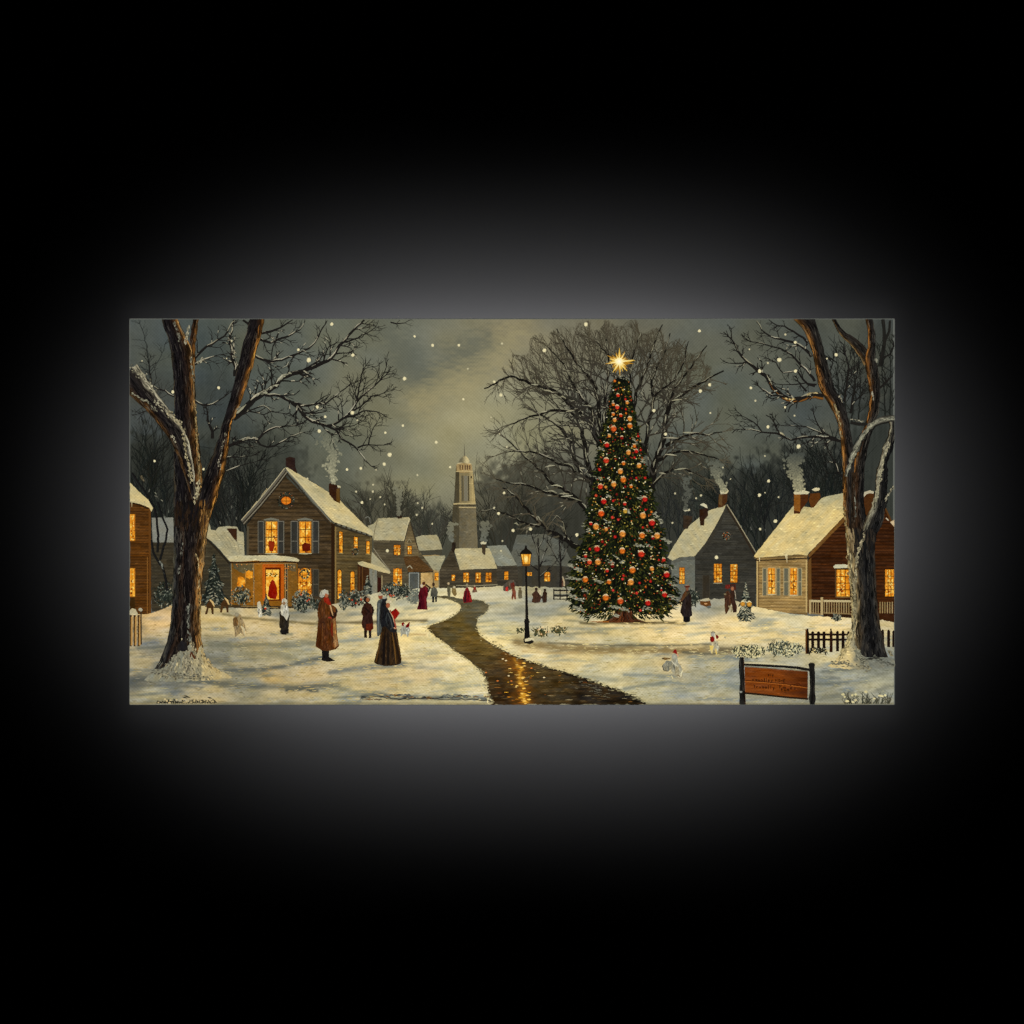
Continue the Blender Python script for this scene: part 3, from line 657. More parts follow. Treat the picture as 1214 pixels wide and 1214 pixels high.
# grey house on the right, behind the fir
H = Part('painted_house', None, 'dark grey gabled house with a wreath just right of the Christmas tree')
H.area([(796, 662), (824, 660), (824, 716), (796, 716)], tex((104, 107, 97), 9, 2, 2, 14), 1.1, .3)
H.area([(861.5, 600), (868, 609), (896, 657), (896, 722), (824, 718), (824, 664), (845, 630)], siding((58, 57, 50), (46, 45, 40), 3.0, 0.02, 5, 15, 0, .3), 1.1, .2)
Dr = Part('door', H); Dr.area([(833, 682), (841, 682), (841, 712), (833, 711)], tex((52, 47, 38), 5, 2, 6, 5), 1.2, .2); Dr.rib([(833, 712), (833, 682), (841, 682), (841, 712)], .5, (66, 60, 48))
window(H, 846.3, 668.5, 855.5, 690.5, 3, 5, (40, 34, 24), .5, .05, sill=(140, 134, 108)); window(H, 865.8, 669, 874, 690.5, 3, 5, (40, 34, 24), .5, .1); window(H, 805.5, 673, 811.5, 692, 2, 4, (60, 54, 40), .5, .15)
R = Part('roof', H); R.area([(791, 661), (800, 645), (811, 628), (828, 614), (840, 605.5), (850, 602), (860.5, 598.5), (858, 607), (849, 625), (838, 643), (824, 659), (805, 661), (797, 665)], snowroof((180, 172, 134), 8, 55), 1.3, .4)
R.area([(861, 598.5), (863, 600), (851, 629), (839, 648), (826, 662), (823, 664), (823, 660), (836, 644), (848, 624), (857, 607)], tex((58, 56, 48), 6, 2, 2, 6), 1.0, .1)
R.area([(796, 665), (806, 661), (823, 659.5), (824, 663.5), (808, 665), (799, 668)], tex((88, 90, 82), 6, 5, 1.5, 3), 1.0, .2)
R.rib([(861.5, 598), (868, 608), (880, 628), (896, 655)], [1.1, 1.3, .9], (150, 143, 116)); R.rib([(861, 601), (868, 612), (880, 632), (894, 657)], [2, 2.4], (48, 40, 30))
wreath(H, 861, 635.5, 4.6, 90, (24, 27, 22)); wreath(H, 861, 636, 2.6, 14, (150, 84, 40)); 
chimney(H, [(810, 611), (821, 612), (820, 618), (815, 627), (810, 627)], (58, 46, 34), None, [(810, 605), (813, 602.6), (817.5, 603), (818, 605.5), (812, 606.5)])
chimney(H, [(829, 604), (839, 602), (839.5, 611), (835, 616), (834.5, 623), (829.8, 623), (829, 612)], (48, 30, 20), None, [(829.5, 598.5), (834, 596.3), (837, 598), (838.8, 602.5), (834, 600.5)])
chimney(H, [(852, 586), (862, 585), (861.5, 595), (857, 601), (851, 602)], (74, 46, 24), (4, (92, 68, 38)), [(853, 582), (856, 578.5), (861, 578.5), (863.5, 582), (861.5, 585.3), (854, 586)])

# brown house on the far right
H = Part('painted_house', None, 'dark brown clapboard house with a broad snowy roof at the right edge')
H.area([(897, 661), (957, 659), (957, 729), (897, 723)], siding((152, 126, 78), (104, 80, 44), 3.6, .01, 10, 16, 0, .25), 1.0, .2)
for x in (897.5, 955.8): H.rib([(x, 664), (x, 726)], 1.7, (186, 162, 108)); H.rib([(x + 1.7, 666), (x + 1.7, 726)], .8, (96, 72, 40))
H.rib([(894, 661), (925, 660.5), (957, 658.3)], 2.4, (112, 92, 56)); H.rib([(895, 664.3), (925, 663.5), (958, 661.5)], 1.4, (40, 30, 20))
H.area([(958.5, 662), (1000, 616), (1044, 592), (1061, 625), (1061, 738), (958.5, 727)], siding((68, 37, 16), (30, 16, 9), 4.1, 0, 7, 17, 0, .3), 1.1, .1)
H.area([(958, 664), (961.5, 661), (962, 728), (958, 727)], tex((104, 72, 34), 9, 1.2, 9, 6), 1, .1)
H.area([(1022, 585), (1030, 582.5), (1036, 585), (1034, 603), (1030, 618), (1023, 606)], tex((72, 42, 18), 9, 2, 5, 8), 1, .3)
W = window(H, 991.5, 675.5, 1007, 707, 3, 4, (40, 24, 12), 1.2, -.1, sill=(120, 96, 56), bar=.8); W.area([(987.3, 671.5), (990, 669.2), (1002, 669), (1006.5, 671), (1006, 673.3), (988.5, 673.6)], snowroof((205, 200, 165), 8), 1, .2); W.rib([(990.3, 675), (990.3, 708)], 1, (96, 72, 42))
window(H, 1049, 675, 1059.5, 707, 3, 4, (40, 24, 12), 1, -.05, bar=.8)
window(H, 910.5, 673.5, 918.5, 704, 2, 4, (186, 160, 108), .9, .05, sill=(190, 178, 140)); window(H, 936.5, 673.5, 944.5, 705, 2, 4, (186, 160, 108), .9, .0, sill=(190, 178, 140))
for a, b in ((904, 908.6), (920.5, 924.6), (929, 934.5), (946, 950.2)): shutter(H, a, 673.5, b, 706, (110, 108, 88), (160, 146, 106), .5)
R = Part('roof', H); R.area([(893.6, 659.5), (897, 654.5), (909, 639.5), (925, 619), (940, 600), (950, 600), (962, 602), (974, 590.5), (982, 588), (990, 586.2), (1000, 584.6), (1001, 598), (1001.5, 611), (985, 628), (970, 644), (958, 656.5), (957, 658.5), (945, 657.3), (925, 659), (896, 661.2)],
    mix(snowroof((212, 192, 132), 10, -38), snowroof((170, 166, 132), 8, -38), lambda X, Y: np.clip((Y * -1 + 612 - (X - 930) * .12) / 14, 0, 1) * .8), 1.3, .4)
R.area([(1002, 611), (1004, 615), (985, 634), (970, 650), (959, 661), (957.5, 658), (970, 644.5), (985, 628.5)], tex((112, 78, 36), 10, 4, 1.5, 9, -45), 1, .1)
R.rib([(1043, 590), (1050, 604), (1058, 622), (1060, 628)], [1.5, 2.6], (86, 56, 26)); R.rib([(1050, 614), (1053, 617)], 1.4, (190, 184, 160)); R.area([(1055, 619), (1060, 616), (1060, 625)], (196, 176, 140), 1)
for x, y0, l in ((900, 661, 5), (932.5, 657, 10), (931, 657.5, 5)): R.rib([(x, y0), (x + .3, y0 + l)], [1.3, .4], (220, 208, 164))
R.rib([(1022, 589), (1026, 584.5), (1031, 583), (1035.5, 584)], [3.4, 3.6, 3], (178, 172, 146))
chimney(H, [(941, 585.5), (958, 586), (958, 593), (954, 599), (950, 604), (948, 609), (941, 609)], (72, 38, 16), (7.5, (132, 82, 28)), [(940.5, 584), (943, 581.5), (952, 580.8), (958, 583), (959.6, 583.4), (957, 586), (941.5, 586)])
chimney(H, [(960.5, 585), (972, 584.5), (972.5, 589.5), (969, 596), (964, 602), (960.8, 601), (958.5, 593)], (92, 54, 22), None, [(962, 580.5), (965, 578.8), (971, 578.4), (971.5, 581), (966, 582.5)])
for segs in (((960, 972), (976, 1008)), ((1042, 1060),)):
    F = Part('porch_railing', H)
    for seg in segs:
        F.rib([(seg[0], 712.3), (seg[1] + 2, 712.8)], 2.6, (186, 172, 130)); F.rib([(seg[0], 726.5), (seg[1] + 2, 728)], 1.8, (130, 108, 70))
        x = seg[0] + 1
        while x < seg[1]: F.rib([(x, 713.5), (x, 727)], 1.2, vary((150, 132, 90), 12)); x += 2.9
    if len(segs) == 2:
        F.rib([(974, 708), (974, 729)], 3, (176, 156, 110)); F.rib([(960, 711), (960, 728)], 2.2, (176, 156, 110)); F.area([(976, 727.5), (1008, 728.5), (1008, 733), (976, 731)], (44, 26, 14), 1.2)
    else: F.area([(1042, 727), (1060, 728), (1060, 738), (1042, 735)], (56, 30, 14), 1.2)

# left edge house
H = Part('painted_house', None, 'brown lamplit house cut off by the left edge')
H.area([(153, 595), (179, 600), (179.5, 732), (153, 732)], siding((92, 56, 20), (50, 30, 12), 3.2, 0, 9, 18, 0, .28), 1.1, .2)
H.rib([(153, 601), (179, 605.5)], 3.2, (116, 72, 26)); H.rib([(177.7, 606), (178, 731)], 2.6, (96, 60, 24)); H.rib([(174.8, 660), (174.8, 729)], .6, (146, 100, 46)); H.area([(153, 709), (160, 709), (161, 732), (153, 732)], tex((58, 40, 18), 8), 1)
window(H, 153.5, 610, 160, 641, 2, 3, (130, 82, 26), .8, -.1); window(H, 153.5, 674, 160, 707, 2, 4, (130, 82, 26), .8, -.25)
R = Part('roof', H); R.area([(153, 571), (158, 576), (165, 583), (173, 590), (181, 597), (182, 602), (179.5, 607), (177, 602), (166, 597.5), (153, 595)], snowroof((198, 184, 136), 9, 30), 1.2, .3)
R.rib([(155, 596), (165, 598.3), (176, 603)], 1.8, (44, 30, 14))
for x, l in ((156.5, 6), (171.5, 5)): R.rib([(x, 594), (x, 595 + l)], [1.3, .4], (180, 170, 130))
# pale house behind the left trunk
H = Part('painted_house', None, 'dim grey house glimpsed behind the large left trunk')
H.area([(179, 640), (210, 640), (210, 725), (180, 725)], siding((62, 56, 42), (48, 44, 34), 4, 0, 5, 19), 1.2, .3)
R = Part('roof', H); R.area([(180, 614), (207, 613.5), (207, 643), (181, 643)], tex((128, 130, 120), 6, 3, 3, 22), 1.3, .3)
# shed-like wing with the swooping snow roof
H = Part('painted_house', None, 'low house with a swooping snowy roof between the left trunk and the gabled house')
H.area([(238, 634), (250, 645), (272, 668), (278, 722), (234, 722)], siding((66, 60, 44), (52, 47, 36), 4, 0, 5, 20), 1.2, .3)
R = Part('roof', H); R.area([(243, 620.5), (248, 620), (250.5, 628), (256, 629), (259, 625), (268, 623.8), (281, 624.5), (283, 629), (289, 631.5), (290, 658), (280, 660), (272, 665), (262, 653), (250, 641), (243, 636)], snowroof((168, 162, 130), 9, 45), 1.2, .4)
R.rib([(243.5, 637.5), (255, 649), (266, 661), (272, 668)], [1.6, 2.2], (42, 36, 26))
for k in range(5): R.rib([(256 + 5 * k, 632 + k), (262 + 5 * k, 640 + k), (268 + 4 * k, 650 + k)], .5, (134, 130, 104))
chimney(H, [(268.5, 626.5), (281, 626.5), (281, 642), (277, 638), (271, 630)], (56, 34, 20))

# ---- the big gabled house
H = Part('painted_house', None, 'large brown clapboard house with a lit porch and red front door'); GH = H
H.area([(338.5, 565), (293, 622), (292.5, 723), (396.5, 723), (396.5, 622)], siding((72, 58, 38), (36, 29, 19), 5.0, 0, 8, 23, 0, .2), 1.0, .1)
H.area([(396, 621), (441, 635.5), (441, 706), (430, 712), (396, 718)], siding((92, 78, 48), (62, 51, 30), 4.2, .03, 8, 24, 0, .22), 1.0, .1)
H.rib([(395, 621), (395, 718)], 4.2, (46, 30, 16)); H.rib([(398, 622), (398, 718)], 1.8, (130, 108, 64)); H.rib([(294, 624), (293.5, 722)], 2.6, (82, 74, 56)); H.rib([(439.8, 636), (440, 668)], 1.2, (108, 94, 60))
H.area([(397, 617.5), (420, 625.5), (441, 631.5), (441, 637), (420, 631.5), (397, 624)], tex((54, 48, 36), 6, 3, 1.5, 3), 1, .2)
for x in np.arange(400, 440, 6.0): H.rib([(x, 620 + (x - 397) * .34), (x + 4, 621.5 + (x - 397) * .34)], 2.2, (104, 104, 90))
R = Part('roof', H)
R.area([(338, 554.5), (343, 553.5), (356, 563), (371, 572), (383, 579), (392, 585.5), (402, 592), (420, 610), (432, 622), (441.5, 629.5), (442, 635), (432, 631), (420, 627), (405, 622), (396, 619), (391, 614), (378, 600), (360, 580)],
    mix(snowroof((196, 183, 136), 10, 40), snowroof((160, 152, 118), 8, 40), lambda X, Y: np.clip((Y - 575 - (X - 343) * 1.02 + 10) / -10, 0, .0) + .25 * nz(X, Y, 12, 12, 5)), 1.2, .4)
R.rib([(339, 557), (352, 571), (370, 592), (386, 611), (393, 619)], [1.2, 1.8, 1.4], (110, 110, 98)); R.rib([(338.5, 560), (352, 575), (370, 597), (386, 616), (391, 622)], [1.2, 1.6], (52, 44, 32)); R.rib([(340, 555.5), (353, 569), (371, 590), (390, 612)], .6, (206, 196, 156))
for off, w, c in ((0, 3, (98, 94, 82)), (1.8, 1.2, (52, 46, 36)), (-1.4, .9, (176, 168, 136)), (3.2, 1.2, (128, 122, 104)), (4.6, 1.0, (44, 36, 26))): R.rib([(338.5 + off * .6, 556.5 + off), (325 + off * .6, 574 + off), (306 + off * .6, 597 + off), (287 + off * .6, 618 + off)], w, c)
for a, b in (((310, 588), (317, 579)), ((299, 602), (305, 594)), ((289, 614), (295, 606))): R.rib([a, b], [.6, 1.4, .6], (186, 170, 128))
chimney(H, [(339, 543), (344, 541.5), (350, 543), (350, 553), (353, 562), (346, 557), (339, 553)], (44, 30, 26), None, None, 'dark chimney at the front of the roof ridge')
chimney(H, [(390, 574), (394, 571.5), (403, 578), (403.5, 597), (397, 594), (390.5, 586)], (52, 30, 18), None, [(400, 575), (404, 576.5), (404, 578.5), (400.5, 578)], 'brown chimney on the rear roof slope')
Ck = ALL[-1]; Ck.area([(399, 580), (403, 578), (403.4, 597), (399, 594)], tex((92, 66, 30), 8, 1.5, 4, 3), 1, .1)
Wd = Part('window', H, 'small round attic window'); Wd.dab(339.5, 593.5, 6.6, 5.4, (50, 34, 22), 14, 0, None, .03); Wd.dab(339.5, 593.5, 5.8, 4.6, (232, 150, 44), 14, 0, (214, 112, 24), .03)
Wd.rib([(339.5, 589), (339.5, 598)], .8, (110, 58, 18)); Wd.rib([(334, 594), (345, 594)], .8, (110, 58, 18))
wreath(H, 339.5, 593.5, 9.2, 64, (46, 50, 42), 'round wreath circling the attic window')
for x0, x1 in ((315.3, 328.8), (355.4, 369)):
    W = window(H, x0, 618.5, x1, 655.5, 2, 4, (112, 96, 64), .9, -.15, sill=(176, 168, 130), bar=.9)
    W.rib([(x0 - 2.5, 616.3), ((x0 + x1) / 2, 615.2), (x1 + 2, 616.6)], [1.6, 3, 1.6], (112, 112, 98))
    if x0 < 330:
        W.area([(318.3, 643), (320, 640.5), (322.5, 642), (325, 641), (326, 644), (324, 653.5), (320, 653.5)], (138, 40, 12), 1, .2); W.rib([(320, 641), (321.5, 638.5), (324, 639), (325, 641.5)], .7, (206, 140, 60))
    else: W.area([(358, 645.5), (362, 643.5), (368, 644.5), (368.5, 653), (359, 653.5)], (96, 26, 10), 1, .3)
for a, b in ((306.3, 312.8), (330, 336.7), (345.3, 353), (371, 378)): shutter(H, a, 618, b, 656)
for x0, x1, y0, y1 in ((402.4, 406.2, 630, 655), (419.8, 424.2, 636.3, 649.5), (434.5, 438.3, 641.3, 656)): window(H, x0, y0, x1, y1, 1, 3, (58, 38, 20), .7, .05, sill=(140, 124, 80), sk=.8)
for x0, x1, y0, y1 in ((400.6, 404.8, 675.5, 710), (415.8, 420.3, 677.5, 707)): window(H, x0, y0, x1, y1, 1, 4, (48, 32, 18), .8, .0, True)
wreath(H, 421.5, 654, 3.6, 34, (38, 34, 26)); 
W = window(H, 353.8, 673.5, 369, 707, 3, 4, (106, 58, 20), .8, .0, True, bar=.5); wreath(H, 361.2, 680.5, 5.4, 46, (44, 48, 24)); shutter(H, 371.3, 675, 378, 707, (62, 58, 48), (84, 78, 64), .55)
# side wing and its entry
Wg = Part('side_wing', H); Wg.area([(440, 668), (463, 679), (463, 702), (440, 706)], siding((86, 76, 56), (66, 58, 44), 3, 0, 6, 26), 1, .2)
Wg.area([(441, 654), (447, 660), (456, 670), (463, 677.5), (462, 679.5), (452, 676.5), (440, 668)], snowroof((166, 160, 128), 8, 45), 1.1, .3)
Wg.area([(424, 669), (440, 671), (440, 708), (424, 710)], tex((62, 38, 20), 10, 2, 6, 27), 1, .2)
for x in (426, 430): Wg.rib([(x, 672), (x, 708)], 1, (96, 66, 34))
Wg.area([(438, 674), (447, 676), (447, 706), (439, 707)], tex((128, 128, 112), 16, 1.5, 6, 28), 1, .3); Wg.area([(448, 684), (452, 685), (452, 705), (448, 705)], (54, 26, 20), 1); Wg.rib([(453, 682), (453, 704)], 1.2, (150, 136, 100))
Wg.area([(424, 666.5), (430, 665.3), (440, 668), (452, 672), (463, 678.5), (462, 680), (450, 677.5), (440, 674), (430, 671.5), (425, 669)], snowroof((196, 182, 134), 9, 20), 1, .3)
# porch
Po = Part('porch', H); Po.area([(274, 664), (353, 664), (353, 723), (274, 723)], mix(tex((116, 80, 28), 11, 1.6, 3, 29), tex((150, 96, 26), 11, 1.6, 3, 30), lambda X, Y: 1 - np.abs(X - 310) / 36), 1, .1)
Po.area([(276, 667), (300, 667), (300, 676), (288, 680), (277, 674)], tex((92, 82, 54), 12, 1.3, 3, 33), 1, .5); Po.area([(341, 668), (351, 668), (351, 678), (343, 676)], tex((96, 80, 50), 10, 1.3, 3, 34), 1, .5)
Po.area([(270.5, 662.5), (272, 659.5), (280, 658.2), (298, 658.6), (325, 657.8), (340, 659.6), (352, 661.6), (355.5, 664), (354, 666), (340, 664.8), (320, 665), (300, 664.6), (285, 665.8), (273, 665.6)], snowroof((194, 186, 148), 9, 0), 1, .3)
Po.rib([(273, 667), (290, 667.2), (310, 666), (345, 666), (353.5, 667.5)], 1.8, (44, 30, 16)); Po.rib([(280, 668.6), (352, 668)], .5, (160, 130, 80))
Po.area([(274, 717), (353, 719), (353, 724), (274, 724)], tex((62, 50, 32), 7, 5, 1, 4), 1, .2); Po.rib([(286, 718.5), (305, 719), (330, 720.5)], 1.1, (140, 116, 70)); Po.rib([(318, 722.5), (332, 723)], 1, (120, 122, 110))
for x in (274.6, 301, 338.6, 341): Po.rib([(x, 668), (x + .4, 718)], 1.0, vary((142, 122, 84), 12))
Po.rib([(340, 669), (340, 716)], 1.4, (50, 40, 30))
for (x0, y0, x1, y1) in ((281, 683, 290.5, 697), (291.5, 675.5, 300, 687)):
    W = Part('window', H, 'dim curtained porch window'); W.area([(x0 + 1, y0 + 2), (x0 + 4, y0), (x1, y0 + 3), (x1, y1 - 2), (x1 - 4, y1), (x0, y1 - 3)], glow(int(x0), .1), .9, .8)
W.rib([(291.3, 676), (291.3, 692)], .8, (176, 130, 60))
for i in range(70):
    x, y = rng.choice([(301, U(670, 716)), (275, U(670, 716)), (339, U(670, 700)), (U(278, 300), 672 + 3 * math.sin(i)), (U(341, 351), 672 + 2 * math.sin(i))]); Po.dab(x + U(-1.2, 1.2), y, U(.4, .9), U(.4, .8), rng.choice([(206, 160, 84), (150, 140, 108), (96, 76, 40), (220, 130, 50)]), 5)
D = Part('door', H, 'glowing front door with a red robed figure behind the glass'); D.area([(311.5, 668.5), (337, 668.5), (337, 712), (311.5, 712)], tex((168, 78, 18), 13, 1.4, 5, 36), 1, .1)
for a in ([(312.3, 712), (312.3, 669.3), (336, 669.3), (336, 712)], [(314, 712), (314, 671.5), (334.5, 671.5), (334.5, 712)]): D.rib(a, .8, (206, 108, 30))
D.poly([(314.8, 673), (333, 673), (333, 712), (314.8, 712)], (84, 30, 10)); G = Part('glass', D); G.area([(315.5, 675.3), (331, 675.3), (331, 710.5), (315.5, 710.5)], glow(55, -.35), .9, .1)
G.rib([(323, 675.5), (323, 684)], .8, (150, 84, 26)); G.area([(323.5, 687), (325.8, 689), (328.5, 697), (329.3, 704), (327.5, 710), (321, 709.5), (317.8, 706), (319, 696), (321, 690)], tex((138, 22, 8), 14, 1.5, 3, 37), .8, .3)
for i in range(26): G.dab(323 + U(-7, 6), 681.5 + U(-2.6, 1.8) + .02 * U(-7, 7) ** 2, U(.6, 1.3), U(.5, .9), vary(rng.choice([(38, 34, 12), (28, 26, 12), (240, 220, 140)]), 6), 5)
# ---------------------------------------------------------------- smoke
def smoke(label, pts, w0, w1, n, col, seed):
    global rng; rng = random.Random(seed); P = Part('painted_smoke', None, label); q = np.array(pts, float)
    for i in range(int(n * 1.7)):
        t = rng.random(); x = np.interp(t, np.linspace(0, 1, len(q)), q[:, 0]); y = np.interp(t, np.linspace(0, 1, len(q)), q[:, 1]); w = w0 + (w1 - w0) * t
        x += rng.gauss(0, .36) * w; k = max(0, 1 - t * 1.02) ** .8; bgc = sky_f(np.array([x]), np.array([y]))[0]
        c = np.array(col) * k * U(.8, 1.05) + bgc * (1 - k * U(.8, 1))
        P.dab(x, y, U(.8, 2.2) * (1 + .4 * t), U(.7, 1.6), c * .92 + bgc * .08, 8, U(0, 180), c * .5 + bgc * .5, .3)
smoke('smoke curling from the rear chimney of the gabled house', [(396.5, 573), (393, 556), (396, 540), (389, 524), (390, 510)], 5, 15, 260, (180, 177, 146), 41)
smoke('pale smoke over the brown house chimney', [(946, 582), (947, 570), (941, 560), (940, 548), (944, 538)], 9, 13, 260, (206, 198, 152), 42)
smoke('wisp of smoke above the grey house', [(858, 582), (855, 574), (849, 566), (850, 556), (846, 546)], 4, 12, 130, (188, 184, 146), 43)
smoke('faint smoke near the tall fir', [(812, 604), (812, 592), (815, 580), (812, 566)], 3, 9, 60, (100, 102, 88), 44)
smoke('thin smoke above the small grey gabled house', [(473, 612), (472, 600), (474, 588), (470, 578)], 2, 6, 50, (112, 112, 96), 45)
smoke('dim smoke left of the tower', [(536, 642), (534, 632), (535, 620)], 3, 7, 50, (104, 110, 104), 46)
smoke('dim smoke above the cottage chimney', [(573, 641), (575, 630), (576, 618)], 4, 9, 60, (96, 102, 96), 47)

# ---------------------------------------------------------------- snowy ground
gr = Part('painted_snow')
xs = np.arange(XL, XR + .1, 1.25)
top = np.interp(xs, [153, 180, 206, 240, 262, 275, 330, 395, 412, 440, 470, 492, 520, 545, 590, 640, 690, 760, 800, 824, 860, 895, 935, 957, 1008, 1040, 1061],
                    [729, 727, 716, 718, 722, 720, 722.5, 716, 712, 704, 699, 698, 697, 697, 695, 696, 698, 712, 716, 711, 709, 719, 727, 730, 732.5, 733.5, 738.5])
top = top + .8 * nz(xs, xs * 0, 4, 4, 3) + .5 * nz(xs, xs * 0, 1.5, 4, 5)
tt = np.linspace(0, 1, 128); gy = top[None, :] + (YB - top[None, :]) * tt[:, None]; gx = np.repeat(xs[None, :], len(tt), 0); X = gx.ravel(); Y = gy.ravel()
snow_f = field([(160, 745, (176, 152, 104)), (190, 738, (196, 166, 110)), (200, 755, (170, 156, 116)), (180, 768, (128, 126, 108)), (260, 735, (186, 166, 112)), (300, 742, (196, 174, 120)), (300, 755, (176, 160, 116)), (350, 745, (196, 174, 120)), (290, 775, (150, 142, 108)),
  (260, 768, (128, 126, 104)), (165, 783, (158, 146, 108)), (165, 793, (172, 158, 114)), (200, 805, (104, 106, 94)), (165, 806, (104, 104, 92)), (180, 822, (158, 150, 114)), (240, 825, (168, 154, 112)), (320, 801, (172, 150, 98)), (310, 785, (152, 144, 110)), (300, 812, (128, 124, 98)), (330, 824, (170, 156, 112)), (350, 772, (158, 150, 112)),
  (365, 800, (180, 160, 110)), (400, 825, (168, 158, 116)), (405, 765, (186, 172, 122)), (430, 775, (190, 176, 126)), (420, 745, (206, 186, 130)), (480, 758, (222, 202, 140)), (500, 750, (226, 206, 142)), (480, 712, (170, 164, 126)), (460, 722, (186, 178, 134)), (520, 715, (196, 186, 138)), (500, 730, (208, 192, 138)), (530, 725, (212, 198, 144)),
  (400, 728, (168, 158, 120)), (350, 730, (150, 142, 110)), (500, 775, (204, 188, 134)), (540, 790, (216, 198, 140)), (560, 805, (206, 194, 144)), (565, 822, (204, 192, 146)), (500, 800, (198, 178, 124)), (450, 805, (192, 172, 118)), (440, 815, (180, 164, 114)), (500, 820, (184, 172, 124)), (540, 812, (190, 178, 128)),
  (600, 712, (180, 172, 132)), (570, 702, (188, 178, 136)), (640, 720, (150, 148, 122)), (610, 728, (158, 154, 124)), (600, 745, (190, 180, 132)), (590, 757, (222, 204, 142)), (625, 752, (176, 166, 122)), (680, 735, (186, 172, 122)), (660, 745, (204, 186, 130)), (690, 752, (196, 180, 128)), (730, 750, (206, 188, 130)), (740, 735, (226, 200, 134)), (770, 740, (222, 198, 134)), (650, 760, (176, 166, 124)), (730, 760, (176, 166, 122)), (800, 745, (222, 198, 136)), (820, 750, (222, 202, 142)),
  (630, 776, (218, 200, 142)), (680, 785, (206, 190, 136)), (740, 782, (204, 188, 132)), (700, 802, (176, 168, 126)), (760, 800, (172, 164, 124)), (770, 815, (170, 164, 126)), (830, 795, (156, 152, 122)), (800, 785, (196, 180, 130)), (850, 790, (176, 166, 124)), (850, 815, (152, 150, 122)), (720, 815, (190, 180, 134)), (740, 826, (180, 172, 128)), (840, 830, (168, 160, 124)), (810, 825, (152, 150, 124)),
  (850, 740, (214, 192, 134)), (840, 722, (150, 148, 124)), (880, 745, (222, 200, 138)), (920, 740, (220, 200, 140)), (930, 752, (212, 192, 134)), (940, 735, (200, 188, 140)), (980, 742, (216, 194, 134)), (1050, 745, (186, 172, 126)), (1030, 780, (120, 124, 110)), (985, 782, (196, 184, 136)), (940, 785, (168, 162, 128)), (870, 800, (132, 136, 122)), (920, 832, (150, 146, 118)),
  (1000, 795, (142, 144, 124)), (1040, 795, (124, 128, 114)), (1000, 810, (158, 154, 124)), (1040, 810, (160, 158, 128)), (990, 825, (136, 136, 114)), (1045, 825, (140, 140, 118)), (980, 800, (132, 134, 116))], 7)
C = snow_f(X, Y)
C += 9 * nz(X, Y, 34, 7, 3)[:, None] + 8 * nz(*rot(X, Y, -4), 16, 2.6, 4)[:, None] + 7 * nz(*rot(X, Y, -10), 6, 1.8, 5)[:, None] + 7 * nz(X, Y, 2.2, 1.5, 6)[:, None]
C += nz(X, Y, 22, 6, 8)[:, None] * np.array([6, 1, -8])[None, :]
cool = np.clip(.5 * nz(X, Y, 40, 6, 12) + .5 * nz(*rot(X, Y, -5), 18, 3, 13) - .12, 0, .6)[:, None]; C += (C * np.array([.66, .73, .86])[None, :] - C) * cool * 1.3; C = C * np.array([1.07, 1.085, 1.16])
SH = (92, 96, 90); BL = (124, 132, 126); BR = (104, 88, 56)
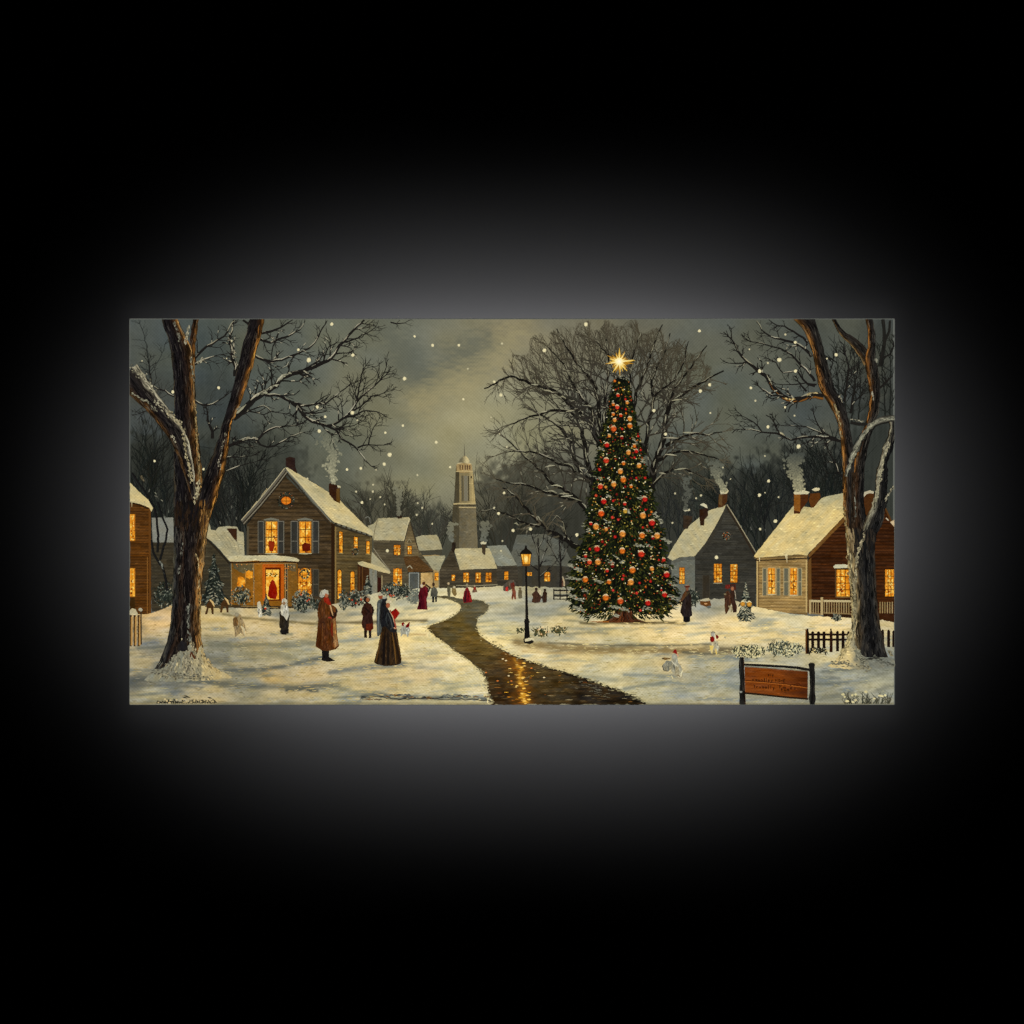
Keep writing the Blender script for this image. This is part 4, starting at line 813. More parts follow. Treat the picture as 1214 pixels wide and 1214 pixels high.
for pts, w, col, a in (
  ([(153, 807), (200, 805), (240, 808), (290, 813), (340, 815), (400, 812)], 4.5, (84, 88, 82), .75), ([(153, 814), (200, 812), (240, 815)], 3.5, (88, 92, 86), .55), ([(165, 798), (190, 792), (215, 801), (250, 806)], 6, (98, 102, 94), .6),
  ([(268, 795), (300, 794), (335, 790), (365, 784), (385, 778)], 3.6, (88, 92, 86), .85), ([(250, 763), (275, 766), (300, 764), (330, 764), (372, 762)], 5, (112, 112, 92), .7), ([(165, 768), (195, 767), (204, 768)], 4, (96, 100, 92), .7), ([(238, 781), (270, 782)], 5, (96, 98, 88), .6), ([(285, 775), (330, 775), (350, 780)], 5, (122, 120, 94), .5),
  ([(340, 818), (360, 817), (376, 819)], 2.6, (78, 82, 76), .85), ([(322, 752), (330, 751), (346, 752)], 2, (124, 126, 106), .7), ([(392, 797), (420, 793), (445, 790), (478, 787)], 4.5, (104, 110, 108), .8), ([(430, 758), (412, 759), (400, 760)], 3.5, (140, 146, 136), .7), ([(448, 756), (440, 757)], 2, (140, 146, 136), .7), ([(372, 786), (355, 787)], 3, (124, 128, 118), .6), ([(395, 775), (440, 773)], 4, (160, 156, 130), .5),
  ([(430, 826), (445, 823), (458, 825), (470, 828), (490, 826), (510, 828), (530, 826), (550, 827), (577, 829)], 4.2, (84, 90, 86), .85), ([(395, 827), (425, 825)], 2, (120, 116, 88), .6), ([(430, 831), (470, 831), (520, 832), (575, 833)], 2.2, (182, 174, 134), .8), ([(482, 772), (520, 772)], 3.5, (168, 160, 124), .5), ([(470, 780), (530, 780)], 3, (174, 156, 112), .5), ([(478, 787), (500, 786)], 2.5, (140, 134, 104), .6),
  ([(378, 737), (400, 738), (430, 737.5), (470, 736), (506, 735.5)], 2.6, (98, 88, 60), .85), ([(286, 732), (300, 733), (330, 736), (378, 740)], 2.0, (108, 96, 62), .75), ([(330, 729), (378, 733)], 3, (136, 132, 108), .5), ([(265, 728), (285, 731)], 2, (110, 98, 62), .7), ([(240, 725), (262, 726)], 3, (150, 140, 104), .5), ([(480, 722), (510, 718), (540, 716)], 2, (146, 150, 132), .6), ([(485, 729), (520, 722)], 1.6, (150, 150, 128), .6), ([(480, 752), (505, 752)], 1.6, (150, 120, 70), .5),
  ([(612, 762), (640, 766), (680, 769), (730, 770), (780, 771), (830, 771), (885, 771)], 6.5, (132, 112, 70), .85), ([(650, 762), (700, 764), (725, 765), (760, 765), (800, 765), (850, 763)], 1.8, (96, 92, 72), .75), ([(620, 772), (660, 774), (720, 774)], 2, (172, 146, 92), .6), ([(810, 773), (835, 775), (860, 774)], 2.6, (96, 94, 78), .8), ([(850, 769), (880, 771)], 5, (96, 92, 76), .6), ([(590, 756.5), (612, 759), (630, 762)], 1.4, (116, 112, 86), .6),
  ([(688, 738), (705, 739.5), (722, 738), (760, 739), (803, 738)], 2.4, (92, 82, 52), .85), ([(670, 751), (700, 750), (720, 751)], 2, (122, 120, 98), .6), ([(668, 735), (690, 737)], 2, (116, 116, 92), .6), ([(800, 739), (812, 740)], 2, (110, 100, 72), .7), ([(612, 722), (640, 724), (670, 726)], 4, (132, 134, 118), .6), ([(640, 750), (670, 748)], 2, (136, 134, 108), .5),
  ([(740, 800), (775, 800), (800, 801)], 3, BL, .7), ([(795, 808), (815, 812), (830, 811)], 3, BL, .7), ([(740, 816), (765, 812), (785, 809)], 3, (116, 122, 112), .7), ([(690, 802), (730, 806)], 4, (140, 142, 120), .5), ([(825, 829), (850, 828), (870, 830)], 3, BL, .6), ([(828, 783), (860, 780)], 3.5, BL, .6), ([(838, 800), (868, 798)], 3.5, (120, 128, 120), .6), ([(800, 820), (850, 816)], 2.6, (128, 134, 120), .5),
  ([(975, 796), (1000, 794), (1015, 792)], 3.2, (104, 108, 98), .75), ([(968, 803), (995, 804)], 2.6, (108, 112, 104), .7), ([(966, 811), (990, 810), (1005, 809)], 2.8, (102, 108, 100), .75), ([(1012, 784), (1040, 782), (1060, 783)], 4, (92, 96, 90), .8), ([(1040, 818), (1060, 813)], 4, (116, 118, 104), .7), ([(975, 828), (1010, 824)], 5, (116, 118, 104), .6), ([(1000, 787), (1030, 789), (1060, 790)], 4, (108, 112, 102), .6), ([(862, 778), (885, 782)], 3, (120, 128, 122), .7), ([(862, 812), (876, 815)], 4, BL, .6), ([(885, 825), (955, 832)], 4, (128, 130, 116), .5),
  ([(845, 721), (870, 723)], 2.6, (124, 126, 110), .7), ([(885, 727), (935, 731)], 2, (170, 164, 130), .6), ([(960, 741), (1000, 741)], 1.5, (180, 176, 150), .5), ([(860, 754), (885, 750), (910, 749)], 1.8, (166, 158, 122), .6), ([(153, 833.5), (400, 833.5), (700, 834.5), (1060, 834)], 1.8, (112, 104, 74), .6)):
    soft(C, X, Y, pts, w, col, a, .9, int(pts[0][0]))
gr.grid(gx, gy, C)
rng = random.Random(8)
for i in range(3200):      # separate loaded strokes over the wet paint
    x = U(156, 1056); y = U(737, 832); c = snow_f(np.array([x]), np.array([y]))[0]; k = U(-26, 26); L = U(2, 10)
    if rng.random() < .86: gr.rib([(x, y), (x + L * .5, y + U(-.7, .7)), (x + L, y + U(-1, 1))], [.3, U(.6, 1.4), .3], (c[0] + k, c[1] + k, c[2] + k * .8 + U(-8, 6)))

# road
road = Part('painted_road', None, 'wet brown road winding up to the village')
RP = [(513, 706.5), (530, 706.3), (545, 709.5), (560, 710.5), (572, 712), (580, 717.5), (579, 722), (574, 728), (566, 733), (565, 741), (567, 748), (571, 755), (578, 760), (586, 764.5), (596, 770), (605, 775.5), (617, 780), (630, 784.5), (645, 789.5), (660, 793.5), (680, 799.5), (698, 806), (712, 810.5), (728, 816), (740, 820), (755, 827.5), (770, 836),
      (582, 836), (582.5, 830), (579, 822), (577, 812), (575.5, 805), (572, 797), (564, 790), (556, 783), (548, 777.5), (539, 772), (532, 765), (524, 759.5), (516, 755), (510, 749), (506.5, 744), (510, 741), (519, 738.5), (528, 735), (536, 731), (543, 726), (547, 719), (542, 714.5), (534, 711)]
def road_f(X, Y):
    f = field([(550, 715, (92, 88, 66)), (570, 722, (92, 88, 68)), (520, 745, (88, 74, 42)), (545, 740, (92, 78, 40)), (560, 735, (84, 76, 52)), (530, 755, (84, 74, 44)), (555, 760, (110, 88, 40)), (575, 768, (104, 86, 44)), (560, 778, (84, 70, 40)), (600, 780, (78, 64, 38)), (590, 800, (62, 48, 28)), (600, 825, (50, 36, 20)), (640, 800, (70, 58, 34)), (660, 815, (64, 52, 30)), (700, 822, (42, 34, 24)), (740, 828, (34, 28, 20))], 8)
    C = f(X, Y); C = C + 13 * (nz(X, Y, 13, 2.2, 3) + .6 * nz(X, Y, 5, 1.1, 4))[:, None] + nz(X, Y, 9, 2.4, 9)[:, None] * np.array([11, 6, -2])[None, :]
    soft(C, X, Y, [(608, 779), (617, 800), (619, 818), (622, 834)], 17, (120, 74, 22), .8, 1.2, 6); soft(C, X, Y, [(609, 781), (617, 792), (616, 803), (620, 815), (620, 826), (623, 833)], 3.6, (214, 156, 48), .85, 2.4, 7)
    soft(C, X, Y, [(505, 742), (520, 756), (540, 772), (560, 786), (575, 803), (580, 822)], 3, (58, 46, 26), .6)
    return C
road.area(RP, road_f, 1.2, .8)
road.rib(wander([(605, 776), (630, 785), (660, 795), (690, 804), (712, 811), (740, 821), (765, 833)], 1, 6), [1, 2.6, 3, 2.6, 2], (34, 28, 20)); road.rib(wander([(576, 759), (590, 767), (606, 776)], .6, 5), [.8, 1.4], (64, 56, 40))
rng = random.Random(9)
for i in range(1100):
    y = 712 + 122 * rng.random() ** .7; x = U(510, 765)
    if not inside(np.array([x - 4, x + 5]), np.array([y, y]), RP).all(): continue
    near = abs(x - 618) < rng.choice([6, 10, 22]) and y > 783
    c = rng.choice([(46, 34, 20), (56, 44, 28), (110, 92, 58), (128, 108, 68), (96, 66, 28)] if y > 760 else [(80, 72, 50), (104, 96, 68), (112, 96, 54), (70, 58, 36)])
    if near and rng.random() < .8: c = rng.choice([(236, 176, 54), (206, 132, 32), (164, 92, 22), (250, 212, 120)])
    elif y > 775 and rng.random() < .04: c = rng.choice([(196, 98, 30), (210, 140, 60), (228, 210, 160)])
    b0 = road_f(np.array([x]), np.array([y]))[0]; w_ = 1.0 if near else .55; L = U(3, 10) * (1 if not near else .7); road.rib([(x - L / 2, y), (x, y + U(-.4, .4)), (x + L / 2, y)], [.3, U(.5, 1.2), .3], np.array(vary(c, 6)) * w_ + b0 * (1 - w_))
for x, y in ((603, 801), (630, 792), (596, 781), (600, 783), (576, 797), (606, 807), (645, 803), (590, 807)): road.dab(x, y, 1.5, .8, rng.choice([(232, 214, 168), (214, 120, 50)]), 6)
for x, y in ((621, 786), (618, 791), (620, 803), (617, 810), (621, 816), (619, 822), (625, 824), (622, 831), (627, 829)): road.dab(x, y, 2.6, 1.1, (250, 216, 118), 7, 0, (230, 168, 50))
for i in range(30): x = U(674, 722); y = 806 + (x - 690) * .3 + U(0, 12); road.rib([(x, y), (x + U(2, 5), y + U(0, 1))], [.4, .9, .3], vary((120, 118, 98), 18))
bank = Part('painted_snow', None, 'crumbly snow along the verges of the road'); rng = random.Random(91)
for i in range(900):
    k = rng.randrange(len(RP)); a, b = RP[k], RP[(k + 1) % len(RP)]; t = rng.random(); x = a[0] + (b[0] - a[0]) * t; y = a[1] + (b[1] - a[1]) * t
    if y > 834 or y < 709: continue
    right = 1 if k < 27 else -1; o = rng.gauss(.6, 1.6); c = snow_f(np.array([x + right * 6]), np.array([y]))[0]; x2 = x + right * o * .9; y2 = y - (o * .7 if right > 0 and y > 755 else 0); s_ = .5 + (y - 706) / 130
    cc = rng.choice([c, c, c * 1.06, c * .75, c * .55]) if o > -.6 else rng.choice([c * .8, c * .45, c * .35])
    bank.rib([(x2 - U(.6, 2) * s_, y2 + U(-.4, .4)), (x2, y2), (x2 + U(.6, 2) * s_, y2 + U(-.4, .4))], [.3, U(.6, 1.5) * s_, .3], cc)
gr2 = Part('painted_snowbank', None, 'ridge of snow and grey stones along the bottom edge')
for i in range(110):
    x = U(425, 580); y = 826.5 + 1.5 * math.sin(x * .09) + U(-2, 2); gr2.rib([(x, y), (x + U(2, 4), y - U(0, 1.3)), (x + U(5, 8), y + U(-.5, .8))], [.4, U(.8, 2), .4], vary(rng.choice([(84, 90, 88), (58, 60, 54), (128, 132, 120), (176, 168, 130), (116, 84, 44)]), 8))
gr2.rib(wander([(428, 827), (450, 825.5), (470, 828.5), (500, 827.5), (530, 829.5), (560, 828.5), (582, 831)], .9, 4), [.5, 1.2, .7, 1.3], (48, 46, 38))
for i in range(80):   # crumbly snow edge of the road
    t = U(0, 1); q = RP[27:41]; k = t * (len(q) - 1); j = int(k); x = q[j][0] + (q[min(j + 1, len(q) - 1)][0] - q[j][0]) * (k - j) - U(1, 6); y = q[j][1] + (q[min(j + 1, len(q) - 1)][1] - q[j][1]) * (k - j) + U(-1, 3)
    gr2.dab(x, y, U(.8, 2), U(.6, 1.2), vary((212, 200, 150), 14), 6, U(0, 90))

# ---------------------------------------------------------------- greenery
def shrub(name, label, cx, cy, rx, ry, n, cols, snow, seed, sn=.35, spikes=0, orn=0, group=None):
    global rng; rng = random.Random(seed); P = Part(name, None, label, group)
    P.area([(cx + rx * U(.45, .85) * math.cos(t), cy + ry * U(.4, .85) * math.sin(t)) for t in np.linspace(0, 6.0, 12)], tex(cols[0], 9, 2, 2, seed), 1.2, 1.6)
    for i in range(int(n * 1.35)):
        a = U(0, 6.28); r = math.sqrt(rng.random()); x = cx + rx * r * math.cos(a); y = cy + ry * r * math.sin(a); L = U(1.5, 3.6); d = math.radians(U(-150, -30) if rng.random() < .7 else U(0, 360))
        c = rng.choice(cols) if rng.random() > sn else rng.choice(snow)
        P.rib([(x, y), (x + L * math.cos(d) * .5, y + L * math.sin(d) * .5 - .2), (x + L * math.cos(d), y + L * math.sin(d))], [.5, U(.9, 1.7), .4], vary(c, 9))
    for i in range(spikes):
        x = cx + U(-rx, rx); a = U(-130, -50); P.rib([(x, cy), (x + math.cos(math.radians(a)) * U(5, 10), cy - ry * U(.7, 1.4))], [.8, .4], vary(cols[0], 6))
    for i in range(orn): P.dab(cx + U(-rx, rx) * .7, cy + U(-ry, ry) * .7, 1.1, 1.1, rng.choice([(170, 50, 24), (214, 150, 60), (190, 80, 40)]), 7)
    return P
DG = [(36, 42, 36), (44, 50, 42), (26, 30, 27), (56, 62, 52)]; SW = [(112, 118, 104), (148, 146, 124), (92, 98, 88)]
def conifer(name, label, cx, y0, y1, hw, n, seed, sn=.4, cols=DG, snow=SW, orn=(), group=None):
    global rng; rng = random.Random(seed); P = Part(name, None, label, group)
    P.area([(cx, y0 + 2), (cx + hw * .7, y1 - 3), (cx - hw * .7, y1 - 3)], tex(cols[2], 5, 2, 2, seed), 1.2, .8)
    for i in range(n):
        t = rng.random() ** .65; y = y0 + (y1 - y0) * t; tier = .75 + .25 * math.sin(t * 24); x = cx + U(-1, 1) * hw * t * tier; sg = 1 if x > cx else -1; L = U(1.5, 4) * (.5 + t)
        c = rng.choice(cols) if rng.random() > sn else rng.choice(snow); P.rib([(x - sg * L * .4, y - L * .25), (x, y), (x + sg * L * .5, y + L * .35)], [.5, U(.9, 1.8), .3], vary(c, 9))
    for x, y, r, c in orn: P.dab(x, y, r, r * 1.05, c, 10, 0, tuple(v * .7 for v in c), .05); P.rib([(x - r * .8, y - r * .6), (x, y - r * 1.1), (x + r * .8, y - r * .6)], [.6, 1.4, .6], (226, 216, 170))
    return P
conifer('painted_conifer', 'snowy spruce beside the left trunk, behind the small wooden huts', 254, 655, 717, 19, 420, 51, .28)
shrub('painted_shrub', 'dark snow-flecked bush between the left house and trunk', 196, 706, 13, 15, 190, DG, SW, 52, .22)
shrub('painted_shrub', 'snowy bush at the left end of the lit porch', 287, 707, 11, 11, 150, DG + [(70, 62, 40)], SW + [(190, 170, 120)], 53, .4)
conifer('painted_conifer', 'small decorated fir in front of the red front door', 316, 704, 729, 8, 160, 54, .45, DG, SW, [(315, 721, 1.6, (190, 60, 30))])
shrub('painted_shrub', 'round snowy shrub under the arched porch window', 359, 714, 13, 13, 240, DG, SW, 55, .42, 0, 3); 
shrub('painted_shrub', 'blue-grey snowy bush at the corner of the gabled house', 408, 712, 6, 12, 100, DG, SW, 56, .5); shrub('painted_shrub', 'decorated bush beneath the side windows', 421, 710, 11, 10, 190, DG + [(84, 60, 40)], SW, 57, .35, 0, 5)
conifer('painted_conifer', 'little snow-laden fir by the side entry', 436, 682, 704, 8, 110, 58, .45); 
shrub('painted_shrub', 'cluster of snowy evergreens below the arched window', 471, 701, 19, 9, 260, DG, SW, 59, .35, 0, 5); shrub('painted_shrub', 'grey snowy mound right of the evergreen cluster', 492, 709, 9, 9, 110, [(96, 102, 94), (120, 126, 114)], SW, 60, .6)
shrub('painted_shrub', 'low bush at the foot of the gabled house wall', 376, 718, 9, 6, 70, DG, SW, 61, .35)
shrub('painted_shrub', 'dark shrub behind the man beside the Christmas tree', 822, 709, 7, 10, 90, DG, SW, 62, .3)
conifer('painted_conifer', 'small snowy fir with two gold balls by the brown house', 883.5, 690, 736, 12.5, 420, 63, .5, DG, SW + [(196, 190, 156)], [(880.2, 715.7, 3, (224, 160, 60)), (888, 716, 3.2, (228, 166, 64))])
shrub('painted_shrub', 'small dead plant under the porch railing', 991, 733, 6, 4, 40, DG, SW, 64, .5)
shrub('painted_shrub', 'snowy evergreen sprigs beside the lamp post', 641, 750, 9, 6, 90, [(66, 72, 46), (48, 58, 42), (96, 84, 44)], [(220, 206, 160), (230, 190, 140)], 65, .3, 6); shrub('painted_shrub', 'green sprig right of the lamp post', 662, 748, 10, 4, 60, [(66, 72, 46), (48, 58, 42), (110, 88, 44)], [(220, 206, 160)], 66, .25, 3)
shrub('painted_shrub', 'small sprig left of the lamp post', 618, 748, 6, 3, 30, [(66, 72, 46), (60, 62, 42)], [(220, 206, 160)], 67, .3, 2)
shrub('painted_shrub', 'wide snow-covered hedge behind the wooden sign, right part', 930, 770, 21, 9, 420, [(52, 60, 50), (70, 78, 64), (40, 46, 40)], [(224, 214, 162), (200, 196, 156), (176, 178, 150)], 68, .5, 8)
shrub('painted_shrub', 'wide snow-covered hedge behind the wooden sign, left part', 888, 773, 20, 8, 330, [(62, 68, 54), (84, 86, 66), (44, 50, 42)], [(224, 212, 158), (200, 194, 150)], 69, .5, 6)
P = Part('painted_plant', None, 'snowy dead plants in the bottom right corner'); rng = random.Random(70)
for i in range(46):
    x = U(998, 1058); P.rib([(x, 834), (x + U(-4, 5), 829), (x + U(-7, 8), U(819, 828))], [U(.8, 1.8), .5], vary(rng.choice([(44, 46, 38), (62, 64, 52), (86, 84, 66)]), 6))
for x, y in ((999, 823), (1001, 826), (1010, 824), (1014, 823), (1026, 820), (1036, 828), (1045, 825), (1049, 824), (1011, 832), (1004, 831), (1014, 830), (996, 834), (1043, 824.5)): P.dab(x, y, U(1.4, 2.8), U(1, 1.8), vary((214, 206, 158), 12), 7)
P = Part('painted_plant', None, 'dark scrubby line of twigs and scrawl in the bottom left corner'); rng = random.Random(71)
x = 186
while x < 255:
    h = U(2, 6); P.rib([(x, 834), (x + U(.5, 2), 834 - h), (x + U(2, 3.5), 833.5 - h * .3), (x + U(3, 4.5), 833)], [.8, U(1.2, 2.6), .8], vary((32, 32, 27), 6)); x += U(1.4, 3.4)
for x, y in ((221, 825), (223, 826), (249, 827), (219, 826.5)): P.rib([(x - 2.5, y - .5), (x, y), (x + 3, y + 1)], [.5, 1.8, .5], (58, 58, 48))
for i in range(22): P.dab(U(188, 255), U(828, 833), U(.8, 1.6), U(.6, 1), vary((196, 178, 130), 12), 6)

# ---------------------------------------------------------------- people, huts, bench, cart
def figure(label, shapes, name='painted_person', seed=3, group=None):
    global rng; rng = random.Random(seed); P = Part(name, None, label, group)
    for i, sh in enumerate(shapes):
        pts, col = sh[0], sh[1]
        if len(sh) > 2 and sh[2] == 'l': P.rib(pts, sh[3], col)
        elif len(sh) > 2 and sh[2] == 'o': P.dab(pts[0], pts[1], sh[3], sh[4] if len(sh) > 4 else sh[3], col, 10, 0, tuple(v * .85 for v in col), .05)
        else: P.area(pts, tex(col, (sh[3] if len(sh) > 3 else 9) * 1.2, 1.4, 5, seed * 7 + i), .9, .35, seed + i, .22, 1, .34)
    return P
def P2(ox, oy, *a): return [(ox + a[i] / 10.03, oy + a[i + 1] / 10.03) for i in range(0, len(a), 2)]
A = lambda *a: P2(370, 670, *a)
figure('man in a long brown coat and red scarf with snow on his white hair', [
  (A(115, 1000, 160, 1015, 205, 1000, 205, 1090, 275, 1135, 180, 1148, 115, 1130, 122, 1080), (26, 22, 20), 'a', 5),
  (A(120, 400, 90, 440, 70, 520, 66, 600, 78, 640, 62, 800, 45, 965, 110, 1008, 190, 1020, 285, 1000, 322, 960, 300, 830, 285, 640, 300, 560, 290, 505, 240, 470, 200, 405, 160, 385), (88, 52, 25), 'a', 14),
  (A(90, 640, 150, 620, 190, 760, 180, 1010, 110, 1000, 52, 960), (72, 40, 20), 'a', 12), (A(255, 640, 275, 630, 290, 800, 310, 950, 270, 985, 255, 860), (146, 106, 62), 'a', 14),
  (A(230, 500, 270, 560, 300, 545, 290, 600, 250, 640, 215, 600), (46, 28, 18), 'a', 8), (A(120, 420, 90, 520, 110, 600), (64, 36, 18), 'l', [1.4, 2, 1]), (A(240, 680, 235, 780, 245, 850), (110, 34, 18), 'l', [1, 2.6, 1]),
  (A(190, 440, 220, 480, 240, 560, 252, 600), (186, 150, 104), 'l', [1, 2, .7]), (A(140, 385, 190, 375, 205, 400, 235, 480, 200, 470, 150, 440), (142, 36, 20), 'a', 8), (A(195, 620, 235, 625), (150, 50, 40), 'l', 1.6),
  ((370 + 17.4, 670 + 35.6), (176, 104, 68), 'o', 2.4, 3), (A(95, 345, 110, 300, 155, 285, 195, 300, 203, 345, 190, 350, 165, 330, 145, 375, 110, 385, 92, 370), (180, 178, 160), 'a', 12), (A(290, 520, 300, 560), (40, 34, 30), 'l', 2), 
  (A(130, 690, 120, 960), (124, 78, 36), 'l', [.5, 1, .5]), (A(220, 700, 215, 990), (60, 32, 16), 'l', [.5, 1, .5])], seed=4)
figure('child in a dark brown coat standing beyond the man in the long coat', [
  (A(620, 760, 655, 770, 655, 865, 620, 860), (32, 22, 20)), (A(675, 770, 708, 775, 708, 862, 675, 868), (34, 24, 22)),
  (A(625, 455, 600, 500, 585, 560, 605, 600, 590, 690, 600, 740, 640, 775, 700, 782, 732, 750, 722, 600, 740, 530, 705, 460, 660, 445), (54, 30, 22), 'a', 9), (A(640, 700, 720, 690, 728, 745, 700, 778, 640, 770), (88, 32, 18), 'a', 8),
  (A(625, 500, 690, 560), (34, 20, 18), 'l', 2), (A(720, 490, 725, 560, 690, 590), (38, 24, 20), 'l', 2), ((435.2, 710.3), (40, 30, 26), 'o', 4, 4.4), ((436.2, 710.8), (158, 96, 60), 'o', 2.2, 2.8), (A(640, 370, 680, 362, 700, 385, 690, 400), (150, 140, 118), 'a', 8)], seed=5)
figure('grey-coated person half hidden behind the woman with the book', [(A(775, 440, 790, 415, 850, 390, 880, 450, 860, 700, 830, 780, 800, 845, 775, 840, 768, 700, 770, 560), (76, 82, 80), 'a', 9), ((451.3, 707), (150, 78, 50), 'o', 2.8, 3.2), (A(785, 345, 810, 332, 840, 340, 842, 358, 800, 365), (168, 164, 144), 'a', 8), (A(800, 450, 790, 600, 785, 800), (112, 120, 118), 'l', [.8, 1.4, .6])], seed=6)
figure('woman in a black jacket and wide dark skirt holding an open red book', [
  (A(840, 700, 1005, 770, 1035, 930, 1065, 1110, 1062, 1165, 1010, 1185, 940, 1195, 860, 1198, 780, 1180, 738, 1150, 760, 1060, 790, 960, 815, 820), (46, 33, 20), 'a', 9),
  (A(830, 800, 800, 960, 760, 1150), (86, 60, 28), 'l', [.8, 2, 1.2]), (A(870, 790, 855, 1000, 850, 1180), (24, 18, 16), 'l', [1, 3, 3]), (A(905, 800, 905, 1180), (28, 22, 18), 'l', [1.4, 3.2, 3]), (A(955, 800, 985, 1000, 1000, 1170), (104, 74, 34), 'l', [.8, 1.8, 1]), (A(975, 800, 1010, 980, 1045, 1150), (36, 26, 18), 'l', [1, 2, 2.4]), (A(990, 800, 1030, 960, 1056, 1110), (84, 60, 30), 'l', [.5, 1, .6]), (A(935, 820, 940, 1180), (66, 46, 24), 'l', .8),
  (A(840, 400, 870, 375, 895, 385, 890, 440, 905, 520, 950, 560, 985, 640, 1000, 720, 1012, 770, 990, 800, 930, 790, 870, 720, 830, 740, 808, 640, 812, 520, 826, 440), (30, 30, 32), 'a', 7),
  (A(900, 560, 935, 640, 960, 740, 930, 760), (68, 72, 70), 'l', [.8, 1.6, 1.6, 1]), (A(895, 560, 880, 640, 900, 720), (50, 54, 54), 'l', [.6, 1.6, .6]), (A(930, 530, 965, 600, 990, 700, 1003, 760), (156, 60, 44), 'l', [.8, 2, 1]), (A(920, 540, 960, 610, 980, 690), (204, 168, 130), 'l', [.4, .9, .4]),
  ((460.2, 717.6), (166, 96, 64), 'o', 2.5, 3.2), (A(880, 430, 895, 410, 935, 410, 953, 430, 940, 450, 905, 440, 885, 455), (196, 184, 150), 'a', 9), (A(838, 385, 860, 370, 890, 372, 895, 388, 850, 400), (160, 160, 146), 'a', 8),
  (A(940, 560, 1000, 512, 1048, 565, 1010, 620, 990, 645), (132, 18, 14), 'a', 9), (A(1000, 512, 1046, 566), (214, 180, 130), 'l', [.6, 1, .6]), (A(940, 560, 998, 514), (90, 14, 12), 'l', .8), (A(975, 740, 995, 755), (196, 150, 112), 'l', 1.4)], seed=7)
figure('small white dog with a red collar beside the woman with the book', [(A(1055, 750, 1080, 725, 1150, 725, 1165, 760, 1148, 850, 1130, 850, 1128, 820, 1080, 820, 1065, 850, 1052, 840), (164, 166, 152), 'a', 10), (A(1065, 690, 1085, 675, 1105, 700, 1098, 725, 1070, 720), (120, 20, 16), 'a', 6), (A(1112, 720, 1140, 690, 1163, 672, 1155, 735, 1120, 742), (110, 16, 14), 'a', 6), (A(1090, 700, 1115, 695, 1115, 720, 1098, 724), (206, 200, 176), 'a', 6)], 'painted_dog', 8)
B = lambda *a: P2(265, 630, *a)
figure('bearded man in a dark coat with a long white hood, in front of the porch', [(B(690, 1150, 750, 1150, 750, 1214, 690, 1214), (22, 20, 18)), (B(672, 1180, 700, 1150, 780, 1160, 775, 1214, 680, 1214), (26, 24, 22)), (B(668, 960, 690, 930, 750, 960, 790, 1000, 775, 1160, 700, 1175, 668, 1140), (42, 36, 28), 'a', 8),
  (B(685, 880, 700, 850, 755, 850, 780, 920, 778, 1000, 755, 1062, 720, 1010, 690, 990, 678, 940), (176, 172, 152), 'a', 14), ((336.8, 714.5), (150, 118, 84), 'o', 2.2, 2.8), (B(695, 840, 700, 805, 730, 793, 758, 812, 765, 850, 740, 845, 720, 825, 705, 850), (188, 184, 164), 'a', 10), (B(690, 1214, 750, 1222), (24, 20, 18), 'l', 1.6)], seed=9)
figure('crouching child in a tan jacket on the snow right of the left trunk', [([(277, 731), (280, 727), (285, 728), (288, 734), (291, 741), (292.5, 748), (291, 755), (286, 750), (283, 752), (279, 755), (278.5, 748), (276.5, 740)], (150, 130, 92), 'a', 16), ([(276.5, 733), (280, 731), (283, 736), (282, 742), (277.5, 742)], (98, 74, 44), 'a', 8), ((281, 728.5), (158, 150, 124), 'o', 2.8, 2.6), ([(286, 742), (289, 745), (291, 754)], (196, 184, 146), 'l', [1.4, 2.4, 1])], seed=10)
figure('white snow figure at the left foot of the porch steps', [([(305.5, 714), (308, 713), (310, 717), (310.5, 724), (311.5, 731), (307, 732), (305.5, 724)], (190, 184, 160), 'a', 10), ((307.6, 714.6), (206, 198, 170), 'o', 1.8, 2)], 'painted_snowman', 11)
for k, (x, y, lab) in enumerate(((249.5, 711, 'tiny wooden hut with a peaked snowy roof beside the left trunk'), (267, 709, 'second tiny wooden hut, just left of the porch'))):
    P = Part('painted_hut', None, lab); rng = random.Random(90 + k)
    P.area([(x - 5, y + 7), (x, y), (x + 4.5, y + 7), (x + 4, y + 9), (x + 4.5, y + 17), (x + 2, y + 17), (x + 1, y + 10), (x - 2, y + 10), (x - 3.5, y + 17), (x - 6, y + 17), (x - 4, y + 9)], tex((74, 50, 26), 10, 1.5, 3, 6), .9, .3)
    P.rib([(x - .5, y - .5), (x + 3, y + 3), (x + 5, y + 8)], [1.2, 2.4, 1.2], (206, 176, 118)); P.rib([(x - 6, y + 8), (x + 6, y + 8.5)], .8, (60, 42, 22))
Cc = lambda *a: P2(480, 650, *a)
figure('woman in a long dark red dress near the small house porch', [(Cc(185, 470, 215, 465, 240, 440, 275, 470, 280, 540, 260, 600, 272, 735, 230, 728, 145, 728, 170, 620, 160, 555), (82, 20, 28), 'a', 9), (Cc(200, 560, 185, 720), (50, 12, 18), 'l', [1, 2, 1.4]), (Cc(240, 560, 250, 720), (112, 34, 36), 'l', [.6, 1.4, .8]), (Cc(245, 430, 300, 465, 275, 520), (44, 30, 26), 'l', 2), ((500, 694.3), (214, 196, 170), 'o', 1.7, 2.2), ((502.5, 691.5), (84, 40, 26), 'o', 2, 2)], seed=12)
